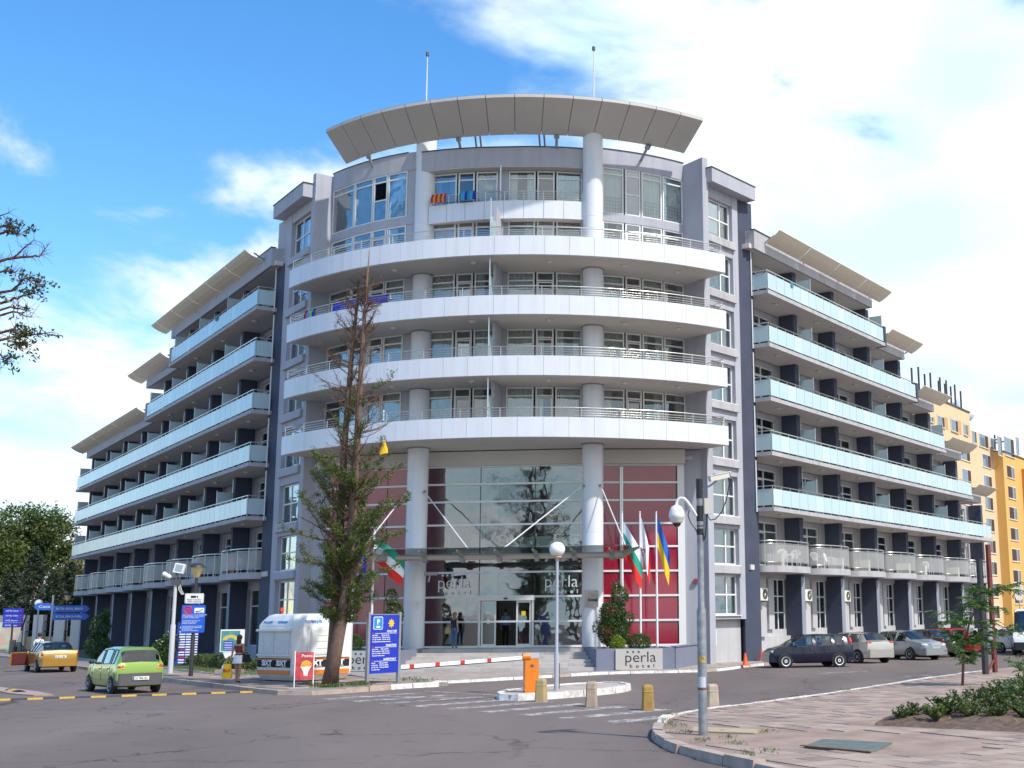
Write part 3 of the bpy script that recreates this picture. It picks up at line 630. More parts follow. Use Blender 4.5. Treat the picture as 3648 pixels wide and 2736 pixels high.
for i in range(15):
    b = MB(); u0, u1 = i / 15 + .0007, (i + 1) / 15 - .0007; n = 3
    for j in range(n):
        ua, ub_ = u0 + (u1 - u0) * j / n, u0 + (u1 - u0) * (j + 1) / n
        b.hexa([cpt(ua, 1), cpt(ub_, 1), cpt(ub_, 0), cpt(ua, 0), cpt(ua, 1, .15), cpt(ub_, 1, .15), cpt(ub_, 0, .15), cpt(ua, 0, .15)])
    b.build('canopy_panel', CANP, wing_c)
for u in (.1, .385, .64, .885):
    a = Vector(cpt(u, -.02, -.1)); ph = degrees_ = math.degrees(atan2(a.x - CC[0], CC[1] - a.y)); rr = RWp(ph) if abs(u - .5) > .3 else 13.3
    q = Vector((*PC(rr, ph), 24.75)); MB().tube([q, a + (a - q) * .1], .07, 10).build('canopy_strut', STEELD, hotel, 60); MB().tube([a - (a - q) * .05, a + (a - q) * .22], .14, 10).build('strut_joint', STEELD, hotel, 60)
for u in (.43, .595):
    a = Vector(cpt(u, .15)); 
    for d in (-.12, .12): MB().tube([(a.x + d, a.y + 2.2, 24.5), (a.x + d, a.y + .8, 25.7)], .05, 8).build('canopy_strut', STEELD, hotel)
for x_, y_ in ((1523, 195), (2115, 175)):
    t_ = aty(x_, y_, 61.5); m_ = MB().tube([(t_.x, 61.5, 25.1), (t_.x, 61.5, 29.0), (t_.x, 61.5, t_.z)], [.06, .045, .025], 8).build('roof_mast', M('mast_paint', (.55, .55, .55), .4), hotel); MB().lathe([(.03, 0), (.09, .03), (.09, .22), (.03, .26)], (t_.x, 61.5, t_.z - .1), 8).build('mast_head', DARKR, m_)

# ---- lobby front -------------------------------------------------------------------------------
G0, G1 = (-11.75, 59.42), (-3.5, 58.72)                   # clear glass between the columns
RG = ((-3.5, 58.95), (.62, 59.25)); LG = ((-16.6, 60.9), (-11.75, 59.62))
def ctw(a, b, cols, rows, pane, nm):
    dx, dy = b[0] - a[0], b[1] - a[1]; l = hypot(dx, dy); ang = atan2(dy, dx); o = Vector((*a, 0)); T = Matrix.Translation(o) @ Matrix.Rotation(ang, 4, 'Z')
    f = MB(); fv = MB()
    for z in rows: f.box(-.02, l + .02, -.06, .05, z - .045, z + .045)
    for c in cols: fv.box(c * l - .04, c * l + .04, .055, .17, rows[0], rows[-1])
    me = f.mesh(nm, M('white_transom', (.74, .74, .75), .35)); me.transform(T); fr = put(nm, me, hotel)
    me = fv.mesh('mullion', M('dark_mullion', (.03, .03, .035), .4)); me.transform(T); put('mullion', me, fr)
    cb = [0] + [c for c in cols if 0 < c < 1] + [1]
    return fr, o, ang, l, cb
rows = [.98, 2.12, 3.29, 4.44, 5.35, 6.5, 7.6, 8.72, 9.5]
ZR = [1.0, 2.15, 3.3, 4.45, 5.6, 6.7, 7.8, 8.65, 9.5]
fr, o, ang, l = ctw(G0, G1, (.03, .355, .675, .985), ZR, LOBG, 'lobby_glazing')[:4]
cb = [0, .355, .675, 1]
for i in range(3):
    for j in range(8):
        if i == 1 and j < 2: continue
        cube('pane', cb[i] * l + .02, cb[i + 1] * l - .02, .0, .02, ZR[j] + .04, ZR[j + 1] - .04, LOBG, fr, ang, o)
# sliding entrance
ds = MB(); x0, x1 = .355 * l, .675 * l
ds.box(x0 - .02, x1 + .02, -.16, .1, 3.12, 3.36); ds.box(x0, x0 + .1, -.1, .1, 1.0, 3.12); ds.box(x1 - .1, x1, -.1, .1, 1.0, 3.12)
for xa in (x0 + .14, x1 - .84):
    ds.box(xa, xa + .07, -.05, .02, 1.02, 3.1); ds.box(xa + .63, xa + .7, -.05, .02, 1.02, 3.1); ds.box(xa + .07, xa + .63, -.05, .02, 1.02, 1.12); ds.box(xa + .07, xa + .63, -.05, .02, 3.02, 3.1)
me = ds.mesh('sliding_door', PVC); me.transform(Matrix.Translation(o) @ Matrix.Rotation(ang, 4, 'Z')); dr = put('sliding_door', me, hotel)
for xa in (x0 + .2, x1 - .78): cube('door_pane', xa, xa + .58, -.02, -.005, 1.12, 3.02, LOBG, dr, ang, o)
cube('notice', x0 + .36, x0 + .6, -.03, -.022, 2.5, 2.62, PVC, dr, ang, o); cube('notice', x0 + .42, x0 + .52, -.03, -.022, 2.05, 2.25, PVC, dr, ang, o)
cube('notice', x1 - .6, x1 - .4, -.03, -.022, 2.42, 2.62, M('yellow_notice', (.75, .55, .02), .6), dr, ang, o)
cube('door_sensor', (x0 + x1) / 2 - .08, (x0 + x1) / 2 + .08, -.22, -.16, 3.18, 3.26, DARKR, dr, ang, o)
for (a, b), cols, nm in ((RG, (.34, .99), 'red_glazing'), (LG, (.28, .64), 'red_glazing')):
    fr2, o2, ang2, l2, cb2 = ctw(a, b, cols, ZR, REDG, nm)
    for i in range(len(cb2) - 1):
        for j in range(8): cube('red_pane', cb2[i] * l2 + .02, cb2[i + 1] * l2 - .02, 0, .02, ZR[j] + .04, ZR[j + 1] - .04, REDG, fr2, ang2, o2)
    if b[0] > 0:
        for u in (.34, .36): MB().tube([(a[0] + (b[0] - a[0]) * u, a[1] + (b[1] - a[1]) * u - .08, 1.0), (a[0] + (b[0] - a[0]) * u, a[1] + (b[1] - a[1]) * u - .08, 9.4)], .05, 8).build('mullion_post', STEEL, fr2)
# beam over the glass, white cheek, flank walls, soffit, lobby interior
MB().wall((-17.2, 60.9), (-11.7, 59.2), -.4, .1, 9.52, 10.2).build('lintel', SOFF, hotel); MB().wall((-11.7, 59.2), (-3.4, 58.5), -.4, .1, 9.52, 10.2).build('lintel', SOFF, hotel); MB().wall((-3.4, 58.7), (1.0, 59.0), -.4, .1, 9.52, 10.2).build('lintel', SOFF, hotel)
MB().wall((.62, 59.25), (.95, 59.3), -.3, .06, .1, 9.52).build('glazing_cheek', PVC, hotel)
MB().wall((.95, 59.35), (2.1, 59.2), -.4, .0, .1, 10.2).build('flank_wall', PLASTER, hotel); MB().wall((-17.6, 60.95), (-16.6, 60.95), -.4, 0, .1, 10.2).build('flank_wall', PLASTER, hotel)
MB().prism([(-17.2, 61), (-11.7, 59.2), (-3.4, 58.6), (1.2, 59.2), (2, 70), (-17, 70)], .6, .97).build('lobby_floor', M('lobby_tile', (.5, .48, .45), .3), hotel)
MB().prism([(-17.4, 60.9), (-11.7, 59.3), (-3.4, 58.7), (1.4, 59.3), (1.5, 66.2), (-17.2, 66.2)], 9.75, 9.9).build('lobby_ceiling', SOFF, hotel)  # stops short: unseen opening added behind it to light the back of the lobby
li = MB(); li.box(-17, 1.5, 69, 69.3, .9, 10.2, 0)
li.box(-10.2, -9.2, 64, 69, .97, 9.6, 1)
li.box(-11.6, -10.55, 59.75, 59.85, .97, 9.4, 1); li.box(-4.1, -3.6, 59.2, 59.3, .97, 9.4, 1)
li.box(-17, 1.5, 63.5, 69, 5.4, 5.75, 2); li.box(-6.6, -4.2, 66, 66.2, 3.6, 5.2, 3); li.box(-6.6, -4.2, 66, 66.2, 6.4, 8.2, 3); li.box(-17, 1.5, 63.4, 63.5, 5.75, 6.5, 4)
li.box(-9.0, -4.8, 63.6, 64.3, .97, 2.0, 5)
li.build('lobby_interior', [M('lobby_wall', (.5, .5, .5), .8), M('lobby_red', (.5, .015, .03), .5), M('lobby_beam', (.5, .5, .5), .7), M('lobby_panel', (.75, .76, .68), .6), glass_mat('lobby_rail', (.7, .8, .8), .2), M('reception_desk', (.22, .18, .15), .5)], hotel)
for x_ in (-8.7, -3.9, -14.5, -.6): MB().lathe([(.28, .97), (.28, 9.6)], (x_, 62.6, 0), 20).build('lobby_column', M('lobby_column', (.45, .45, .45), .5), hotel, 40)
MB().box(-15.5, -12.2, 60.9, 61.2, .97, 9.5).build('red_screen', MATS['lobby_red'], hotel); MB().box(-3.2, .5, 61.2, 61.4, .97, 9.5).build('red_screen', MATS['lobby_red'], hotel)
# writing on the glass
LW = M('glass_lettering', (.8, .8, .8), .5); nrm = (G1[1] - G0[1], -(G1[0] - G0[0])); nl = hypot(*nrm)
def on_glass(u, z, off=.05): return Vector((G0[0] + (G1[0] - G0[0]) * u + nrm[0] / nl * off, G0[1] + (G1[1] - G0[1]) * u + nrm[1] / nl * off, z))
def star(b, cx, cz, r, d=.004):
    p = [(cx + (r if i % 2 == 0 else r * .42) * sin(pi * i / 5), cz + (r if i % 2 == 0 else r * .42) * cos(pi * i / 5)) for i in range(10)]
    b.add([(x, -d, z) for x, z in p] + [(x, d, z) for x, z in p], [tuple(range(10)), tuple(range(19, 9, -1))] + [(i, (i + 1) % 10, 10 + (i + 1) % 10, 10 + i) for i in range(10)])
for u in (.21, .83):
    text('perla', .82, LW, face(on_glass(u, 3.72), ang), hotel, width=1.55, bold=-.008); text('h  o  t  e  l', .26, LW, face(on_glass(u + .02, 3.43), ang), hotel, width=1.25, bold=.004)
    sb_ = MB(); [star(sb_, -.55 + .22 * i, 4.33, .08) for i in range(3)]; me = sb_.mesh('star_marks', LW); me.transform(Matrix.Translation(on_glass(u, 0)) @ Matrix.Rotation(ang, 4, 'Z')); put('star_marks', me, hotel)
# glass entrance canopy on tie rods
ca, cb_ = Vector((-12.3, 55.4, 5.2)), Vector((-2.3, 54.4, 5.2)); un = (cb_ - ca).normalized(); fw_ = Vector((un.y, -un.x, 0))
can = MB().hexa([tuple(ca + fw_ * a + un * e + Vector((0, 0, z))) for z, (a, e) in ((-.0, (1.3, -.5)),)] * 0 or [tuple(ca + fw_ * 1.1 + Vector((0, 0, .12)) - un * .9), tuple(cb_ + fw_ * 1.1 + Vector((0, 0, .12)) + un * .9), tuple(cb_ - fw_ * 2.6 - Vector((0, 0, .0)) + un * .3), tuple(ca - fw_ * 2.6 - un * .3), tuple(ca + fw_ * 1.1 + Vector((0, 0, .15)) - un * .9), tuple(cb_ + fw_ * 1.1 + Vector((0, 0, .15)) + un * .9), tuple(cb_ - fw_ * 2.6 + Vector((0, 0, .03)) + un * .3), tuple(ca - fw_ * 2.6 + Vector((0, 0, .03)) - un * .3)]).build('entrance_canopy', CANG, hotel)
CST = M('canopy_steel', (.42, .38, .32), .4, .5)
MB().tube([ca - Vector((0, 0, .22)) - un * .1, cb_ - Vector((0, 0, .22)) + un * .1], .13, 14).build('canopy_beam', CST, can, 60)
for i in range(7):
    q = ca + (cb_ - ca) * (i / 6) - Vector((0, 0, .08))
    MB().hexa([tuple(q + un * a + fw_ * f_ + Vector((0, 0, z))) for z, f_, a in ((.06, 1.0, -.03), (.06, 1.0, .03), (-.14, -.1, .03), (-.14, -.1, -.03), (.14, 1.0, -.03), (.14, 1.0, .03), (.05, -.1, .03), (.05, -.1, -.03))]).build('canopy_bracket', CST, can)
    MB().tube([q + un * -.1 - Vector((0, 0, .2)), q + un * .1 - Vector((0, 0, .2))], .17, 10).build('bracket_collar', STEELD, can)
for e, sg in ((ca, -1), (cb_, 1)): MB().tube([e - Vector((0, 0, .22)) + un * sg * .1, e - Vector((0, 0, .22)) + un * sg * .5], .17, 12).build('beam_end', CST, can); MB().hexa([tuple(e + un * sg * a + Vector((0, 0, z)) + fw_ * f_) for a, z, f_ in ((.4, -.4, -.05), (1.3, .0, .9), (1.3, .0, .98), (.4, -.4, .05), (.4, -.05, -.05), (1.3, .1, .9), (1.3, .1, .98), (.4, -.05, .05))]).build('beam_arm', CST, can)
for col, tip in (((-11.2, 57.5, 8.15), ca + (cb_ - ca) * .37), ((-3.72, 56.75, 8.3), ca + (cb_ - ca) * .53), ((-2.95, 56.75, 8.3), cb_ + un * .75 + fw_ * .9), ((-12.0, 57.5, 8.15), ca - un * .75 + fw_ * .9)):
    tip = Vector(tip) + (fw_ * .5 if tip.x not in () else Vector()) + Vector((0, 0, .12)); MB().tube([col, tip], .03, 8).build('tie_rod', M('rod_paint', (.6, .6, .6), .6), can)
    MB().tube([Vector(col) - Vector((0, .12, .05)), Vector(col) + Vector((0, .2, .05))], .06, 6).build('rod_anchor', STEELD, can)
cube('column_plaque', -.32, .32, -.02, .02, 2.75, 3.5, M('plaque_metal', (.36, .33, .31), .3, .7, var=.3, scale=3), hotel, radians(-4), Vector((-3.35, 56.53, 0)))
text('hotel', .2, M('black_letter', (.01, .01, .01), .5), face((-3.28, 56.49, 3.02), radians(-4)), hotel, width=.42, bold=.006)
MB().box(-10.95, -10.35, 56.6, 56.75, 4.25, 4.4).build('lamp_fixture', STEELD, hotel); MB().tube([(-10.7, 56.7, 4.25), (-10.75, 56.7, 3.95)], .05, 8).build('lamp_fixture', STEELD, hotel)
# steps
STEP = [M('step_stone', (.5, .46, .43), .75, var=.12, scale=1.5), M('step_stone_b', (.45, .41, .38), .75, var=.12, scale=1.5)]
stp = []
for i in range(6):
    y = .62 * i; z0, z1 = .1 + .142 * i, .1 + .142 * (i + 1)
    xs = [-11.45 + 8.5 * j / 7 for j in range(8)]
    for j in range(7):
        def yy(x): return 53.1 + (x + 2.9) * -.075
        b = MB().hexa([(xs[j] + .004, yy(xs[j]) + y, z0 - .06), (xs[j + 1] - .004, yy(xs[j + 1]) + y, z0 - .06), (xs[j + 1] - .004, yy(xs[j + 1]) + y + (6.2 - y if i == 5 else .66), z0 - .06), (xs[j] + .004, yy(xs[j]) + y + (6.2 - y if i == 5 else .66), z0 - .06),
                       (xs[j] + .004, yy(xs[j]) + y, z1), (xs[j + 1] - .004, yy(xs[j + 1]) + y, z1), (xs[j + 1] - .004, yy(xs[j + 1]) + y + (6.2 - y if i == 5 else .66), z1), (xs[j] + .004, yy(xs[j]) + y + (6.2 - y if i == 5 else .66), z1)])
        b.build('step', STEP[(i + j) % 2], hotel)
# planters with the hotel's name
PLANT = M('planter_plaster', (.17, .185, .25), .8, var=.08, scale=1.5, bump=.1)
SIGNM = M('sign_steel', (.6, .57, .54), .35, .5, var=.05, scale=1)
BLK = M('black_letter', (.01, .01, .01), .5)
def planter(a, b, sa, sb2, lab):
    t = thing('name_planter', lab, 'planter', (*a, .1), world=True)
    dx, dy = b[0] - a[0], b[1] - a[1]; l = hypot(dx, dy); an = atan2(dy, dx)
    m = MB(); m.wall(a, b, -.12, 0, .1, 1.0); m.wall(a, b, -3.5, -3.4, .1, 1.0)
    me = m.mesh('front_wall', PLANT); put('front_wall', me, t)
    ux, uy = dx / l, dy / l
    MB().wall((a[0], a[1]), (a[0] + ux * .12, a[1] + uy * .12), -3.4, -.122, .1, 1.0).build('side_wall', PLANT, t); MB().wall((b[0] - ux * .12, b[1] - uy * .12), b, -3.4, -.122, .1, 1.0).build('side_wall', PLANT, t)
    MB().wall((a[0] + ux * .13, a[1] + uy * .13), (b[0] - ux * .13, b[1] - uy * .13), -3.39, -.13, .2, .93).build('soil', SOIL, t)
    p = Vector((a[0] + dx * (sa + sb2) / 2 + uy * .05, a[1] + dy * (sa + sb2) / 2 - ux * .05, 0)); w2 = l * (sb2 - sa) / 2
    cube('name_panel', -w2, w2, -.03, .06, .12, .97, SIGNM, t, an, p)
    q = p + Vector((uy * .034, -ux * .034, 0)); X = Vector((ux, uy, 0))
    text('perla', .62, BLK, face(q + Vector((0, 0, .43)) + X * .05, an), t, width=1.32, bold=-.004); text('h  o  t  e  l', .2, BLK, face(q + Vector((0, 0, .2)) + X * .12, an), t, width=1.05, bold=.004)
    s_ = MB(); [star(s_, -.5 + .24 * i, .85, .065) for i in range(3)]; me = s_.mesh('star_marks', BLK); me.transform(Matrix.Translation(q) @ Matrix.Rotation(an, 4, 'Z')); put('star_marks', me, t)
    return t
planter((-2.93, 53.0), (.36, 53.75), .24, .84, 'blue grey planter with steel hotel name panel right of the steps')
planter((-14.85, 54.9), (-11.45, 54.3), .2, .8, 'blue grey planter with hotel name panel behind the parking price board')
rw_ = thing('retaining_wall', 'low blue grey wall beside the right planter', 'wall', (.4, 54, .1), world=True); MB().wall((.42, 53.95), (1.55, 58.6), -.15, 0, .1, 1.02).build('wall_face', PLANT, rw_); MB().wall((.4, 53.9), (1.57, 58.7), -.2, .05, 1.022, 1.07).build('coping', PLANT, rw_)
cube('alarm_box', -.1, .1, -.06, .06, 3.85, 4.05, M('alarm_red', (.25, .03, .03), .5), hotel, 0, Vector((1.45, 59.2, 0)))

# ---- the two wings -----------------------------------------------------------------------------
def wing(p, d, n, mod, s0, lens, nb, side, ext):
    def P(s, o): return (p[0] + d[0] * s + n[0] * o, p[1] + d[1] * s + n[1] * o)
    def slabbox(b, sa, sb, oa, ob, z0, z1):          # oa > ob
        q = [P(sa, oa), P(sb, oa), P(sb, ob), P(sa, ob)]
        if side < 0: q = [q[1], q[0], q[3], q[2]]
        b.hexa([(*v, z0) for v in q] + [(*v, z1) for v in q]); return b
    L0 = lens[0] + .6
    fins = [s0 + mod * i for i in range(nb)]
    def span(sa, sb): return (P(sa, 0), P(sb, 0)) if side > 0 else (P(sb, 0), P(sa, 0))
    def height_at(s):
        z = 7.45
        for k, L in enumerate(lens):
            if s <= L + 1.5 + ext[k]: z = S[k + 1] - .01
        return z
    OW = -2.1                                             # window plane
    # fins between the rooms
    zf = .1
    for i, s in enumerate(fins):
        zt = height_at(s)
        f = slabbox(MB(), s - .42, s, -1.0, -1.9, 4.3, zt); fin = f.build('fin', NAVY, hotel)
        slabbox(MB(), s - .42, s, -1.02, -1.95, .1, 4.299).build('ground_fin', NAVY, hotel); slabbox(MB(), s - .425, s + .005, -1.0, -1.019, .1, 4.299).build('fin_edge', PSTRIP, hotel)
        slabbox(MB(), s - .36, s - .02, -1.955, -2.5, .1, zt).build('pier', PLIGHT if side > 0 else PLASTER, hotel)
    # ground floor and first floor walls: piers, lintels, tall windows
    gw = MB(); gi = MB()
    for i, s in enumerate(fins):
        a, b = (s - mod + .0 if i else .15), s - .42
        if side > 0:
            # wall box with air conditioner, tall narrow light, recess, second light
            slabbox(gw, a + .02, a + 1.75, -1.55, -2.4, 1.25, 4.2); slabbox(gw, a + .02, b, -1.72, -2.4, .1, 1.25); slabbox(gw, a + 1.75, b, -1.96, -2.4, 1.25, 1.6) ; slabbox(gw, a + 2.5, a + 3.1, -1.8, -2.4, 1.6, 4.2); slabbox(gw, a, b, -1.9, -2.4, 4.2, 4.55)
            w0, w1 = span(a + 1.8, a + 2.45); q0, q1 = P(a + 1.8, -2.0), P(a + 2.45, -2.0); window(q0, q1, 1.6, 4.2, zs=(2.45, 3.3), curt=None if i % 3 else 'full', cm=CURT[2], pane=PANE2 if i > 3 else PANE, fw=.06)
            q0, q1 = P(a + 3.15, -2.0), P(b - .05, -2.0); window(q0, q1, 1.5, 4.2, zs=(2.45, 3.3), us=(.5,), curt=None, pane=PANE2, fw=.06)
        else:
            slabbox(gw, a, b, -2.0, -2.4, .1, .95); slabbox(gw, a, b, -2.0, -2.4, 4.0, 4.55); slabbox(gw, a, a + .8, -2.0, -2.4, .95, 4.0)
            q0, q1 = P(b - .05, -2.15), P(a + .85, -2.15); window(q0, q1, .95, 4.0, zs=(3.1,), us=(.33, .67), curt=random.choice([None, 'sides']), cm=CURT[2], pane=PANE, fw=.06)
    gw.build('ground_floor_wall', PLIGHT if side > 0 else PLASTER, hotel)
    iw = MB()
    slabbox(iw, 0, L0, -5.2, -5.4, .1, 7.4)
    for k, L in enumerate(lens): slabbox(iw, 0, L, -5.2, -5.4, S[k] + .2, S[k + 1])
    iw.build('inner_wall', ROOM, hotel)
    # plates and rooms; first floor on plate 4.55, then the balcony rows
    fp = MB(); slabbox(fp, -.6, L0 - .3, -1.05, -12, 4.55, 4.8); fp.build('floor_slab', SOFF, hotel)
    ew = MB(); slabbox(ew, L0 - .3, L0 - .02, -1.95, -12, .1, 7.4)
    for k, L in enumerate(lens): slabbox(ew, L + ext[k] - .9, L + ext[k] - .62, -2.1, -12, S[k] + .2, S[k + 1])
    ew.build('end_wall', PLASTER, hotel)
    rows_ = [(4.8, 7.45, L0)] + [(S[k] + .2, S[k + 1], L + ext[k]) for k, L in enumerate(lens)]
    for rI, (z0, z1, L) in enumerate(rows_):
        wp = MB(); zt = z1 - .02
        hd = z1 - .28
        for i, s in enumerate(fins):
            if s > L + 1.2: break
            a, b = (s - mod if i else .1), s - .42
            wa, wb = a + .08, b - .34
            slabbox(wp, wb, b + .05, OW, OW - .3, z0, zt); slabbox(wp, a - .02, wa, OW, OW - .3, z0, zt); slabbox(wp, wa, wb, OW, OW - .3, hd, zt)
            pa, pb = (P(wa, OW), P(wb, OW)) if side > 0 else (P(wb, OW), P(wa, OW))
            big = True
            window(pa, pb, z0 + .02, hd, zs=(hd - .5,), us=(.36, .68), inset=.1, curt=random.choice(['full', 'sides', 'right', None]), cm=random.choice(CURT), pane=random.choice([PANE, PANE2]), fw=.07, sash=(.36, .68, z0 + .1, hd - .55))
        if wp.v: wp.build('wall_pier', PLIGHT if side > 0 else PLASTER, hotel)
    # balcony rows
    for k, L in enumerate(lens):
        z = S[k]; b = MB(); slabbox(b, 0, L, 0, -12, z + .002, z + .2)
        bal = b.build('balcony_slab', SLAB, hotel)
        sf = MB(); slabbox(sf, .05, L - .05, -.04, -2.0, z - .004, z + .001); sf.build('soffit', SOFF, bal)
        np_ = int(round(L / .985))
        for i in range(np_):
            sa, sb = .1 + (L - .2) * i / np_ + .012, .1 + (L - .2) * (i + 1) / np_ - .012
            g = MB(); slabbox(g, sa, sb, -.055, -.07, z + .3, z + 1.12); g.build('glass_panel', FROST if (i * 7 + k * 3) % 5 else FROST2, bal)
        g = MB(); slabbox(g, .06, .075, -.12, -.98, z + .3, z + 1.12); g.build('glass_panel', FROST, bal)
        hr = MB(); hr.tube([(*P(.05, -.09), z + 1.27), (*P(L - .05, -.09), z + 1.27)], .03, 6); hr.tube([(*P(.05, -.09), z + 1.27), (*P(.05, -1.0), z + 1.27)], .025, 6); hr.build('handrail', STEEL, bal, 60)
        for i in range(0, np_ + 1):
            s = .1 + (L - .2) * i / np_; MB().tube([(*P(s, -.1), z + .2), (*P(s, -.1), z + 1.26)], .018, 5).build('rail_post', STEEL, bal)
        for s in (.0,): MB().tube([(*P(s - .02, -.95), z - .01), (*P(s - .02, -.95), z + 2.6)], .035, 6).build('drain_pipe', PVC, bal)
        ep = MB(); slabbox(ep, L - .02, L + .28, -.02, -.5, z, z + 1.28); ep.build('end_post', NAVY if side > 0 else PLASTER, bal) if k > 2 - (side > 0) * 0 and lens[k] < 30 else None
        # frosted screens between neighbours, ceiling lamps
        for i, s in enumerate(fins):
            if s > L: break
            if i % 2 == 0 or side < 0:
                g = MB(); slabbox(g, s + .12, s + .14, -.2, -.98, z + .35, z + 1.98); sc = g.build('screen', FROST, bal)
                MB().tube([(*P(s + .13, -.17), z + .2), (*P(s + .13, -.17), z + 2.05)], .022, 5).build('screen_post', STEEL, bal); MB().tube([(*P(s + .13, -1.03), z + .2), (*P(s + .13, -1.03), z + 2.75)], .022, 5).build('screen_post', STEEL, bal)
            zs_ = z
        for i in range(int(L / mod * 1) + 1):
            s = mod * (i + .5) - .3
            if s < L - .5: MB().lathe([(.02, 0), (.17, 0), (.18, -.04), (.1, -.09), (.02, -.1)], (*P(s, -.75), z - .004), 10).build('ceiling_lamp', MATS['lamp_glass'], bal, True)
    # terraced roof edges with sunshades
    starts = [lens[k + 1] if k + 1 < len(lens) else 0 for k in range(len(lens))]
    for k, L in enumerate(lens):
        a, b = starts[k], L + ext[k]
        if b - a < 1: continue
        z = S[k + 1]; a_ = a - (0 if a == 0 else .0)
        rf = MB(); slabbox(rf, a_ - (.6 if a == 0 else 0), b - .5, -.72, -12, z + .003, z + .25); ro_ = rf.build('roof_slab', SOFF, hotel)
        fa = MB(); slabbox(fa, a_ - (.35 if a == 0 else -.3), b - .5, -.55, -.72, z, z + 1.0); slabbox(fa, b - .66, b - .5, -.721, -6, z, z + 1.0); slabbox(fa, a_ - (.35 if a == 0 else -.3), a_ - (.15 if a == 0 else -.5), -.721, -3, z, z + 1.0); fa.build('roof_fascia', SLAB if side > 0 else PLASTER, hotel)
        fl_ = MB(); slabbox(fl_, a_ - (.4 if a == 0 else -.28), b - .45, -.5, -.78, z + 1.002, z + 1.04); fl_.build('flashing', DARKR, hotel)
        npn = max(2, int(round((b - a) / 1.3))); s_a, s_b = a + (.75 if a == 0 else .35), b + .55
        shs = MB(); shs.tube([(*P(s_a, -.25), z + .74), (*P(s_b - .4, -.25), z + .74)], .03, 6); sh = shs.build('sunshade', STEELD, hotel)
        for i in range(npn):
            u0, u1 = s_a + (s_b - s_a) * i / npn + .004, s_a + (s_b - s_a) * (i + 1) / npn - .004
            if (i + 1) % 3 == 0: u1 -= .05 if side > 0 else .015
            prof = [(-.47, .55), (-.22, .66), (.03, .81), (.26, .98), (.4, 1.1)]
            if side < 0: prof = [(-.45, .5), (-.15, .58), (.15, .7), (.42, .86), (.55, .97)]
            g = MB()
            for (o0, h0), (o1, h1) in zip(prof, prof[1:]):
                q = [P(u0, o1), P(u1, o1), P(u1, o0), P(u0, o0)]; hs = [h1, h1, h0, h0]
                g.hexa([(*v, z + h) for v, h in zip(q, hs)] + [(*v, z + h + .025) for v, h in zip(q, hs)])
            g.build('shade_panel', SHADE, sh)
        for i in range(int((b - a) / 4.5) + 1):
            s = s_a + .1 + i * 4.6
            if s < b: MB().tube([(*P(s, -.7), z + .5), (*P(s, .05), z + .9)], .045, 6).build('shade_arm', STEELD, sh)
    # rounded balconies of the first floor
    for i, s in enumerate(fins):
        a, b = (s - mod + .62 if i else .3), s - .05
        if side < 0 and i > 7: break
        w_ = b - a; pts = []
        def bo(t): return -1.02 + 1.0 * max(0, 1 - abs(2 * t - 1) ** 2.6) ** (1 / 1.9)
        ts = [.5 - .5 * cos(pi * j / 28) for j in range(29)]
        path = [P(a + w_ * t, bo(t)) for t in ts]
        sl2 = MB().prism(path + [P(b, -2.1), P(a, -2.1)], 4.45, 4.78); rb = sl2.build('round_balcony', SLAB, hotel)
        inner = [P(a + .06 + (w_ - .12) * t, bo(t) - .06) for t in ts]
        gm = MB(); 
        for (p0, p1) in zip(inner, inner[1:]): gm.add([(*p0, 4.98), (*p1, 4.98), (*p1, 5.85), (*p0, 5.85)], [(0, 1, 2, 3)])
        gm.build('mesh_screen', PERF, rb, True)
        rail(inner, 6.02, rb, .03); rail(inner, 5.88, rb, .014); rail(inner, 4.95, rb, .014)
        for j in (0, 5, 9, 14, 19, 23, 28): MB().tube([(*inner[j], 4.78), (*inner[j], 6.02)], .016, 5).build('rail_post', STEEL, rb)
    return P
def perf():
    m = bpy.data.materials.new('perforated_screen'); m.use_nodes = True; t = m.node_tree; t.nodes.clear()
    d = t.nodes.new('ShaderNodeBsdfPrincipled'); d.inputs['Base Color'].default_value = (.5, .5, .49, 1); d.inputs['Roughness'].default_value = .5
    tr = t.nodes.new('ShaderNodeBsdfTransparent'); mx = t.nodes.new('ShaderNodeMixShader'); mx.inputs[0].default_value = .5
    o = t.nodes.new('ShaderNodeOutputMaterial'); t.links.new(tr.outputs[0], mx.inputs[1]); t.links.new(d.outputs[0], mx.inputs[2]); t.links.new(mx.outputs[0], o.inputs[0]); return m
PERF = perf()
aR, aL = radians(32.4), radians(35.2)
WR = wing((5.46, 61.77), (sin(aR), cos(aR)), (cos(aR), -sin(aR)), 5.07, 5.3, [34.7, 30.8, 25.7, 20.7, 15.6], 7, 1, [0] * 5)
WL = wing((-21.7, 64.0), (-sin(aL), cos(aL)), (-cos(aL), -sin(aL)), 5.92, 6.0, [48.0, 48.0, 48.0, 24.3, 18.4], 8, -1, [0, 0, 0, 3.4, 2.9])
# corner fins where wings meet the tower
f = MB(); f.prism([(3.9, 61.62), (4.74, 62.42), (4.6, 63.6), (3.5, 62.6)], .1, 23.7); f.build('corner_fin', NAVY, hotel)
f = MB(); f.prism([(-20.28, 63.98), (-21.12, 64.98), (-20.6, 66.3), (-19.6, 65.2)], .1, 21.2); f.build('corner_fin', NAVY, hotel)
f = MB(); f.prism([(-20.26, 63.98), (-21.0, 64.9), (-20.3, 66), (-19.6, 65.2)], 21.2, 23.7); f.build('corner_wall', PLASTER, hotel)
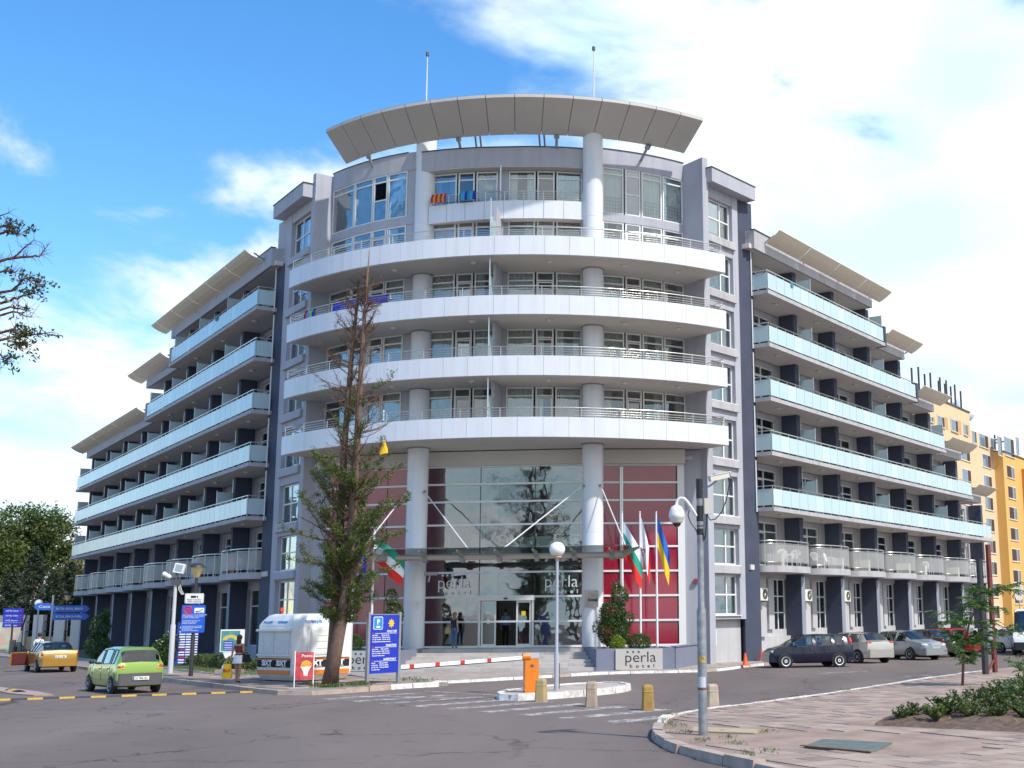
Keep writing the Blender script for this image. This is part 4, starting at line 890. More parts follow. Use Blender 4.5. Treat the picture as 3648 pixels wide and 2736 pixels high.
# ================================================================ vehicles
TYRE = M('tyre_rubber', (.018, .018, .02), .85); RIM = M('wheel_silver', (.42, .42, .43), .4, .2); RIMW = M('wheel_cover', (.8, .8, .8), .4)
CGLASS = M('car_glass', (.012, .016, .016), .04, spec=.9, coat=.6)
CGLASS2 = glass_mat('car_glass_clear', (.42, .5, .48), .09, graze=.5)
BLACKP = M('black_plastic', (.022, .022, .025), .55); GREYP = M('grey_plastic', (.09, .085, .09), .6)
TAILR = M('tail_light_red', (.5, .02, .02), .15, coat=.8); TAILO = M('tail_light_orange', (.75, .25, .03), .2, coat=.8); HEADL = M('head_light', (.75, .77, .8), .08, .3, coat=1.)
PLATE = M('number_plate', (.8, .8, .78), .4); PLBLUE = M('plate_blue', (.02, .08, .5), .4); SEATM = M('car_seat', (.12, .12, .13), .8); INTER = M('car_interior', (.03, .03, .032), .9)
def paint(name, c, metal=.3): return M(name, c, .32, metal, coat=1.)
def lerp_st(st, x):
    st = sorted(st)
    if x <= st[0][0]: return st[0]
    for a, b in zip(st, st[1:]):
        if x <= b[0]:
            t = (x - a[0]) / (b[0] - a[0]); return tuple(a[i] + (b[i] - a[i]) * t for i in range(6))
    return st[-1]
def section(s):
    x, zl, zb, zt, hw, ht = s
    return [(0, zl), (hw * .8, zl), (hw * .95, zl + .07), (hw, zl + .22), (hw * 1.005, zl + (zb - zl) * .62), (hw * .975, zb), (ht * 1.0, zt - min(.07, max(.004, (zt - zb) * .14))), (ht * .82, zt + .004), (0, zt + .02)]
def car(name, label, loc, rz, st, wheels, wr, body_mat, wins, shield, rear, group=None, plate=None, tail=None, head=None, bumper=None, bump_mat=None, cover=RIM, rails=False, wid=None, doors=(), mirror=None, door_open=False, seats=True):
    """st: stations (x, z_low, z_belt, z_top, half width, half roof width), front = +x"""
    t = thing(name, label, 'car', loc, rz, group)
    st = sorted(st); xs = [s[0] for s in st]
    fine = sorted(set([round(v, 3) for v in xs] + [round(xs[0] + (xs[-1] - xs[0]) * i / 44, 3) for i in range(45)]))
    secs = [section(lerp_st(st, x)) for x in fine]
    n = len(secs[0]); b = MB(); vs = []
    for x, sc in zip(fine, secs):
        vs += [(x, -y, z) for y, z in sc] + [(x, y, z) for y, z in sc[-2:0:-1]]
    m = 2 * n - 2
    is_glass = lambda i, j: False
    def in_span(x0, x1, sp): return sp and x0 >= sp[0] - .002 and x1 <= sp[1] + .002
    fs = []; gl_s = MB(); gl_f = MB(); gl_r = MB()
    for i in range(len(fine) - 1):
        for j in range(m):
            jj = j if j < n - 1 else m - 1 - j
            q = (i * m + j, (i + 1) * m + j, (i + 1) * m + (j + 1) % m, i * m + (j + 1) % m)
            if jj in (6, 7) and in_span(fine[i], fine[i + 1], shield): gl_f.add([vs[k] for k in q], [(0, 1, 2, 3)]); continue
            if jj in (6, 7) and in_span(fine[i], fine[i + 1], rear): gl_r.add([vs[k] for k in q], [(0, 1, 2, 3)]); continue
            if jj == 5 and any(in_span(fine[i], fine[i + 1], w_) for w_ in wins): continue
            fs.append(q)
    fs += [tuple(range(m)), tuple(range(len(vs) - 1, len(vs) - 1 - m, -1))]
    b.add(vs, fs); body = b.build('body', body_mat, t, 38)
    for w_ in wins:
        for sg in (-1, 1):
            g = MB(); k = [f for f in fine if w_[0] - .002 <= f <= w_[1] + .002]
            pl_ = []
            for x in k: s = section(lerp_st(st, x)); pl_.append(((x, sg * s[5][0], s[5][1]), (x, sg * s[6][0], s[6][1])))
            for (a0, a1), (c0, c1) in zip(pl_, pl_[1:]): g.add([a0, c0, c1, a1], [(0, 1, 2, 3)])
            if g.v:
                g.build('side_window', CGLASS2, t, 30)
                e = MB(); 
                for q in ((pl_[0][0], pl_[0][1]), (pl_[-1][0], pl_[-1][1])): e.tube([q[0], q[1]], .022, 5)
                e.tube([p[0] for p in pl_], .014, 5); e.tube([p[1] for p in pl_], .016, 5); e.build('window_seal', BLACKP, t)
    for g, nm in ((gl_f, 'windscreen'), (gl_r, 'rear_window')):
        if g.v: g.build(nm, CGLASS2, t, 40)
    # cabin inside
    ww = max(s[4] for s in st); cab0 = min(w_[0] for w_ in wins); cab1 = shield[0] if shield else max(w_[1] for w_ in wins)
    zb = lerp_st(st, (cab0 + cab1) / 2)[2]; ins = MB().box(cab0 - .25, cab1 + .25, -ww * .86, ww * .86, .3, zb - .06); ins.build('cabin_tub', INTER, t)
    if seats:
        for xx, k in ((cab1 - .75, 2), (cab0 + .35, 2)):
            for sg in (-1, 1):
                sx = MB(); sx.hexa([(xx, sg * .36 - .22, zb - .3), (xx, sg * .36 + .22, zb - .3), (xx - .12, sg * .36 + .22, zb - .3), (xx - .12, sg * .36 - .22, zb - .3), (xx - .12, sg * .36 - .19, zb + .14), (xx - .12, sg * .36 + .19, zb + .14), (xx - .24, sg * .36 + .19, zb + .14), (xx - .24, sg * .36 - .19, zb + .14)])
                seat = sx.build('seat', SEATM, t); MB().ell((xx - .19, sg * .36, zb + .25), (.06, .13, .1), 10, 6).build('headrest', M('headrest_grey', (.4, .4, .4), .8), seat, True)
        MB().tube([(cab1 - .2 + .06 * cos(a * pi / 6), .36 + .17 * sin(a * pi / 6), zb - .02 + .15 * cos(a * pi / 6)) for a in range(13)], .014, 5).build('steering_wheel', BLACKP, t)
    for x in wheels:
        hw = lerp_st(st, x)[4]
        for sg in (-1, 1):
            MB().lathe([(wr * .4, -.1), (wr * 1.13, -.1), (wr * 1.13, .004), (wr * .4, .004)], (x, sg * (hw + .0), wr + .01), 28, axis='y').build('wheel_arch', BLACKP, t) if sg > 0 else MB().lathe([(wr * .4, .1), (wr * 1.13, .1), (wr * 1.13, -.004), (wr * .4, -.004)], (x, sg * hw, wr + .01), 28, axis='y').build('wheel_arch', BLACKP, t)
            y = sg * (hw - .06)
            ty = MB().lathe([(wr * .62, -.09), (wr * .9, -.1), (wr, -.07), (wr, .07), (wr * .9, .1), (wr * .62, .09)], (x, y, wr), 26, axis='y').build('wheel', TYRE, t, 40)
            rm = MB().lathe([(.02, .085), (wr * .2, .1), (wr * .3, .075), (wr * .56, .085), (wr * .68, .108), (wr * .68, .02), (.02, .02)] if sg > 0 else [(.02, -.085), (wr * .2, -.1), (wr * .3, -.075), (wr * .56, -.085), (wr * .68, -.108), (wr * .68, -.02), (.02, -.02)], (x, y, wr), 24, axis='y'); rm.build('rim', cover, ty, 30)
            hl = MB()
            for a in range(8): hl.ell((x + wr * .43 * cos(a * pi / 4), y + sg * .072, wr + wr * .43 * sin(a * pi / 4)), (wr * .07, .008, wr * .07), 8, 4)
            hl.build('rim_hole', BLACKP, ty)
    if plate:
        txt, x, z, sg = plate
        pm = MB().box(x - .01, x + .01, -.26, .26, z - .055, z + .055).build('number_plate', PLATE, t)
        MB().box(x + sg * .0105, x + sg * .012, *((.215, .255) if sg < 0 else (-.255, -.215)), z - .05, z + .05).build('plate_band', PLBLUE, t)
        T = Matrix.Translation((x + sg * .011, -.02 * sg * 0, z - .04)) @ Matrix.Rotation(sg * pi / 2, 4, 'Z') @ Matrix.Rotation(pi / 2, 4, 'X'); text(txt, .11, BLK, T, t, name='plate_number', depth=.001, width=.4, bold=.002)
    for q in (tail or []):
        x, y, z, rx, ry, rz_, mt = q
        for sg in (-1, 1): MB().ell((x, sg * y, z), (rx, ry, rz_), 14, 8).build('tail_light', mt, t, True)
    for q in (head or []):
        x, y, z, rx, ry, rz_ = q
        for sg in (-1, 1): MB().ell((x, sg * y, z), (rx, ry, rz_), 14, 8).build('headlight', HEADL, t, True)
    for q in (bumper or []):
        x0, x1, zz0, zz1 = q; hw = lerp_st(st, (x0 + x1) / 2)[4]
        pts = [(x0, hw + .012)] + [(x0 + (x1 - x0) * sin(a * pi / 2 / 5), (hw + .012) * (1 - .16 * (a / 5) ** 2)) for a in range(1, 6)]
        m_ = MB(); full = [(x, -y) for x, y in pts] + [(x, y) for x, y in pts[::-1]]
        for (p0, p1) in zip(full, full[1:]):
            m_.add([(*p0, zz0), (*p1, zz0), (p1[0] * 1.0, p1[1], zz1), (p0[0], p0[1], zz1)], [(0, 1, 2, 3)])
        m_.build('bumper', bump_mat or body_mat, t, 50)
    for x0, x1 in doors:      # shut lines and handles
        for sg in (-1, 1):
            d = MB()
            for xx in (x0, x1):
                s = section(lerp_st(st, xx)); d.tube([(xx, sg * (s[k][0] + .002), s[k][1]) for k in (3, 4, 5)], .006, 4)
            d.build('door_gap', BLACKP, t)
            s = section(lerp_st(st, x0 + .1)); zh = s[4][1] + (s[5][1] - s[4][1]) * .45; MB().ell((x0 + .13, sg * (s[4][0] + .008), zh), (.08, .018, .02), 10, 5).build('door_handle', BLACKP, t, True)
    if mirror:
        for sg in (-1, 1): s = section(lerp_st(st, mirror)); MB().ell((mirror, sg * (s[5][0] + .1), s[5][1] + .05), (.06, .1, .07), 10, 6).build('wing_mirror', BLACKP, t, True)
    if rails:
        for sg in (-1, 1): MB().tube([(x, sg * .5, lerp_st(st, x)[3] + .05) for x in (rails[0], rails[0] + .1, rails[1] - .1, rails[1])], .015, 6).build('roof_rail', BLACKP, t)
    return t
LIME = paint('lime_green_paint', (.27, .42, .07), .35)
def hdg(dx, dy): return atan2(dy, dx)
# green city hatchback
gc = car('hatchback_car', 'small lime green hatchback with grey rear bumper driving past the speed bump', (-18.35, 42.75, 0), hdg(-1.95, 2.26),
    [(-1.74, .34, .82, .86, .66, .5), (-1.70, .26, .95, 1.0, .735, .6), (-1.52, .22, .97, 1.38, .745, .6), (-1.32, .2, .97, 1.47, .75, .59), (-.4, .18, .95, 1.49, .75, .6), (.35, .18, .93, 1.44, .75, .585), (1.02, .19, .95, .98, .75, .64), (1.5, .22, .8, .84, .72, .6), (1.74, .3, .66, .7, .6, .5)],
    (-1.16, 1.18), .275, LIME, [(-1.32, -.98), (-.9, -.12), (-.04, .78)], (.35, 1.02), (-1.70, -1.52), plate=('CA 7944 AH', -1.79, .5, -1), tail=[(-1.68, .6, .86, .06, .14, .085, TAILR), (-1.69, .56, .81, .065, .08, .05, TAILO)],
    head=[(1.6, .52, .72, .12, .14, .09)], bumper=[(-1.4, -1.77, .28, .66), (1.3, 1.77, .25, .55)], bump_mat=GREYP, doors=((-.08, .85), (-.95, -.08)), mirror=.72, cover=RIM)
# ochre taxi saloon, door open
TAXI = paint('ochre_yellow_paint', (.4, .21, .025), .2)
sal = [(-2.2, .36, .84, .88, .72, .6), (-2.1, .28, 1.0, 1.02, .8, .66), (-1.72, .24, 1.02, 1.05, .84, .64), (-1.05, .22, .98, 1.38, .85, .58), (-.2, .2, .95, 1.42, .85, .6), (.5, .2, .93, 1.38, .85, .59), (1.2, .2, .95, .99, .84, .7), (1.9, .24, .82, .86, .8, .66), (2.2, .34, .66, .7, .66, .5)]
tx = car('taxi_car', 'ochre yellow saloon taxi stopped with its driver door open', (-29.85, 61.2, 0), hdg(-2.3, 3.1), sal, (-1.32, 1.3), .3, TAXI, [(-1.05, -.5), (-.42, .15), (.23, .95)], (.5, 1.2), (-1.72, -1.05),
    plate=('A 2211 BB', -2.2, .74, -1), tail=[(-2.1, .66, .84, .08, .16, .1, TAILR)], head=[(2.0, .6, .7, .14, .16, .08)], bumper=[(-1.8, -2.24, .3, .62), (1.8, 2.24, .28, .56)], doors=((-.38, .2),), mirror=None)
dd = MB().hexa([(.25, .86, .3), (1.15, .86, .3), (1.15, .82, .3), (.25, .82, .3), (.25, .84, .92), (1.15, .84, .92), (1.15, .8, .92), (.25, .8, .92)])
me = dd.mesh('open_door', TAXI); Tm = Matrix.Translation((1.15, .86, 0)) @ Matrix.Rotation(radians(-62), 4, 'Z') @ Matrix.Translation((-1.15, -.86, 0)); me.transform(Tm); od = put('open_door', me, tx)
wf = MB().tube([(.27, .83, .92), (.4, .79, 1.36), (.62, .78, 1.4), (1.12, .82, .94)], .025, 6); me = wf.mesh('door_frame', BLACKP); me.transform(Tm); put('door_frame', me, od)
wd_ = MB().add([(.27, .83, .92), (.4, .79, 1.36), (.62, .78, 1.4), (1.12, .82, .94)], [(0, 1, 2, 3)]); me = wd_.mesh('door_glass', CGLASS2); me.transform(Tm); put('door_glass', me, od)
ic = MB().box(.3, 1.1, .77, .8, .36, .88); me = ic.mesh('door_card', M('maroon_trim', (.09, .015, .02), .7)); me.transform(Tm); put('door_card', me, od)
# parked cars along the right wing
BLUE = M('navy_blue_paint', (.003, .004, .022), .3, coat=.5)
hb = [(-1.95, .34, .86, .9, .7, .54), (-1.9, .27, .98, 1.02, .8, .64), (-1.66, .23, 1.0, 1.36, .83, .6), (-1.45, .22, .99, 1.42, .835, .6), (-.4, .2, .95, 1.45, .84, .62), (.3, .2, .93, 1.42, .84, .61), (1.15, .2, .93, .97, .83, .68), (1.7, .23, .8, .84, .79, .62), (1.96, .32, .64, .68, .64, .5)]
car('hatchback_car', 'navy blue hatchback with tall red tail lights parked by the traffic cones', (6.4, 57.1, 0), hdg(-2.48, -.5), hb, (-1.2, 1.28), .3, BLUE, [(-1.45, -1.0), (-.9, -.12), (-.02, .9)], (.3, 1.15), (-1.9, -1.45), plate=('A 4784 H', -1.99, .78, -1),
    tail=[(-1.78, .66, 1.1, .1, .1, .2, TAILR)], head=[(1.75, .58, .68, .16, .15, .1)], bumper=[(-1.6, -1.99, .28, .6), (1.55, 2.0, .26, .55)], doors=((-.06, .95), (-.95, -.06)), mirror=.82, cover=RIMW)
SILV = paint('beige_silver_paint', (.5, .47, .42), .6); SILV2 = paint('blue_silver_paint', (.36, .39, .41), .65); BLKC = paint('black_car_paint', (.012, .013, .016), .3); REDC = paint('red_car_paint', (.42, .012, .01), .05); WHC = M('white_car_paint', (.8, .8, .8), .3, coat=1.)
mg = [(-2.05, .36, .8, .84, .72, .58), (-1.98, .28, .98, 1.0, .84, .68), (-1.72, .24, 1.02, 1.08, .87, .66), (-1.45, .22, 1.02, 1.4, .88, .6), (-.4, .2, .98, 1.46, .88, .63), (.4, .2, .96, 1.42, .88, .62), (1.3, .2, .96, 1.0, .87, .7), (1.85, .24, .82, .86, .82, .64), (2.1, .34, .64, .68, .66, .5)]
car('hatchback_car', 'beige silver hatchback with a notched tail parked beside the navy car', (9.2, 62.1, 0), hdg(-.55, .84), mg, (-1.3, 1.32), .32, SILV, [(-1.3, -.6), (-.5, .85)], (.4, 1.3), (-1.72, -1.35), plate=('A 1187 KA', -2.02, .8, -1), tail=[(-1.92, .68, .98, .1, .18, .07, TAILR)], head=[(1.9, .6, .7, .14, .16, .09)], bumper=[(-1.7, -2.09, .28, .66), (1.65, 2.14, .26, .56)], doors=((-.45, .95),), mirror=.95)
sal2 = [(-2.35, .36, .88, .92, .74, .6), (-2.2, .28, 1.02, 1.04, .86, .68), (-1.75, .24, 1.03, 1.07, .9, .66), (-.95, .22, .99, 1.42, .91, .6), (-.1, .2, .96, 1.47, .91, .63), (.55, .2, .95, 1.42, .91, .62), (1.35, .2, .97, 1.02, .9, .72), (2.05, .24, .85, .89, .86, .68), (2.35, .34, .66, .72, .7, .52)]
ps = car('saloon_car', 'grey silver saloon parked nose out with chrome grille', (12.35, 65.7, 0), hdg(.56, -.83), sal2, (-1.35, 1.35), .32, SILV2, [(-.95, -.4), (-.32, .25), (.33, 1.05)], (.55, 1.35), (-1.75, -.95), plate=('A 7107 KA', 2.37, .5, 1), tail=[(-2.2, .7, .9, .1, .16, .09, TAILR)], head=[(2.12, .64, .76, .2, .18, .09)], bumper=[(-1.9, -2.4, .28, .62), (1.9, 2.4, .26, .6)], doors=((-.36, .3), (.3, 1.1)), mirror=1.08)
MB().hexa([(2.34, -.3, .55), (2.39, -.26, .55), (2.39, .26, .55), (2.34, .3, .55), (2.27, -.36, .82), (2.31, -.32, .82), (2.31, .32, .82), (2.27, .36, .82)]).build('grille', M('chrome', (.5, .5, .52), .15, 1.), ps)
car('saloon_car', 'black saloon parked between the silver saloon and the red estate', (14.2, 69.6, 0), hdg(-.56, .83), sal2, (-1.35, 1.35), .32, BLKC, [(-.95, -.4), (-.32, .25), (.33, 1.05)], (.55, 1.35), (-1.75, -.95), plate=('A 6274 AH', -2.36, .78, -1), tail=[(-2.2, .72, .9, .1, .16, .09, TAILR)], head=[(2.12, .64, .76, .2, .18, .09)], bumper=[(-1.9, -2.4, .3, .62)], doors=((-.36, .3),), mirror=1.08)
est = [(-2.1, .36, .86, .9, .74, .6), (-2.06, .28, .98, 1.02, .83, .68), (-1.92, .24, .99, 1.36, .84, .62), (-1.7, .22, .98, 1.45, .85, .62), (-.3, .2, .95, 1.48, .85, .64), (.5, .2, .94, 1.44, .85, .62), (1.25, .2, .95, 1.0, .84, .7), (1.85, .24, .82, .86, .8, .64), (2.1, .34, .66, .7, .66, .5)]
car('estate_car', 'bright red estate car with black roof rails', (15.7, 71.9, 0), hdg(-.8, .6), est, (-1.3, 1.28), .3, REDC, [(-1.7, -1.05), (-.95, -.1), (0, .95)], (.5, 1.25), (-2.06, -1.7), plate=('A 3195 B', -2.12, .7, -1), tail=[(-2.03, .72, .92, .06, .1, .16, TAILR)], head=[(1.9, .6, .7, .14, .16, .08)], bumper=[(-1.75, -2.14, .3, .6), (1.7, 2.15, .28, .56)], doors=((-.05, 1.0), (-1.0, -.05)), mirror=.92, rails=(-1.7, .5), cover=RIMW)
car('saloon_car', 'dark car parked behind the red estate', (21.0, 77.5, 0), hdg(-.56, .83), sal2, (-1.35, 1.35), .32, BLKC, [(-.95, -.4), (-.32, .25), (.33, 1.05)], (.55, 1.35), (-1.75, -.95), tail=[(-2.2, .72, .9, .1, .16, .09, TAILR)], seats=False)
car('hatchback_car', 'white hatchback parked in front of the white minibus', (19.6, 75.6, 0), hdg(-.6, .8), hb, (-1.2, 1.28), .3, WHC, [(-1.45, -1.0), (-.9, -.12), (-.02, .9)], (.3, 1.15), (-1.9, -1.45), tail=[(-1.78, .66, 1.1, .1, .1, .2, TAILR)], seats=False)
van = [(-2.8, .4, 1.3, 2.3, .9, .78), (-2.6, .3, 1.35, 2.5, .98, .84), (1.2, .28, 1.3, 2.52, .99, .86), (1.45, .28, 1.28, 2.4, .99, .84), (2.05, .28, 1.2, 1.26, .98, .86), (2.65, .3, 1.0, 1.06, .93, .8), (2.8, .4, .8, .86, .85, .7)]
vn = car('minibus', 'white minibus with raised roof facing the camera at the street edge', (20.9, 71.6, 0), hdg(-.35, -.94), van, (-1.6, 1.75), .34, WHC, [(-2.4, -1.2), (-1.1, .2), (.4, 1.2)], (1.45, 2.05), None, plate=('A 0661 KM', 2.82, .55, 1), head=[(2.62, .74, .86, .12, .16, .1)], bumper=[(2.3, 2.85, .3, .72)], bump_mat=BLACKP, mirror=1.7)
vn['category'] = 'minibus'
MB().hexa([(2.72, -.5, .78), (2.8, -.48, .78), (2.8, .48, .78), (2.72, .5, .78), (2.6, -.5, 1.0), (2.66, -.48, 1.0), (2.66, .48, 1.0), (2.6, .5, 1.0)]).build('grille', BLACKP, vn)
MB().ell((-.2, 0, 2.55), (.7, .5, .16), 16, 8).build('roof_unit', WHC, vn, True)
# ================================================================ people
SKIN = M('skin', (.55, .33, .24), .55); SKIN2 = M('skin_tan', (.42, .24, .16), .55)
def person(name, label, loc, rz, J, zones, hair, h=1.68, fem=True):
    """one continuous body grown from a posed skeleton; zones: list of (test(co, limb) -> material)"""
    D = dict(pel=(0, 0, .95), wst=(0, .01, 1.1), cst=(0, 0, 1.3), nkb=(0, 0, 1.43), nkt=(0, .01, 1.5), hd=(0, .025, 1.6), top=(0, .015, 1.68),
             shl=(-.165, 0, 1.39), ell=(-.2, -.01, 1.12), wrl=(-.21, .04, .89), hnl=(-.21, .06, .82), shr=(.165, 0, 1.39), elr=(.2, -.01, 1.12), wrr=(.21, .04, .89), hnr=(.21, .06, .82),
             hpl=(-.085, 0, .9), knl=(-.09, .02, .49), anl=(-.09, -.01, .09), htl=(-.09, -.04, .04), tol=(-.1, .13, .03), hpr=(.085, 0, .9), knr=(.09, .02, .49), anr=(.09, -.01, .09), her=(.09, -.04, .04), tor=(.1, .13, .03))
    D.update(J)
    Rd = dict(pel=(.15, .11), wst=(.115, .09), cst=(.145, .1), nkb=(.07, .06), nkt=(.05, .05), hd=(.082, .1), top=(.06, .075), shl=(.055, .055), ell=(.04, .04), wrl=(.028, .026), hnl=(.036, .02), hpl=(.095, .1), knl=(.058, .062), anl=(.036, .042), htl=(.034, .03), tol=(.035, .022))
    E_ = [('pel', 'wst'), ('wst', 'cst'), ('cst', 'nkb'), ('nkb', 'nkt'), ('nkt', 'hd'), ('hd', 'top')]
    for s, hh in (('l', 'htl'), ('r', 'her')): E_ += [('cst', 'sh' + s), ('sh' + s, 'el' + s), ('el' + s, 'wr' + s), ('wr' + s, 'hn' + s), ('pel', 'hp' + s), ('hp' + s, 'kn' + s), ('kn' + s, 'an' + s), ('an' + s, 'to' + s)]
    ks = [k for k in D if k not in ('htl', 'her')]
    me = bpy.data.meshes.new('body'); me.from_pydata([D[k] for k in ks], [(ks.index(a), ks.index(b)) for a, b in E_], [])
    ob = bpy.data.objects.new('body', me); COL.objects.link(ob); m = ob.modifiers.new('s', 'SKIN'); m.use_smooth_shade = True
    for i, k in enumerate(ks):
        r = Rd.get(k) or Rd.get(k[:-1] + 'l') or (.05, .05); me.skin_vertices[0].data[i].radius = r; me.skin_vertices[0].data[i].use_root = (k == 'pel')
    sm = ob.modifiers.new('d', 'SUBSURF'); sm.levels = 2; sm.render_levels = 2
    bpy.context.view_layer.update(); nm = bpy.data.meshes.new_from_object(ob.evaluated_get(bpy.context.evaluated_depsgraph_get()))
    COL.objects.unlink(ob); bpy.data.objects.remove(ob)
    # five fingers on each hand, nose, ears
    f = MB()
    for s in 'lr':
        w_, hn = Vector(D['wr' + s]), Vector(D['hn' + s]); d = (hn - w_).normalized(); side = Vector((1, 0, 0)) if abs(d.x) < .8 else Vector((0, 1, 0)); side = (side - d * side.dot(d)).normalized(); pal = d.cross(side)
        for i, ln in enumerate((.06, .072, .068, .052)): b0 = hn + side * (-.024 + .016 * i); f.tube([b0 - d * .01, b0 + d * ln * .5 + pal * .008, b0 + d * ln + pal * .026], [.0095, .009, .007], 6)
        b0 = w_ + d * .03 + side * -.034; f.tube([b0, b0 + d * .03 - side * .02 + pal * .01, b0 + d * .062 - side * .018 + pal * .022], [.011, .01, .008], 6)
    hd = Vector(D['hd']); f.ell(tuple(hd + Vector((0, .098, -.02))), (.014, .018, .022), 8, 5); [f.ell(tuple(hd + Vector((sg * .085, -.005, -.01))), (.012, .02, .03), 8, 5) for sg in (-1, 1)]
    nv = len(nm.vertices); vv = [tuple(v.co) for v in nm.vertices] + f.v; ff = [tuple(p.vertices) for p in nm.polygons] + [tuple(i + nv for i in q) for q in f.f]
    bm_ = bpy.data.meshes.new('body'); bm_.from_pydata(vv, [], ff); mats = []; idx = []
    for p in bm_.polygons:
        c = p.center; mt = None
        if p.index >= len(nm.polygons): mt = zones[-1]
        else:
            for t_, m_ in zones[:-1]:
                if t_(c): mt = m_; break
            mt = mt or zones[-1]
        if mt not in mats: mats.append(mt)
        idx.append(mats.index(mt))
    for m_ in mats: bm_.materials.append(m_)
    bm_.polygons.foreach_set('material_index', idx); bm_.polygons.foreach_set('use_smooth', [True] * len(bm_.polygons)); bm_.update()
    k = h / 1.74; t = thing(name, label, 'person', loc, rz); t.scale = (k, k, k)
    put('body', bm_, t)
    hm, hl = hair; b = MB(); b.ell(tuple(hd + Vector((0, -.022, .045))), (.1, .115, .1), 16, 10)
    if hl: b.ell(tuple(hd + Vector((0, -.06, -.05 - hl * .3))), (.1, .06, .06 + hl * .55), 14, 10)
    b.build('hair', hm, t, True)
    ey = MB(); [ey.ell(tuple(hd + Vector((sg * .032, .088, .012))), (.011, .008, .007), 8, 5) for sg in (-1, 1)]; ey.build('eyes', BLK, t, True); MB().ell(tuple(hd + Vector((0, .09, -.05))), (.024, .008, .007), 8, 4).build('mouth', M('lips', (.4, .13, .12), .5), t, True)
    return t
HAIRD = M('hair_dark', (.035, .016, .012), .5); HAIRB = M('hair_light_brown', (.28, .16, .08), .5)
RUST = M('rust_red_top', (.17, .035, .025), .8); WHITEC = M('white_cotton', (.78, .78, .8), .85); NAVYC = M('navy_cotton', (.02, .02, .06), .85); DENIM = M('denim', (.09, .16, .3), .85, var=.25, scale=9); BLACKC = M('black_cloth', (.012, .012, .014), .85)
# woman walking with shopping bags
wp_ = onz(*R1(2050, 1292), .14)
wm = person('person', 'woman in rust red camisole and white shorts carrying a yellow shopping bag on the pavement', (wp_.x, wp_.y, .142), radians(-12), dict(ell=(-.24, -.02, 1.14), wrl=(-.3, .02, .92), hnl=(-.31, .03, .85), elr=(.2, -.03, 1.14), wrr=(.19, .09, 1.0), hnr=(.17, .13, .97), knl=(-.08, .05, .5), anl=(-.06, .02, .09), tol=(-.07, .16, .03), knr=(.08, .0, .5), anr=(.08, -.1, .1), tor=(.09, .03, .02)),
    [(lambda c: .78 < c.z < .99 and abs(c.x) < .22, WHITEC), (lambda c: 1.1 < c.z < 1.33 and abs(c.x) < .165, RUST), (lambda c: c.z < .055, BLACKC), (lambda c: False, SKIN2), SKIN2], (HAIRD, .16), 1.68)
sk = MB().grid(lambda u, v: ((.165 + .06 * v) * cos(2 * pi * u) * (1 + .05 * sin(14 * pi * u) * v), (.125 + .06 * v) * sin(2 * pi * u), 1.0 - .3 * v), 28, 4); sk.build('shorts', WHITEC, wm, True)
MB().grid(lambda u, v: (.168 * cos(2 * pi * u), .128 * sin(2 * pi * u), 1.0 + .03 * v), 24, 1).build('belt', BLACKC, wm, True)
cm_ = MB().grid(lambda u, v: ((.125 + .045 * v) * cos(2 * pi * u), (.1 + .015 * v) * sin(2 * pi * u) - .005, 1.09 + .24 * v), 24, 3); cm_.build('camisole', RUST, wm, True)
for sg in (-1, 1): MB().tube([(sg * .08, -.1, 1.32), (sg * .075, -.06, 1.41), (sg * .075, .06, 1.4), (sg * .08, .1, 1.32)], .006, 5).build('shoulder_strap', WHITEC, wm)
K_ = 1.68 / 1.74
def bag(nm, label, loc, rz, w, d, hh, mat, extra=None):
    t = thing(nm, label, 'bag', loc, rz)
    MB().grid(lambda u, v: ((w / 2) * (1 - .35 * v ** 3) * np.sign(cos(2 * pi * u)) * abs(cos(2 * pi * u)) ** .6 * (1 + .05 * sin(v * 9 + u * 12)), (d / 2) * (1 - .7 * v) * np.sign(sin(2 * pi * u)) * abs(sin(2 * pi * u)) ** .6, hh * v), 24, 8).build('bag_body', mat, t, True)
    MB().ell((0, 0, .01), (w * .48, d * .46, .02), 14, 5).build('bag_base', mat, t, True)
    MB().tube([(-w * .2, 0, hh * .97), (-w * .12, 0, hh * 1.22), (w * .0, 0, hh * 1.3), (w * .12, 0, hh * 1.22), (w * .2, 0, hh * .97)], .012, 6).build('handle', mat, t)
    return t
YBAG = M('yellow_plastic_bag', (.8, .46, .01), .35); hx = -.31 * K_
yb = bag('shopping_bag', 'full yellow plastic shopping bag with red lettering hanging from the woman\'s hand', (wp_.x - .36, wp_.y - .05, .3), 0, .34, .16, .5, YBAG)
text('BILLA', .13, M('red_print', (.6, .02, .02), .5), face((0, -.082, .24), 0), yb, name='lettering', width=.26, bold=.004)
bag('shopping_bag', 'crumpled white plastic bag beside the yellow shopping bag', (wp_.x - .5, wp_.y + .12, .36), .3, .3, .12, .4, M('white_plastic_bag', (.75, .75, .78), .3))
hb_ = bag('handbag', 'black shoulder bag under the walking woman\'s right arm', (wp_.x + .29, wp_.y - .02, .86), .5, .3, .1, .26, BLACKC); MB().tube([(-.1, 0, .25), (-.1, .02, .55), (-.09, .04, .62)], .012, 5).build('shoulder_strap', BLACKC, hb_)
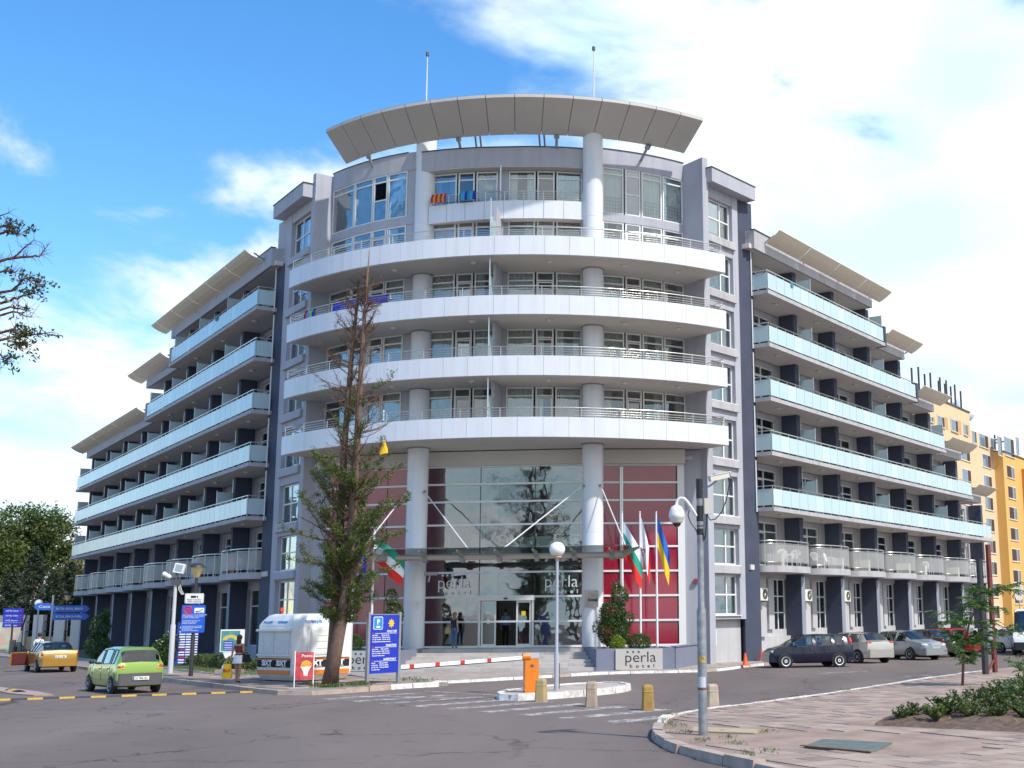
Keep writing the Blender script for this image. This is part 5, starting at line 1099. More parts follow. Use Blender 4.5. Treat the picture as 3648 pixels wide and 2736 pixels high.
# woman at the entrance
ep_ = onz(*R3(508, 996), .952); 
w2_ = person('person', 'woman with long light brown hair in navy top and jeans at the lobby glass', (ep_.x, 58.75, .952), radians(-30), dict(elr=(.21, -.05, 1.13), wrr=(.2, .02, .9), hnr=(.2, .04, .83), knl=(-.1, .03, .49), tol=(-.14, .12, .03)), [(lambda c: c.z < .98 and c.z > .06 and abs(c.x) < .19, DENIM), (lambda c: .98 <= c.z < 1.42 and abs(c.x) < .19, NAVYC), (lambda c: c.z <= .06, BLACKC), (lambda c: False, SKIN), SKIN], (HAIRB, .3), 1.66)
bag('handbag', 'tan shoulder bag of the woman at the lobby glass', (ep_.x - .3, 58.72, 1.62), .4, .3, .12, .3, M('tan_leather', (.3, .22, .1), .6))
# guests inside the lobby
person('person', 'person in light blue shirt standing inside the open lobby door', (-7.85, 61.6, .97), radians(180), {}, [(lambda c: c.z < .98 and abs(c.x) < .19, BLACKC), (lambda c: .98 <= c.z < 1.42, M('pale_blue_shirt', (.25, .4, .65), .8)), SKIN], (HAIRD, 0), 1.78)
person('person', 'person in dark red shirt walking inside the open lobby door', (-6.75, 60.9, .97), radians(160), dict(knl=(-.09, .12, .52), anl=(-.09, -.05, .12), tol=(-.09, .06, .03), knr=(.09, .1, .5), anr=(.09, .16, .09), tor=(.09, .3, .04)), [(lambda c: c.z < .98 and abs(c.x) < .19, BLACKC), (lambda c: .98 <= c.z < 1.42, M('maroon_shirt', (.16, .015, .02), .8)), SKIN], (HAIRD, 0), 1.75)
# man by the taxi
mp2 = aty(*R1(345, 850), 64.0)
person('person', 'man in white t-shirt with shoulder bag standing beside the taxi', (mp2.x, 64.0, .0), radians(10), dict(ell=(-.25, -.04, 1.15), wrl=(-.22, .06, 1.0), hnl=(-.18, .1, .97), elr=(.25, -.04, 1.15), wrr=(.22, .08, 1.02), hnr=(.18, .12, 1.0)), [(lambda c: c.z < .98 and abs(c.x) < .19, BLACKC), (lambda c: .98 <= c.z < 1.43 and abs(c.x) < .22, WHITEC), SKIN2], (HAIRD, 0), 1.82)
msb = bag('messenger_bag', 'dark shoulder bag on the back of the man by the taxi', (mp2.x, 63.84, .92), .0, .3, .1, .3, M('dark_bag', (.05, .04, .04), .7)); MB().tube([(.05, 0, .3), (.12, .02, .5), (.16, .1, .6)], .012, 5).build('shoulder_strap', M('dark_bag', (0, 0, 0)), msb)
# ================================================================ street furniture
GALV = M('galvanised_steel', (.36, .37, .39), .45, .6, var=.12, scale=6); POSTG = M('grey_post_paint', (.42, .43, .45), .5, var=.15, scale=5); BLKPOST = M('black_post_paint', (.03, .03, .035), .5)
BLUEB = M('blue_sign', (.008, .03, .42), .4); BLUEL = M('light_blue_sign', (.03, .24, .62), .4); WSIGN = M('white_sign', (.8, .8, .8), .45); WTXT = M('white_print', (.85, .85, .85), .5); REDP = M('red_print', (.6, .02, .02), .5); ORNG = M('orange_paint', (.75, .19, .01), .4, var=.06, scale=3, coat=.3); YEL = M('sun_yellow', (.85, .5, .03), .5)
BW = M('booth_shell', (.74, .73, .71), .45, var=.06, scale=1.2); BGREY = M('booth_seam', (.35, .34, .33), .6)
# ---- police / rental booth
bt = thing('kiosk_booth', 'white rounded plastic kiosk booth with rental adverts and police lettering', 'kiosk', (-13.19, 45.02, .14), radians(51.5)); s_ = 2.62; c_ = .3
def oct_(e, c): return [(c + e, e), (s_ - c - e, e), (s_ - e, c + e), (s_ - e, s_ - c - e), (s_ - c - e, s_ - e), (c + e, s_ - e), (e, s_ - c - e), (e, c + e)]
lv = [(.14, .04, .3), (.02, .2, .28), (.0, .34, .26), (0, 2.0, .26), (.06, 2.14, .3), (.2, 2.34, .34), (.34, 2.4, .36)]
b = MB()
for (e0, z0, c0), (e1, z1, c1) in zip(lv, lv[1:]):
    p0, p1 = oct_(e0, c0), oct_(e1, c1)
    for i in range(8): b.add([(*p0[i], z0), (*p0[(i + 1) % 8], z0), (*p1[(i + 1) % 8], z1), (*p1[i], z1)], [(0, 1, 2, 3)])
b.add([(*p, lv[-1][1]) for p in oct_(lv[-1][0], lv[-1][2])], [tuple(range(8))]); b.add([(*p, lv[0][1]) for p in oct_(lv[0][0], lv[0][2])], [tuple(range(7, -1, -1))])
b.build('shell', BW, bt, 30)
MB().box(.3, s_ - .3, .3, s_ - .3, 0, .05).build('plinth', M('booth_plinth', (.1, .1, .1), .8), bt)
MB().prism(oct_(.035, .28), 2.015, 2.035).build('roof_seam', BGREY, bt)
# left face (x = 0) shutter and right face (y = 0) hatch, both with raised frames
for ax in (0, 1):
    def bx(u0, u1, d0, d1, z0, z1, nm, mt, par=None):
        return (MB().box(-d1, -d0, u0, u1, z0, z1) if ax == 0 else MB().box(u0, u1, -d1, -d0, z0, z1)).build(nm, mt, par or bt)
    if ax == 0:
        bx(.42, 2.25, .0, .05, .98, 1.78, 'shutter', M('shutter_metal', (.62, .62, .62), .45, var=.08, scale=4)); bx(.36, 2.32, 0, .16, 1.78, 1.86, 'shutter_hood', BW); bx(.36, 2.32, 0, .1, .9, .97, 'counter', BW); bx(1.32, 1.345, .05, .055, 1.0, 1.77, 'shutter_seam', BGREY)
        for u, z, w_, h_ in ((2.0, 1.3, .2, .36), (1.95, 1.06, .16, .16), (.62, 1.02, .22, .22), (1.55, 1.25, .14, .14)): bx(u, u + w_, .051, .056, z, z + h_, 'pasted_note', M('paper', (.68, .68, .66), .8))
        bx(.34, 2.34, .002, .02, .5, .82, 'advert_band', BLACKC); bx(.34, 2.34, .021, .024, .755, .79, 'advert_stripe', ORNG); bx(.34, 2.34, .002, .02, .24, .4, 'advert_band', ORNG)
        for u in (1.75, .85): text('SiXT', .26, WTXT, Matrix.Translation((-.026, u, .56)) @ Matrix.Rotation(-pi / 2, 4, 'Z') @ Matrix.Rotation(pi / 2, 4, 'X'), bt, width=.62, bold=.012); text('rent a car', .07, WTXT, Matrix.Translation((-.026, u - .15, .505)) @ Matrix.Rotation(-pi / 2, 4, 'Z') @ Matrix.Rotation(pi / 2, 4, 'X'), bt, width=.3)
        for u, s2 in ((1.85, 'POLICE'), (.95, 'ПОЛИЦИЯ')): text(s2, .11, BLUEL, Matrix.Translation((.015, u, 2.07)) @ Matrix.Rotation(-pi / 2, 4, 'Z') @ Matrix.Rotation(pi / 2 - .35, 4, 'X'), bt, width=.55, bold=.003)
    else:
        bx(.45, 1.6, .0, .035, .86, 1.92, 'hatch_frame', BW); bx(.55, 1.5, .036, .06, .94, 1.82, 'hatch', M('hatch_panel', (.66, .66, .64), .45)); bx(.62, 1.43, .061, .066, 1.0, 1.76, 'hatch_panel', BW)
        for z in (1.6, 1.4, 1.15): bx(.8, 1.25, .067, .069, z, z + .012, 'scratch', M('rust', (0, 0, 0)))
        bx(.3, 2.3, .002, .02, .5, .82, 'advert_band', BLACKC); bx(.3, 2.3, .021, .024, .755, .79, 'advert_stripe', ORNG); bx(.3, 2.3, .002, .02, .24, .4, 'advert_band', ORNG)
        for u in (.8, 1.75): text('SiXT', .26, WTXT, Matrix.Translation((u, -.026, .56)) @ Matrix.Rotation(pi / 2, 4, 'X'), bt, width=.62, bold=.012); text('rent a car', .07, WTXT, Matrix.Translation((u + .15, -.026, .505)) @ Matrix.Rotation(pi / 2, 4, 'X'), bt, width=.3)
        for u in (.7, 1.7): text('ПОЛИЦИЯ', .15, BLUEL, Matrix.Translation((u, .015, 2.06)) @ Matrix.Rotation(pi / 2 - .35, 4, 'X'), bt, width=.7, bold=.003)
MB().lathe([(.02, 0), (.03, 0), (.03, .1), (.08, .12), (.08, .2), (.02, .24)], (.7, 2.0, 2.4), 14).build('roof_beacon', M('beacon_red', (.7, .08, .05), .3), bt, 40)
# ---- parking price board
pa, pb = Vector((-10.2, 43.12, .14)), Vector((-9.42, 44.42, .14)); an = atan2(pb.y - pa.y, pb.x - pa.x); L_ = (pb - pa).length
pk = thing('price_board', 'blue parking price board between two grey posts at the pavement tip', 'sign', tuple(pa), an)
for x in (0, L_): MB().box(x - .05, x + .05, -.05, .05, 0, 2.42).build('post', GALV, pk)
MB().box(.051, L_ - .051, -.03, .03, .34, 2.32).build('panel', BLUEB, pk); MB().box(.051, L_ - .051, -.034, .034, 2.321, 2.35).build('panel_trim', GALV, pk)
def ptx(s, x, z, sz, w_, al='LEFT', bold=.0, mt=None): 
    return text(s, sz, mt or WTXT, Matrix.Translation((x, -.034, z)) @ Matrix.Rotation(pi / 2, 4, 'X'), pk, align=al, bold=bold, depth=.002)
def rbox(b, x0, x1, z0, z1, r, d0, d1):
    p = []
    for cx_, cz, a0 in ((x1 - r, z0 + r, -pi / 2), (x1 - r, z1 - r, 0), (x0 + r, z1 - r, pi / 2), (x0 + r, z0 + r, pi)): p += [(cx_ + r * cos(a0 + pi / 2 * k / 4), cz + r * sin(a0 + pi / 2 * k / 4)) for k in range(5)]
    n = len(p); b.add([(x, d0, z) for x, z in p] + [(x, d1, z) for x, z in p], [tuple(range(n)), tuple(range(2 * n - 1, n - 1, -1))] + [(i, (i + 1) % n, n + (i + 1) % n, n + i) for i in range(n)]); return b
rbox(MB(), .2, .66, 1.82, 2.26, .06, -.036, -.031).build('parking_symbol', WTXT, pk); rbox(MB(), .22, .64, 1.84, 2.24, .05, -.04, -.0365).build('parking_symbol', BLUEL, pk)
ptx('P', .43, 2.0, .24, 0, 'CENTER', .008).location.y -= .008; rbox(MB(), .34, .52, 1.88, 1.94, .02, -.043, -.041).build('parking_symbol', WTXT, pk)
sb_ = MB(); 
for i in range(8):
    a = pi * i / 4; c0 = (1.08, 2.03); d = (sin(a), cos(a)); pp = (cos(a), -sin(a))
    sb_.add([(c0[0] + d[0] * .08 + pp[0] * .04, -.035, c0[1] + d[1] * .08 + pp[1] * .04), (c0[0] + d[0] * .17, -.035, c0[1] + d[1] * .17), (c0[0] + d[0] * .08 - pp[0] * .04, -.035, c0[1] + d[1] * .08 - pp[1] * .04)], [(0, 1, 2)])
sb_.lathe([(.02, -.04), (.09, -.04), (.09, -.03)], (1.08, 0, 2.03), 14, axis='y'); sb_.build('sun_symbol', YEL, pk)
for zt, hd_, ls in ((1.72, 'ПРЕСТОЙ', ('до 2 часа        - 1.00 лв. на час', 'от 3 до 6 часа   - 0.70 лв. на час', 'от 7 до 12 часа  - 0.50 лв. на час', 'За продължителен престой се обърнете')), (1.25, 'DURATION', ('up to 2 hour     - 1.00 lv  per hour', 'from 3 to 6 hour - 0.70 lv  per hour', 'from 7 to 12 hour - 0.50 lv per hour', 'The unpaid for tickets and others')), (.78, 'AUFENTHALT', ('bis 2 St.        - 1.00 lv pro Stunde', 'ab 3 bis 6 St.   - 0.70 lv pro Stunde', 'ab 7 bis 12 St.  - 0.50 lv pro Stunde', 'Fur verlorene Tickets'))):
    ptx(hd_, L_ - .16, zt, .1, 0, 'RIGHT', .002); MB().box(.3, L_ - .14, -.036, -.031, zt - .035, zt - .022).build('rule_line', WTXT, pk); ptx('v', .17, zt - .05, .12, 0, 'LEFT', .004, REDP)
    for i, s in enumerate(ls): ptx(s, .17, zt - .11 - .072 * i, .058 if i < 3 else .045, 0, 'LEFT', .0015)
# ---- barrier
br = thing('barrier_gate', 'orange barrier cabinet with red and white boom arm on the traffic island', 'barrier', (-3.99, 37.3, .16), radians(18))
MB().box(-.2, .2, -.16, .16, .0, .97).build('cabinet', ORNG, br); MB().box(-.21, .21, -.17, .17, .972, 1.13).build('cabinet_cap', M('grey_cap', (.45, .45, .46), .4), br); MB().box(-.05, .05, -.165, -.161, .72, .8).build('maker_plate', GREYP, br)
MB().tube([(-.28, -.1, 1.02), (-.05, -.1, 1.02)], .11, 12).build('arm_hub', ORNG, br, 40)
A0 = Vector((-.25, -.12, 1.0)); tip = Vector((-7.25, 34.5, 1.02)) - Vector((-3.99, 37.3, .16)); tip.rotate(Matrix.Rotation(-radians(18), 3, 'Z')); dv = (tip - A0); up = Vector((0, 0, 1)); sd = dv.cross(up).normalized() * .03
def seg(u0, u1, mt, nm, e=0.): 
    p0, p1 = A0 + dv * u0, A0 + dv * u1; ss = sd * (1 + e); h_ = .05 * (1 + e)
    MB().hexa([tuple(p0 - ss - up * h_), tuple(p1 - ss - up * h_), tuple(p1 + ss - up * h_), tuple(p0 + ss - up * h_), tuple(p0 - ss + up * h_), tuple(p1 - ss + up * h_), tuple(p1 + ss + up * h_), tuple(p0 + ss + up * h_)]).build(nm, mt, br)
seg(0, 1, WSIGN, 'boom_arm')
for u in (.28, .5, .7, .9): seg(u, u + .036, M('barrier_red', (.5, .03, .02), .5), 'red_mark', .06)
MB().tube([A0 + dv * .01 - up * .055, A0 + dv * .995 - up * .055], .022, 6).build('rubber_edge', BLACKP, br)
# ---- globe lamp
gl = thing('street_lamp', 'slim lavender grey lamp post with a white globe on the traffic island', 'street lamp', (-3.3, 38.05, .16))
MB().lathe([(.075, 0), (.075, 1.05), (.05, 1.12), (.045, 3.85), (.06, 3.86), (.06, 3.95)], (0, 0, 0), 14).build('post', M('lamp_post_paint', (.36, .37, .43), .45), gl, 40); MB().lathe([(.05, 3.93), (.14, 3.95), (.13, 4.0), (.05, 4.01)], (0, 0, 0), 16).build('globe_holder', M('amber_ring', (.5, .3, .15), .5), gl, 40)
MB().ell((0, 0, 4.2), (.24, .24, .23), 24, 14).build('globe', M('opal_globe', (.82, .8, .78), .35, spec=.4), gl, True); MB().box(.08, .1, -.02, .02, .05, .8).build('cable_flap', GREYP, gl)
# ---- concrete bollards
BCOL = [M('bollard_yellow', (.38, .27, .11), .85, var=.3, scale=5, bump=.3, var2=(.33, .26, .15)), M('bollard_bare', (.38, .3, .23), .85, var=.22, scale=5, bump=.3), M('bollard_ochre', (.36, .22, .06), .85, var=.25, scale=5, bump=.3), M('bollard_pale', (.43, .34, .26), .85, var=.2, scale=5, bump=.3)]
for i, (px, pl_) in enumerate((((-3.5, 35.45), 'yellow worn concrete bollard in front of the orange barrier cabinet'), ((-1.97, 33.34), 'bare beige concrete bollard in front of the globe lamp island'), ((-.47, 31.84), 'ochre painted concrete bollard standing alone on the asphalt'), ((1.13, 31.5), 'pale concrete bollard half hidden behind the camera mast'))):
    t = thing('bollard', pl_, 'bollard', (*px, .006), radians(-12 + 9 * i), 'concrete bollards across the driveway')
    h_ = .62 + .02 * (i % 2); prof = [(.155, 0), (.132, h_ * .7), (.138, h_ * .71), (.138, h_ * .74), (.131, h_ * .76), (.128, h_ * .9), (.112, h_ * .97), (.085, h_ * 1.0)]
    b = MB(); n = 4
    for (r0, z0), (r1, z1) in zip(prof, prof[1:]):
        def sq(r): c = r * .25; return [(r, -r + c), (r, r - c), (r - c, r), (-r + c, r), (-r, r - c), (-r, -r + c), (-r + c, -r), (r - c, -r)]
        p0, p1 = sq(r0), sq(r1)
        for j in range(8): b.add([(*p0[j], z0), (*p0[(j + 1) % 8], z0), (*p1[(j + 1) % 8], z1), (*p1[j], z1)], [(0, 1, 2, 3)])
    b.add([(*p, prof[-1][1]) for p in sq(.085)], [tuple(range(8))]); b.build('post', BCOL[i], t)
# ---- camera mast in the foreground
cm = thing('camera_mast', 'tall grey steel mast with dome camera and box camera beside the tan access plate', 'camera mast', (.68, 23.88, .12))
MASTM = M('mast_steel', (.25, .27, .29), .5, .3, var=.25, scale=7, var2=(.17, .17, .18)); BANDM = M('black_strap', (.015, .015, .015), .5); WCAM = M('camera_white', (.72, .72, .7), .35)
MB().lathe([(.088, 0), (.088, 2.28), (.062, 2.36), (.06, 4.78)], (0, 0, 0), 18).build('pole', MASTM, cm, 40)
for z0, z1 in ((4.42, 4.8), (3.98, 4.28), (3.72, 3.84), (3.88, 3.9)): MB().lathe([(.063, z0), (.068, z0 + .005), (.068, z1 - .005), (.063, z1)], (0, 0, 0), 16).build('clamp_band', BANDM, cm, 40)
for z0, z1, m_ in ((1.32, 1.44, M('yellow_sticker', (.5, .4, .1), .7, var=.4, scale=20, var2=(.15, .08, .04))), (.86, 1.06, M('pale_sticker', (.5, .53, .6), .6))): MB().grid(lambda u, v: (.0905 * sin((u - .62) * 1.9), -.0905 * cos((u - .62) * 1.9), z0 + (z1 - z0) * v), 8, 1).build('sticker', m_, cm, True)
MB().lathe([(.09, .82), (.093, .83), (.093, .86), (.09, .87)], (0, 0, 0), 18).build('strap', M('rust', (0, 0, 0)), cm)
arm = [(-.06, -.02, 4.08), (-.16, -.03, 4.24), (-.24, -.04, 4.36), (-.3, -.05, 4.42), (-.37, -.05, 4.43), (-.42, -.05, 4.4), (-.45, -.05, 4.33), (-.45, -.05, 4.26)]
MB().tube(arm, [.028, .028, .028, .028, .028, .028, .028, .03], 12).build('swan_arm', WCAM, cm, 60)
dm = MB().lathe([(.03, 4.3), (.1, 4.26), (.14, 4.18), (.15, 4.1), (.15, 4.05), (.13, 4.03), (.12, 3.97), (.1, 3.95)], (-.45, -.05, 0), 24).build('dome_housing', WCAM, cm, 50); MB().ell((-.45, -.05, 3.95), (.085, .085, .085), 18, 10).build('dome_lens', M('dome_black', (.01, .01, .012), .05, coat=1.), dm, True)
bxm = MB().box(-.21, .21, -.055, .055, -.05, .05); me = bxm.mesh('box_camera', M('camera_beige', (.6, .58, .5), .4)); Tc = Matrix.Translation((.38, -.02, 4.83)) @ Matrix.Rotation(radians(25), 4, 'Z') @ Matrix.Rotation(radians(-13), 4, 'Y'); me.transform(Tc); bc = put('box_camera', me, cm)
sh_ = MB().box(-.22, .26, -.07, .07, .052, .064); me = sh_.mesh('camera_hood', WCAM); me.transform(Tc); put('camera_hood', me, bc); ln = MB().lathe([(.045, .2), (.05, .22), (.05, .23)], (0, 0, 0), 14, axis='x'); me = ln.mesh('camera_lens', BANDM); me.transform(Tc); put('camera_lens', me, bc)
MB().tube([(.05, -.02, 4.6), (.2, -.02, 4.66), (.34, -.02, 4.76)], .02, 6).build('bracket', GALV, cm); MB().box(.09, .23, -.05, .05, 4.12, 4.42).build('junction_box', M('camera_beige', (0, 0, 0)), cm)
MB().tube([(.56, .02, 4.86), (.58, .0, 4.7), (.52, -.02, 4.4), (.42, -.03, 4.15), (.3, -.03, 4.02), (.2, -.03, 4.0), (.15, -.03, 4.08), (.14, -.02, 4.14)], .011, 6).build('cable', BANDM, cm); MB().tube([(.13, -.02, 4.12), (.12, -.04, 3.9), (.1, -.05, 3.7), (.07, -.05, 3.6), (.06, -.05, 3.75)], .014, 6).build('cable', BANDM, cm); MB().tube([(-.2, -.03, 4.2), (-.23, -.03, 4.1), (-.18, -.04, 3.95), (-.1, -.05, 3.85), (-.06, -.04, 3.76)], .012, 6).build('cable', BANDM, cm)
# ---- advertising A-frame by the tree
af = thing('advert_stand', 'small red fruit drink advert stand on white tube legs by the tree', 'sign', (-12.0, 41.9, .14), radians(18))
for sg in (-1, 1): MB().tube([(sg * .3, -.2, 0), (sg * .3, 0, 1.15), (sg * .3, .28, .0)], .014, 6).build('leg', WSIGN, af)
MB().hexa([(-.29, -.145, .24), (.29, -.145, .24), (.29, -.13, .24), (-.29, -.13, .24), (-.29, -.01, 1.12), (.29, -.01, 1.12), (.29, .005, 1.12), (-.29, .005, 1.12)]).build('poster', M('poster_red', (.5, .04, .06), .5, var=.5, scale=5, var2=(.25, .02, .03)), af)
def af_pt(x, z, o=.006): return (x, -.145 + (z - .24) * .153 - o, z)
MB().grid(lambda u, v: af_pt(.05 + (.06 + .12 * v ** 2) * (u - .5) * 2, .36 + .3 * v), 8, 6).build('poster_glass', M('poster_cream', (.8, .7, .6), .5), af); g_ = MB()
for i in range(9): a = pi * i / 8; g_.add([af_pt(.05, .66, .008), af_pt(.05 + .18 * cos(a) + .03, .68 + .18 * sin(a), .008), af_pt(.05 + .18 * cos(a + .25), .68 + .18 * sin(a + .25), .008)], [(0, 1, 2)])
g_.build('poster_fruit', M('poster_orange', (.8, .32, .03), .5), af); text('Pesto', .14, WTXT, Matrix.Translation(af_pt(.08, .96, .01)) @ Matrix.Rotation(pi / 2 - .15, 4, 'X'), af, width=.34)
# ---- currency board, map totem, lamp posts with signs in front of the wing by the lawn
eb = thing('exchange_board', 'tall blue currency exchange board on the lawn behind the sign post', 'sign', (*aty(*R1(1610, 1000), 63.0)[:2], .15), radians(14))
MB().hexa([(-.56, -.04, .02), (.5, -.04, .1), (.5, .04, .1), (-.56, .04, .02), (-.46, -.04, 2.12), (.56, -.04, 1.98), (.56, .04, 1.98), (-.46, .04, 2.12)]).build('panel', M('board_blue', (.015, .05, .3), .5), eb)
for r in range(13):
    for c in range(3): MB().box(-.36 + .32 * c, -.36 + .32 * c + (.24 if c else .28), -.046, -.041, 1.62 - .125 * r, 1.68 - .125 * r).build('rate_strip', WTXT if c else (REDP if r % 3 == 1 and r > 4 else WTXT), eb)
text('Change', .2, WTXT, Matrix.Translation((.0, -.046, 1.8)) @ Matrix.Rotation(pi / 2, 4, 'X'), eb, width=.7)
mt_ = thing('map_totem', 'white totem with a coloured beach resort map in front of the wing by the lawn', 'sign', (*aty(*R1(2010, 1000), 58.5)[:2], .14), radians(16))
MB().hexa([(-.12, -.06, 0), (.16, -.06, 0), (.16, .06, 0), (-.12, .06, 0), (-.42, -.06, .75), (.42, -.06, .75), (.42, .06, .75), (-.42, .06, .75)]).build('pedestal', WSIGN, mt_); MB().box(-.56, .5, -.07, .07, .76, 1.78).build('frame', WSIGN, mt_)
MB().box(-.52, .3, -.076, -.071, .8, 1.72).build('map', M('map_green', (.1, .28, .1), .5, var=.6, scale=2.2, var2=(.03, .15, .4)), mt_); MB().grid(lambda u, v: (-.1 + (.16 + .2 * v) * cos(pi * u), -.079, 1.3 + (.1 + .14 * v) * sin(pi * u)), 12, 2).build('map_beach', M('map_sand', (.6, .48, .12), .5), mt_); MB().box(-.4, -.0, -.08, -.0765, .84, 1.25).build('map_legend', BLUEB, mt_)
for r in range(5): MB().box(-.37, -.03, -.083, -.0805, .88 + .075 * r, .9 + .075 * r).build('legend_line', WTXT, mt_)
def cone_lamp(label, loc, h_, group, sc=1.):
    t = thing('street_lamp', label, 'street lamp', loc, 0, group)
    MB().lathe([(.085, 0), (.085, 1.6), (.06, 1.68), (.055, h_ - .5)], (0, 0, 0), 12).build('post', BLKPOST, t, 40); MB().lathe([(.07, h_ - .52), (.12, h_ - .48), (.25, h_ - .12), (.27, h_ - .1)], (0, 0, 0), 18).build('lamp_shade', M('lamp_yellowed', (.75, .6, .3), .45), t, 40); MB().lathe([(.33, h_ - .1), (.3, h_ - .03), (.18, h_ + .06), (.03, h_ + .09)], (0, 0, 0), 18).build('lamp_hood', BLKPOST, t, 40); return t
l2 = cone_lamp('black lamp post carrying the white and blue notice plates at the kerb', (-19.08, 50.77, .14), 4.42, 'black lamp posts with conical shades')
def plate(nm, label, loc, rz): return thing(nm, label, 'sign', loc, rz)
sp1 = plate('video_sign', 'white video control plate with camera symbol on the lamp post', (-19.08, 50.68, 3.0), radians(14)); rbox(MB(), -.36, .36, .02, .42, .05, -.02, 0).build('plate', WSIGN, sp1); rbox(MB(), -.34, .34, .04, .4, .045, -.021, -.0205).build('plate_rim', BLK, sp1); rbox(MB(), -.33, .33, .05, .39, .04, -.023, -.0215).build('plate_face', WSIGN, sp1)
MB().box(-.14, .06, -.027, -.024, .24, .33).build('camera_symbol', BLK, sp1); MB().add([(.06, -.025, .285), (.14, -.025, .34), (.14, -.025, .23)], [(0, 1, 2)]).build('camera_symbol', BLK, sp1); text('ВИДЕО КОНТРОЛ', .07, BLK, Matrix.Translation((0, -.025, .15)) @ Matrix.Rotation(pi / 2, 4, 'X'), sp1, width=.55); text('VIDEO CONTROL', .07, BLK, Matrix.Translation((0, -.025, .075)) @ Matrix.Rotation(pi / 2, 4, 'X'), sp1, width=.55)
sp2 = plate('no_stopping_sign', 'blue no stopping plate with red crossed circle and tow truck symbol', (-19.08, 50.68, 1.86), radians(14)); rbox(MB(), -.45, .45, 0, 1.1, .05, -.02, 0).build('plate', M('plate_bright_blue', (.01, .1, .55), .4), sp2)
MB().tube([(-.22 + .15 * cos(a * pi / 12), -.024, .89 + .15 * sin(a * pi / 12)) for a in range(25)], .018, 5).build('red_ring', REDP, sp2); [MB().hexa([(-.22 + .13 * s1 * a + dx, -.024 - e, .89 + .13 * a + dz) for e in (0, .003) for a, dx, dz in ((-1, -.018, .018 * s1), (1, -.018, .018 * s1), (1, .018, -.018 * s1), (-1, .018, -.018 * s1))]).build('red_bar', REDP, sp2) for s1 in (-1, 1)]
MB().box(.03, .4, -.024, -.021, .78, .98).build('tow_symbol', WTXT, sp2); MB().tube([(.08, -.026, .84), (.22, -.026, .86), (.36, -.026, .93)], .012, 4).build('tow_symbol', BLK, sp2); MB().box(.07, .36, -.027, -.025, .805, .825).build('tow_symbol', BLK, sp2)
for i, s in enumerate(('ПАРКИРАНЕТО НА АВТОМОБИЛИ', 'В ТЕРИТОРИЯТА НА КУРОРТА', 'Е СТРОГО ЗАБРАНЕНО !', '', 'DAS PARKEN VON PKW IST', 'IN DER HOTELANLAGE', 'STRENG VERBOTEN !', '', 'THE PARKING OF ANY MOTOR', 'VEHICLES ON THE TERRITORY', 'OF THE RESORT', 'IS STRICTLY FORBIDDEN !')):
    if s: text(s, .055, WTXT, Matrix.Translation((-.41, -.023, .68 - .056 * i)) @ Matrix.Rotation(pi / 2, 4, 'X'), sp2, align='LEFT', depth=.001)
fl1 = thing('floodlight_pole', 'grey pole with white floodlight and camera housings by the lawn', 'camera mast', (-21.1, 53.8, .14))
MB().lathe([(.11, 0), (.11, 2.0), (.075, 2.08), (.07, 3.9)], (0, 0, 0), 14).build('pole', M('pole_pale', (.5, .5, .52), .5), fl1, 40); MB().box(-.16, .2, -.12, .12, 3.72, 3.95).build('control_box', GREYP, fl1)
ff_ = MB(); ff_.box(-.24, .2, -.04, .1, 0, .42); me = ff_.mesh('floodlight', WCAM); me.transform(Matrix.Translation((.1, -.05, 4.22)) @ Matrix.Rotation(-.25, 4, 'X') @ Matrix.Rotation(.15, 4, 'Y')); flo = put('floodlight', me, fl1); gg = MB().box(-.18, .14, -.05, -.041, .06, .36); me = gg.mesh('lamp_glass', M('flood_glass', (.3, .36, .36), .15)); me.transform(Matrix.Translation((.1, -.05, 4.22)) @ Matrix.Rotation(-.25, 4, 'X') @ Matrix.Rotation(.15, 4, 'Y')); put('lamp_glass', me, flo)
MB().tube([(0, 0, 3.9), (.02, 0, 4.3)], .04, 8).build('bracket', GREYP, fl1); cb2 = MB().lathe([(.06, -.2), (.1, -.18), (.09, .15), (.05, .2)], (0, 0, 0), 14, axis='x'); me = cb2.mesh('camera_housing', WCAM); me.transform(Matrix.Translation((-.36, -.1, 4.12)) @ Matrix.Rotation(.5, 4, 'Y')); put('camera_housing', me, fl1)
for k in range(3): MB().tube([(.1 + .05 * k, 0, 3.72), (.16 + .06 * k, -.03, 3.5), (.3 + .05 * k, -.03, 3.3)], .012, 5).build('loose_wire', WCAM, fl1)
MB().box(-.95, .15, -.4, .0, 0, .16).build('edging_step', PAVE3, None)
bpy.data.objects['edging_step'].location = (-17.9, 53.2, .15); tag(bpy.data.objects['edging_step'], 'pale stone slabs lying on the lawn behind the sign post', 'stone slab')
# ---- cones
for i, (p_, lb) in enumerate(((onz(*R4(1590, 1143), .11), 'orange traffic cone on the pavement between tower and navy car'), (onz(*R4(1733, 1105), .11), 'orange traffic cone at the wing wall behind the navy car nose'))):
    t = thing('traffic_cone', lb, 'traffic cone', (p_.x, p_.y, .115), .3, 'traffic cones'); cn = M('cone_orange', (.8, .1, .02), .5)
    MB().box(-.19, .19, -.19, .19, 0, .03).build('base', cn, t); MB().lathe([(.14, .03), (.125, .06), (.032, .54), (.015, .55)], (0, 0, 0), 20).build('cone', cn, t, 40)
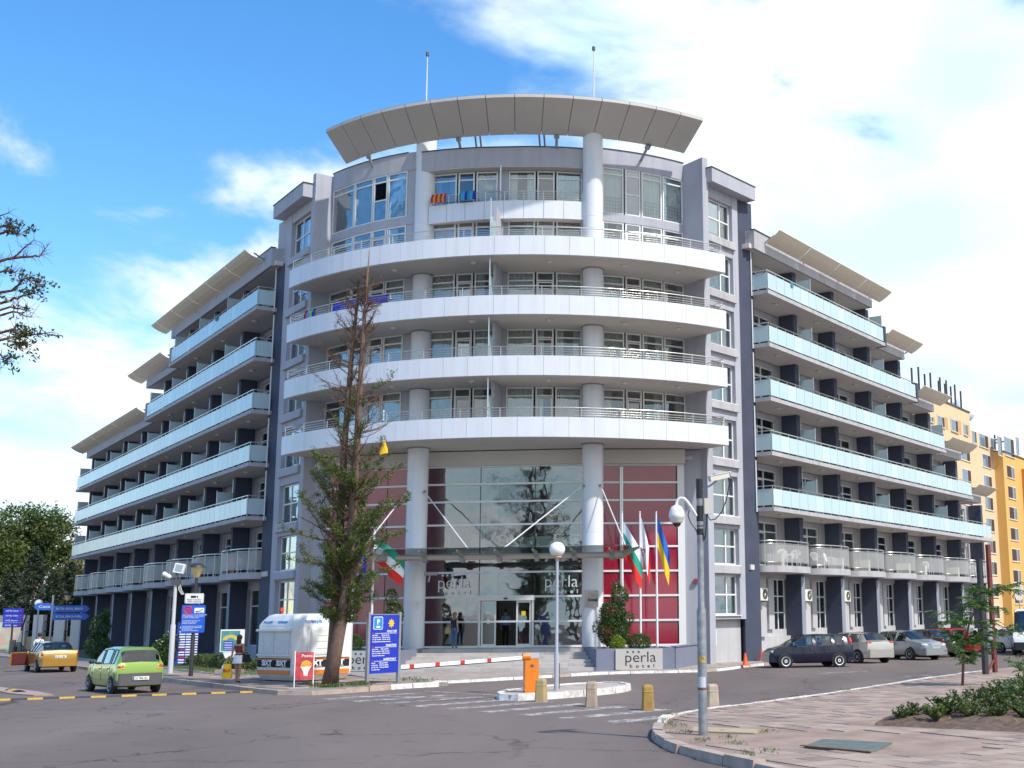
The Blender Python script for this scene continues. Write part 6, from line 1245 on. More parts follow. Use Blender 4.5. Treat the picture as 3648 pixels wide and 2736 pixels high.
# ---- flagpoles and flags
def flag(label, pole, ztop, hoist, fly, mats, ang=0., droop=.8, wav=.08, lean=.42, extra=None):
    t = thing('flag', label, 'flag', (pole[0], pole[1], ztop - hoist), 0)
    def fpt(u, v, off=0):
        x = .05 + lean * fly * (u ** .9) * (1 + .15 * v); z = hoist * v - droop * fly * u - .05 * sin(u * 5 + v * 2)
        y = wav * sin(7 * u + 2.2 * v) * (.3 + u) - .02 * u + off
        return (x * cos(ang) - y * sin(ang), x * sin(ang) + y * cos(ang), z)
    n = len(mats)
    for i in range(n): MB().grid(lambda u, v: fpt(u, 1 - (i + v) / n), 16, 5).build('stripe', mats[i], t, True)
    return t, fpt
FLW = M('flag_white', (.78, .78, .8), .8); FLG = M('flag_green', (.02, .3, .2), .8); FLR = M('flag_red', (.65, .02, .015), .8); FLB = M('flag_blue', (.02, .12, .45), .8); FLY = M('flag_yellow', (.8, .5, .01), .8)
for i, (x, y, lb) in enumerate(((-1.88, 54.7, 'white metal flagpole with the white, green and red flag'), (-1.1, 54.85, 'white metal flagpole with the white lettered flag'), (-.38, 55.0, 'white metal flagpole with the yellow and blue flag'), (-13.9, 55.6, 'white metal flagpole with the blue starred flag behind the tree'), (-13.0, 55.5, 'white metal flagpole behind the tree with a green, white and red flag'))):
    t = thing('flagpole', lb, 'flagpole', (x, y, .93), 0, 'flagpoles beside the entrance'); MB().lathe([(.055, 0), (.05, 2.5), (.035, 5.9)], (0, 0, 0), 12).build('pole', M('flagpole_white', (.72, .72, .73), .35), t, 40); MB().ell((0, 0, 5.93), (.05, .05, .05), 10, 6).build('finial', STEEL, t, True); MB().box(-.09, .09, -.09, .09, -.0, .1).build('foot', GALV, t)
flag('white, green and red striped flag hanging limp beside the name planter', (-1.88, 54.7), 6.5, 1.45, 1.55, [FLW, FLG, FLR], -.25, 1.05, .1, .5)
f2, fp2 = flag('white flag with black lettering and coloured edge beside the name planter', (-1.1, 54.85), 6.7, 1.3, 1.5, [FLW, FLW, FLW], -.15, 1.15, .06, .24)
MB().grid(lambda u, v: fp2(.82 + .18 * u, v, -.012), 3, 8).build('edge_band', FLR, f2, True); 
text('15', .4, BLK, Matrix.Translation((.2, -.12, -.35)) @ Matrix.Rotation(-1.2, 4, 'Y') @ Matrix.Rotation(pi / 2, 4, 'X'), f2, depth=.002)
flag('yellow and blue striped flag hanging limp beside the name planter', (-.38, 55.0), 6.75, 1.4, 1.6, [FLB, FLY], -.2, 1.1, .08, .3)
f3, fp3 = flag('blue flag with a ring of yellow stars behind the tree', (-13.9, 55.6), 6.6, 1.3, 1.6, [M('flag_deep_blue', (.01, .04, .45), .8)], -.2, 1.05, .06, .3)
st_ = MB()
for k in range(12):
    a = 2 * pi * k / 12; q = fp3(.45 + .22 * cos(a), .5 + .3 * sin(a), -.015); st_.ell(q, (.045, .006, .045), 6, 4)
st_.build('stars', FLY, f3)
flag('green, white and red flag blown out across the entrance column by the tree', (-13.0, 55.5), 6.0, 1.1, 1.6, [FLG, FLW, FLR], -.25, .75, .12, .8)
# ---- sun loungers, chairs, air conditioners, towels of the guests
def chair_mesh(t, mt):
    MB().grid(lambda u, v: (-.24 + .48 * u, -.22 + .46 * v, .42 + .02 * cos(pi * (u - .5))), 5, 4).build('seat', mt, t, True)
    for i in range(6): x = -.2 + .08 * i; MB().tube([(x * .8, .22, .43), (x, .3, .66), (x * 1.05, .34, .86 - .6 * x * x)], .016, 5).build('back_slat', mt, t)
    MB().tube([(-.26, .3, .62), (-.25, .33, .8), (-.12, .36, .88), (.12, .36, .88), (.25, .33, .8), (.26, .3, .62)], .02, 6).build('back_rim', mt, t)
    for sg in (-1, 1):
        MB().tube([(sg * .27, -.24, 0), (sg * .26, -.22, .62), (sg * .27, -.05, .65), (sg * .27, .28, .64)], .02, 6).build('arm_leg', mt, t); MB().tube([(sg * .25, .34, 0), (sg * .23, .26, .45)], .02, 6).build('leg', mt, t)
PLAS = M('white_plastic', (.8, .8, .8), .4)
ch0 = None
def chair(P, s, o, rz, lab):
    global ch0
    loc = (*P(s, o), 4.78)
    if ch0 is None: ch0 = thing('plastic_chair', lab, 'chair', loc, rz, 'plastic chairs on the round balconies'); chair_mesh(ch0, PLAS); return ch0
    return dup(ch0, loc, rz, lab)
for s, o, rz, lab in ((2.6, -.75, .4, 'white plastic chair beside the air conditioner on the round balcony nearest the camera mast'), (3.45, -.7, -.5, 'white plastic chair at the rounded end of the balcony above the navy car'), (6.6, -.8, .6, 'white plastic chair near the door of the balcony above the beige hatchback'), (8.0, -.7, 1.2, 'white plastic chair at the railing of the balcony above the beige hatchback'), (23.0, -.7, .3, 'white plastic chair alone on the fifth round balcony above the parked cars'), (32.4, -.7, .3, 'white plastic chair on the last balcony above the parked cars, tower side'), (33.6, -.7, -.3, 'white plastic chair on the last balcony above the parked cars, street end side')): chair(WR, s, o, rz, lab)
for s, o, rz, lab in ((2.2, -.75, 1.5, 'white plastic chair beside the orange beach mat on the wing by the lawn balcony'), (4.3, -.7, -1.2, 'white plastic chair past the orange beach mat on the wing by the lawn balcony'), (7.6, -.7, .9, 'white plastic chair with a blue towel on the second wing by the lawn balcony'), (14.2, -.7, .5, 'white plastic chair on the third round balcony of the wing by the lawn'), (32.0, -.7, .5, 'white plastic chair on the sixth round balcony of the wing by the lawn')): chair(WL, s, o, rz, lab)
ac0 = None; ACW = M('aircon_cream', (.68, .66, .58), .5)
def aircon(loc, rz, lab):
    global ac0
    if ac0 is None:
        ac0 = thing('air_conditioner', lab, 'air conditioner', loc, rz, 'outdoor air conditioner units')
        MB().box(-.42, .42, -.16, .16, 0, .62).build('case', ACW, ac0); MB().lathe([(.0, -.165), (.23, -.165), (.25, -.175), (.25, -.161)], (.1, 0, .31), 22, axis='y').build('fan_grille', BLACKP, ac0); MB().lathe([(.02, -.178), (.06, -.178), (.06, -.17)], (.1, 0, .31), 12, axis='y').build('fan_hub', ACW, ac0)
        for i in range(4): MB().tube([(.1 - .22 * cos(i * pi / 4), -.178, .31 - .22 * sin(i * pi / 4)), (.1 + .22 * cos(i * pi / 4), -.178, .31 + .22 * sin(i * pi / 4))], .006, 4).build('grille_bar', ACW, ac0)
        MB().box(-.35, -.28, -.1, .2, -.06, -.002).build('bracket', GALV, ac0); MB().box(.28, .35, -.1, .2, -.06, -.002).build('bracket', GALV, ac0); return ac0
    return dup(ac0, loc, rz, lab)
rzR = atan2(dRv[1], dRv[0])
for i, nm in enumerate(('first', 'second', 'third')): q = WR(5.07 * i + (1.0 if i else .95), -1.33); aircon((*q, 3.05), rzR, 'cream air conditioner on the ground floor wall in the %s bay from the tower' % nm)
for i, (s, nm) in enumerate(((1.6, 'first'), (8.9, 'second'), (12.6, 'third'), (19.0, 'fourth'), (21.8, 'fifth'), (28.0, 'sixth'))): q = WR(s, -.8); aircon((*q, 4.8), rzR + pi / 2, 'air conditioner standing behind the mesh rail of the %s wing by the parked cars balcony' % nm)
om = thing('beach_mat', 'orange beach mat propped on the first wing by the lawn balcony', 'beach mat', (*WL(3.2, -.4), 4.8), atan2(-dRv[1], dRv[0])); MB().grid(lambda u, v: (-.5 + u, .05 * sin(5 * u), .95 * v), 6, 4).build('mat', M('mat_orange', (.6, .2, .08), .8), om)
def towel(label, p0, p1, z, h_, mats, r=0.):
    t = thing('towel', label, 'towel', (p0[0], p0[1], z - h_), 0, None, world=True); n = len(mats); dx, dy = p1[0] - p0[0], p1[1] - p0[1]; l = hypot(dx, dy); nx, ny = dy / l, -dx / l
    for i in range(n):
        a, b2 = i / n, (i + 1) / n
        MB().grid(lambda u, v: (p0[0] + dx * (a + (b2 - a) * u) + nx * (.05 if v < .8 else -.02 - (v - .8) * .1) * (1 + .3 * sin(9 * (a + (b2 - a) * u))), p0[1] + dy * (a + (b2 - a) * u) + ny * (.05 if v < .8 else -.02) * 1., z - h_ + h_ * v + (.01 if v > .75 else 0)), 6, 5).build('stripe', mats[i], t, True)
TB = M('towel_blue', (.01, .03, .35), .9); TR = M('towel_red', (.4, .02, .02), .9); TG = M('towel_green', (.25, .45, .1), .9); TT = M('towel_teal', (.02, .25, .32), .9); TY = M('towel_orange', (.6, .25, .05), .9); TLB = M('towel_light_blue', (.05, .3, .55), .9)
towel('long dark blue towel over the curved railing behind the tree top', PC(RB - .1, -35), PC(RB - .1, -22.5), S[3] + 1.33, .5, [TB, TB, TB]); towel('towel striped maroon, green and blue on the curved railing', PC(RB - .1, -43.5), PC(RB - .1, -40), S[3] + 1.33, .48, [TR, TLB, TG, TB])
towel('red and orange checked towel on the top floor railing', PC(13.7, -18.6), PC(13.7, -15.2), 22.51, .45, [TR, TY, TR, TY, TR, TY, TR]); towel('blue checked towel on the top floor railing', PC(13.7, -12.4), PC(13.7, -9.0), 22.51, .45, [TT, TLB, TB, TT, TLB, TB])
towel('small teal towel on the top wing by the lawn railing', WL(8.0, -.06), WL(7.5, -.06), S[4] + 1.28, .35, [TT]); towel('small teal towel on the top wing by the parked cars railing', WR(2.75, -.06), WR(3.0, -.06), S[4] + 1.28, .35, [TT])
# ---- posts on the right pavement
bp_ = thing('steel_post', 'thick black square post at the kerb beside the young tree', 'post', (11.55, 45.8, .13), .5); MB().box(-.085, .085, -.085, .085, 0, 4.1).build('post', BLKPOST, bp_); MB().box(-.1, .1, -.1, .1, 4.1, 4.13).build('cap', BLKPOST, bp_)
rp2 = thing('steel_post', 'rusty red post with brace and small grey meter box at the kerb', 'post', (12.31, 47.4, .13), .5); MB().box(-.07, .07, -.07, .07, 0, 4.75).build('post', M('red_oxide', (.16, .03, .025), .7, var=.3, scale=4), rp2); MB().tube([(-.5, -.1, .0), (-.08, -.05, .45)], .05, 6).build('brace', MATS['red_oxide'], rp2); MB().box(-.3, -.1, -.1, .1, 1.2, 1.75).build('meter_box', GALV, rp2)
# ---- far left: fence, signs, lamp, raised barrier, advert board
cone_lamp('black lamp post with conical shade in front of the spruces', (*aty(*R1(556, 950), 97)[:2], .1), 4.4, 'black lamp posts with conical shades')
dsn = thing('direction_sign', 'two blue hotel direction arrows on a grey post', 'sign', (*aty(*R1(428, 950), 82)[:2], .1), radians(20)); MB().tube([(0, 0, 0), (0, 0, 4.0)], .06, 8).build('post', GALV, dsn)
for z, x0, x1, tx_ in ((3.25, -.9, -.05, 'Casa'), (3.1, .05, 2.0, 'HOTEL ROYAL BEACH'), (2.6, .05, 2.0, 'ROYAL BEACH MALL')):
    tipx = x1 + .25 if x0 > 0 else x0 - .2; p = [(x0, z - .22), (x1, z - .22), (tipx, z), (x1, z + .22), (x0, z + .22)] if x0 > 0 else [(x0, z - .22), (x1, z - .22), (x1, z + .22), (x0, z + .22), (tipx, z)]
    MB().add([(a, -.03, c) for a, c in p] + [(a, .03, c) for a, c in p], [(0, 1, 2, 3, 4), (9, 8, 7, 6, 5)] + [(i, (i + 1) % 5, 5 + (i + 1) % 5, 5 + i) for i in range(5)]).build('arrow_plate', M('arrow_blue', (.02, .12, .5), .5), dsn); text(tx_, .2, WTXT, Matrix.Translation(((x0 + x1) / 2, -.036, z - .06)) @ Matrix.Rotation(pi / 2, 4, 'X'), dsn, width=abs(x1 - x0) * .8)
hs = thing('hotel_sign_board', 'blue board listing hotels on a dark post by the fence', 'sign', (*aty(*R1(95, 950), 95)[:2], .1), radians(22)); MB().tube([(0, 0, 0), (0, 0, 2.2)], .07, 8).build('post', BLKPOST, hs)
for i in range(4): MB().box(-.62 * 1.1, .62 * 1.1, -.04, .04, 1.9 + .36 * i, 2.24 + .36 * i).build('name_strip', BLUEB, hs); text(('HOTEL Cuban', 'HOTEL Diamond', 'HOTEL Cuban', 'HOTEL Sunny')[i], .16, WTXT, Matrix.Translation((-.1, -.046, 2.0 + .36 * i)) @ Matrix.Rotation(pi / 2, 4, 'X'), hs, width=.85); MB().ell((.5, -.046, 2.05 + .36 * i), (.06, .01, .06), 8, 4).build('red_mark', REDP, hs)
ad = thing('advert_board', 'low green and pink advert board standing by the far fence', 'sign', (*onz(*R1(55, 1030), .1)[:2], .1), radians(25)); MB().box(-1.0, 1.0, -.03, .03, .1, 2.3).build('poster', M('poster_green', (.3, .5, .32), .5, var=.6, scale=1.2, var2=(.55, .25, .28)), ad); [MB().box(x - .04, x + .04, -.05, .05, 0, 2.35).build('leg', GREYP, ad) for x in (-1.0, 1.0)]
rb_ = thing('raised_boom', 'white boom barrier arm with black tip raised beside the fence', 'barrier', (*aty(*R1(112, 1000), 92)[:2], .1), 0); e_ = aty(*R1(235, 660), 92) - aty(*R1(112, 1000), 92); MB().tube([(0, 0, .0), tuple(e_ * .6)], .07, 6).build('arm', WSIGN, rb_); MB().tube([tuple(e_ * .6), tuple(e_)], .06, 6).build('arm_tip', BLACKP, rb_); MB().box(-.2, .2, -.2, .2, 0, 1.0).build('cabinet', GREYP, rb_)
g2 = thing('street_lamp', 'small white globe lamp on a pale post behind the taxi', 'street lamp', (*aty(*R1(308, 950), 88)[:2], .1)); MB().lathe([(.06, 0), (.05, 3.3)], (0, 0, 0), 10).build('post', POSTG, g2); MB().ell((0, 0, 3.55), (.28, .28, .28), 16, 10).build('globe', M('opal_globe', (0, 0, 0)), g2, True)
fc = thing('garden_fence', 'low tan wall with white pillars in front of the spruces', 'fence', (*aty(*R1(350, 990), 110)[:2], .05), world=True); A_, B_ = aty(*R1(-120, 990), 112), aty(*R1(720, 990), 106)
MB().wall((A_.x, A_.y), (B_.x, B_.y), -.3, 0, 0, 1.15).build('base_wall', M('tan_wall', (.5, .36, .22), .85, var=.1), fc)
for u in (.02, .17, .375, .555, .77, .935): q = A_ + (B_ - A_) * u; MB().box(q.x - .42, q.x + .42, q.y - .5, q.y + .2, 0, 3.0).build('pillar', M('fence_white', (.72, .66, .6), .8), fc)
rl = MB(); [rl.tube([(A_.x, A_.y + .1, z), (B_.x, B_.y + .1, z)], .04, 5) for z in (1.6, 2.4)]; rl.build('fence_rail', BLKPOST, fc)
# plastic bag caught in the tree is set with the tree
# ================================================================ vegetation
BARK = M('bark', (.16, .1, .075), .95, var=.35, scale=9, bump=.8, bscale=22); BARKR = M('bark_red', (.14, .07, .05), .95, var=.35, scale=9, bump=.6, bscale=22); TWIG = M('twig', (.1, .065, .05), .9)
LF_CON = leaf_mat('conifer_green', [(.02, .035, .01), (.055, .09, .018), (.12, .16, .03), (.22, .25, .05)], .6, 1.6); LF_BRN = leaf_mat('conifer_brown', [(.1, .04, .015), (.19, .09, .03), (.24, .13, .05)], .8)
LF_LAU = leaf_mat('laurel_green', [(.01, .025, .008), (.03, .07, .015), (.07, .13, .03), (.2, .27, .1)], .32, 3.); LF_OAK = leaf_mat('oak_green', [(.02, .03, .012), (.05, .08, .02), (.1, .13, .035)], .45); LF_SPR = leaf_mat('spruce_green', [(.012, .025, .012), (.03, .055, .025), (.055, .09, .035)], .6, .8)
LF_DEC = leaf_mat('broadleaf_green', [(.02, .04, .01), (.05, .085, .015), (.1, .14, .03), (.15, .16, .05)], .5, .7); LF_LIME = leaf_mat('thuja_lime', [(.08, .13, .01), (.18, .26, .02), (.28, .36, .04)], .5, 4.); LF_BOX = leaf_mat('box_green', [(.015, .05, .01), (.04, .1, .015), (.08, .16, .03)], .5, 5.); LF_ALB = leaf_mat('young_green', [(.03, .09, .01), (.06, .16, .02), (.1, .22, .04)], .5, 4.); LF_HED = leaf_mat('hedge_olive', [(.03, .05, .015), (.06, .1, .025), (.12, .16, .05), (.13, .1, .05)], .5, 5.); LF_BED = leaf_mat('bed_green', [(.03, .06, .015), (.08, .13, .03), (.16, .2, .06), (.2, .12, .07)], .5, 5.); GRS = leaf_mat('grass_blade', [(.05, .09, .015), (.1, .15, .03), (.16, .19, .05)], .6)
def leaf_mesh(C, size, w, mat, name='foliage', up=.0, fold=.25, dirs=None, jit=.35):
    """one small folded leaf per centre; C: (n,3)"""
    C = np.asarray(C, float); n = len(C)
    d = RNG.normal(size=(n, 3)) if dirs is None else np.asarray(dirs, float) + RNG.normal(size=(n, 3)) * jit
    d[:, 2] += up; d /= np.linalg.norm(d, axis=1)[:, None] + 1e-9
    a = np.cross(d, RNG.normal(size=(n, 3))); a /= np.linalg.norm(a, axis=1)[:, None] + 1e-9; b = np.cross(d, a)
    s = size * RNG.uniform(.65, 1.3, n)[:, None]; ww = s * w
    V = np.stack([C - d * s * .5, C + a * ww * .5 + b * ww * fold * .5 - d * s * .05, C + d * s * .5, C - a * ww * .5 + b * ww * fold * .5 - d * s * .05], 1).reshape(-1, 3)
    me = bpy.data.meshes.new(name); me.vertices.add(4 * n); me.vertices.foreach_set('co', V.ravel()); me.loops.add(4 * n); me.loops.foreach_set('vertex_index', np.arange(4 * n)); me.polygons.add(n); me.polygons.foreach_set('loop_start', np.arange(0, 4 * n, 4)); me.polygons.foreach_set('loop_total', np.full(n, 4)); me.materials.append(mat); me.update(calc_edges=True); return me
def blob_pts(c, r, n, shell=.55):
    p = RNG.normal(size=(n, 3)); p /= np.linalg.norm(p, axis=1)[:, None]; rad = RNG.uniform(shell, 1, n) ** .6
    return np.asarray(c) + p * rad[:, None] * np.asarray(r)
def sub(p, q): return Vector(q) - Vector(p)
# ---- the half dead twin-stemmed conifer
cb3 = onz(*R2(905, 1322), .14)
con = thing('conifer_tree', 'tall twin stemmed conifer, green below and half dead above, beside the kiosk', 'tree', tuple(cb3), world=True)
Yc = cb3.y
stems = [[aty(*p, Yc + .25) for p in ((1180, 2440), (1188, 2300), (1196, 2150), (1215, 1800), (1230, 1550), (1250, 1300), (1268, 1120), (1283, 960))], [aty(*p, Yc - .1) for p in ((1172, 2440), (1200, 2300), (1226, 2160), (1255, 1850), (1272, 1571), (1287, 1300), (1302, 1080), (1316, 890))]]
rads = [[.26, .2, .17, .135, .11, .085, .06, .015], [.27, .21, .19, .15, .12, .09, .055, .012]]
for st1, r_ in zip(stems, rads): MB().tube(st1, r_, 12).build('trunk', BARK, con, True)
def stem_at(st1, z):
    for a, b in zip(st1, st1[1:]):
        if a.z <= z <= b.z: return a + (b - a) * ((z - a.z) / (b.z - a.z))
    return st1[-1].copy()
limbs = MB(); twigs = MB(); gpts = []; gdir = []; bpts = []; bdir = []
rr = random.Random(5)
def rad_at(z): return np.interp(z, [2.2, 3.0, 4.5, 6.5, 8, 10, 12, 13.6, 15], [.6, 1.5, 1.9, 1.75, 1.6, 1.5, 1.1, .75, .2])
for i in range(300):
    z = 2.2 + 12.4 * rr.random() ** 1.35; st1 = stems[rr.random() < .55]
    if z > st1[-1].z - .2: continue
    p = stem_at(st1, z); a = rr.uniform(0, 2 * pi); L1 = float(rad_at(z)) * rr.uniform(.4, 1.12); dv1 = Vector((cos(a), sin(a), rr.uniform(.0, .7) if z > 7 else rr.uniform(-.1, .6))).normalized()
    pts = [p]; d = dv1.copy(); m = 6
    for k in range(m): d = (d + Vector((rr.uniform(-.2, .2), rr.uniform(-.2, .2), rr.uniform(-.05, .28)))).normalized(); pts.append(pts[-1] + d * L1 / m)
    limbs.tube(pts, [(.024 if z < 7 else .015) * (1 - k / m) + .005 for k in range(m + 1)], 5, cap=False)
    green = rr.random() < np.interp(z, [2, 6.0, 7.2, 9, 10.5, 12], [.85, .72, .35, .25 if cos(a) > 0 else .04, .08 if cos(a) > 0 else 0, 0]); brown = (not green) and rr.random() < np.interp(z, [7, 9, 11, 13, 14, 15], [.12, .12, .22, .5, .2, .0])
    for k in range(1, m + 1):
        q = pts[k]
        for t_ in range(3):
            dd_ = (d + Vector((rr.uniform(-1, 1), rr.uniform(-1, 1), rr.uniform(-.5, .8)))).normalized(); l2 = rr.uniform(.12, .45) * (1.1 - .4 * k / m)
            q2 = q + dd_ * l2 * .55 + Vector((0, 0, rr.uniform(-.03, .05))); q3 = q + dd_ * l2
            twigs.tube([q, q2, q3], [.005, .0035, .0015], 3, cap=False)
            if green:
                for _ in range((30 if z < 7.5 else 16) if k > 1 else 4): u_ = rr.random() ** .7; c0 = q + (q3 - q) * u_ * 1.15; gpts.append([c0.x + rr.gauss(0, .05), c0.y + rr.gauss(0, .05), c0.z + rr.gauss(0, .045)]); gdir.append(dd_)
            elif brown:
                for _ in range(7): c0 = q + (q3 - q) * rr.random() * 1.1; bpts.append([c0.x + rr.gauss(0, .03), c0.y + rr.gauss(0, .03), c0.z + rr.gauss(0, .03)]); bdir.append(dd_)
limbs.build('branches', BARKR, con); twigs.build('twigs', TWIG, con)
put('green_foliage', leaf_mesh(gpts, .075, .36, LF_CON, dirs=gdir, jit=.7), con); put('dead_foliage', leaf_mesh(bpts, .06, .35, LF_BRN, dirs=bdir, jit=.7), con)
ybp = aty(*ZM(950, 1400, .45208)(922, 430), Yc - .3); t = thing('plastic_bag', 'yellow plastic bag caught in the bare conifer branches', 'bag', tuple(ybp)); MB().grid(lambda u, v: ((.1 + .06 * sin(v * 3 + 1)) * cos(2 * pi * u) * (1 - .3 * v), .06 * sin(2 * pi * u), -.22 + .42 * v + .03 * sin(8 * u)), 14, 6).build('bag_body', YBAG, t, True); MB().tube([(0, 0, .18), (.03, 0, .34), (.06, 0, .4)], .012, 5).build('handle', YBAG, t)
# weeds round its foot
def tuft_field(name, pts, hgt, n, mat=GRS, label=None):
    C = []; D_ = []
    for p in pts:
        for _ in range(n): C.append([p[0] + RNG.normal() * p[3], p[1] + RNG.normal() * p[3], p[2] + hgt * RNG.uniform(.2, .9)]); D_.append([RNG.normal() * .5, RNG.normal() * .5, 1])
    o = put(name, leaf_mesh(C, hgt * 1.3, .16, mat, dirs=D_, jit=.25)); o['kind'] = 'stuff'; o['label'] = label or 'weeds'; return o
tuft_field('weeds', [(cb3.x + dx, cb3.y + dy, .14, .16) for dx, dy in ((.4, -.2), (.65, .1), (-.45, -.15), (.9, .3), (.2, -.4), (1.0, .55), (-.1, -.5), (-1.0, 1.2), (-9, 16))] + [(-8.6, 44.7, .14, .25), (-9.3, 45.5, .14, .25)], .11, 70, label='weeds growing round the tree foot and kerb joints')
tuft_field('kerb_weeds', [(.02, 26.9, .13, .12), (.05, 26.2, .13, .1), (.2, 25.6, .13, .12), (.35, 24.2, .13, .1), (.62, 22.6, .13, .08), (1.2, 22.0, .13, .1), (1.9, 24.2, .13, .12), (1.1, 23.1, .13, .06), (1.6, 20.6, .14, .1), (1.3, 20.1, .14, .08), (2.6, 33.0, .13, .08), (3.5, 34.4, .13, .08), (5.2, 37, .13, .1), (.1, 28.4, .13, .08)], .06, 45, label='weeds in the joints of the pavement by the camera mast')
o = tuft_field('lawn_grass', [(-17.2 - 7.4 * u + RNG.uniform(-1, 1.4), 51.6 + 10.4 * u + RNG.uniform(-.3, 1.6), .15, .35) for u in np.linspace(0, 1.3, 110)], .06, 40, label='short lawn grass along the wing')
# ---- shrubs
def shrub(name, label, loc, blobs, mat, size, w, n, trunk=None, group=None, stemn=6, cat='shrub'):
    t = thing(name, label, cat, loc, world=True, group=group); P_ = []; vol = [b[1][0] * b[1][1] * b[1][2] for b in blobs]
    for (c, r), v in zip(blobs, vol): P_.append(blob_pts((loc[0] + c[0], loc[1] + c[1], loc[2] + c[2]), r, max(20, int(n * v / sum(vol)))))
    put('foliage', leaf_mesh(np.vstack(P_), size, w, mat), t)
    b = MB(); zt = max(c[2] for c, r in blobs); zz1 = min(c[2] - r[2] * .2 for c, r in blobs)
    for i in range(stemn):
        c, r = random.choice(blobs); b.tube([(loc[0] + random.uniform(-.08, .08), loc[1] + random.uniform(-.08, .08), loc[2] - .02), (loc[0] + c[0] * .5, loc[1] + c[1] * .5, loc[2] + c[2] * .5), (loc[0] + c[0] + random.uniform(-.5, .5) * r[0], loc[1] + c[1], loc[2] + c[2] + r[2] * .3)], [.025, .018, .006], 5)
    b.build('stems', TWIG, t); return t
lx, ly = -2.25, 54.35
shrub('laurel_bush', 'tall glossy laurel bush in the planter beside the right column', (lx, ly, .93), [((.0, 0, .8), (.75, .6, .75)), ((-.05, 0, 1.5), (.62, .5, .6)), ((.25, 0, 2.25), (.42, .38, .5)), ((.12, 0, 2.75), (.22, .22, .25)), ((-.72, -.1, .95), (.22, .2, .3)), ((.6, -.1, 1.3), (.3, .3, .35))], LF_LAU, .1, .45, 8500, stemn=9)
shrub('thuja_bush', 'bright lime green dwarf thuja in the planter behind the name panel', (-2.05, 53.5, .93), [((0, 0, .24), (.34, .3, .32)), ((.0, 0, .42), (.2, .2, .22))], LF_LIME, .1, .3, 2400)
shrub('box_ball', 'round dark green box ball in the planter between the flagpoles', (-1.15, 53.75, .93), [((0, 0, .3), (.55, .45, .4))], LF_BOX, .055, .6, 4200)
shrub('laurel_bush', 'laurel bush behind the parking price board', (-12.15, 55.3, .93), [((0, 0, .8), (.5, .5, .8)), ((.2, 0, 1.6), (.42, .4, .6)), ((.05, 0, 2.3), (.3, .3, .45))], LF_LAU, .1, .45, 4200)
shrub('box_ball', 'round green box ball in the planter behind the tree', (-13.75, 55.1, .93), [((0, 0, .35), (.55, .45, .45))], LF_BOX, .055, .6, 3500)
q = aty(*R1(838, 1010), 74); shrub('laurel_bush', 'dark evergreen bush at the foot of the longer wing', (q.x, q.y, .15), [((0, 0, .8), (.75, .7, .8)), ((.1, 0, 1.9), (.62, .6, .75)), ((.35, 0, 2.6), (.3, .3, .4))], LF_LAU, .13, .5, 4200)
q = aty(*R1(1425, 1110), 63); shrub('laurel_bush', 'light green bush beside the exchange board', (q.x, q.y, .15), [((0, 0, .7), (.75, .7, .7)), ((.3, 0, 1.2), (.5, .5, .55))], LF_LAU, .11, .5, 3800)
for a, b, lb in (((-22.6, 61.8), (-18.2, 55.5), 'clipped low hedge on the lawn behind the walking woman'), ((-26.2, 66.8), (-23.2, 62.6), 'low hedge running along the longer wing past the exchange board')):
    t = thing('low_hedge', lb, 'hedge', (a[0], a[1], .15), world=True); n = 9000; u = RNG.random(n); v = RNG.uniform(-.45, .45, n); z = RNG.uniform(0, 1, n) ** .6; top = .5 + .1 * np.sin(u * 19) + .06 * np.sin(u * 53)
    dx, dy = b[0] - a[0], b[1] - a[1]; l = hypot(dx, dy); put('foliage', leaf_mesh(np.c_[a[0] + dx * u + dy / l * v, a[1] + dy * u - dx / l * v, .15 + z * top], .09, .5, LF_HED), t)
# ---- foreground bed on the right: single shrubs
spots = [(4.75, 25.75, .34, .34), (5.05, 26.15, .38, .36), (5.75, 26.3, .5, .5), (6.2, 25.9, .42, .46), (6.3, 26.9, .6, .6), (6.9, 26.6, .55, .55), (7.3, 27.4, .7, .66), (7.6, 26.4, .5, .5), (8.0, 28.0, .75, .7), (8.4, 26.8, .6, .5), (8.6, 28.8, .8, .7), (5.4, 25.5, .36, .4), (6.6, 25.4, .4, .45), (7.2, 25.6, .42, .5), (7.9, 25.8, .45, .5), (8.8, 26.0, .5, .5), (9.4, 26.8, .6, .55), (9.2, 27.8, .7, .6), (9.4, 29.6, .85, .8), (10.0, 28.6, .75, .7), (7.1, 28.6, .6, .5), (8.1, 30.1, .7, .6), (9.0, 31.2, .8, .7), (10.4, 30.5, .8, .8)]
BEDN = ['small leafy shrub at the pointed tip of the planting bed', 'small leafy shrub second from the pointed tip of the planting bed', 'leafy shrub third from the pointed tip of the planting bed', 'leafy shrub at the soil edge next to the bed tip']
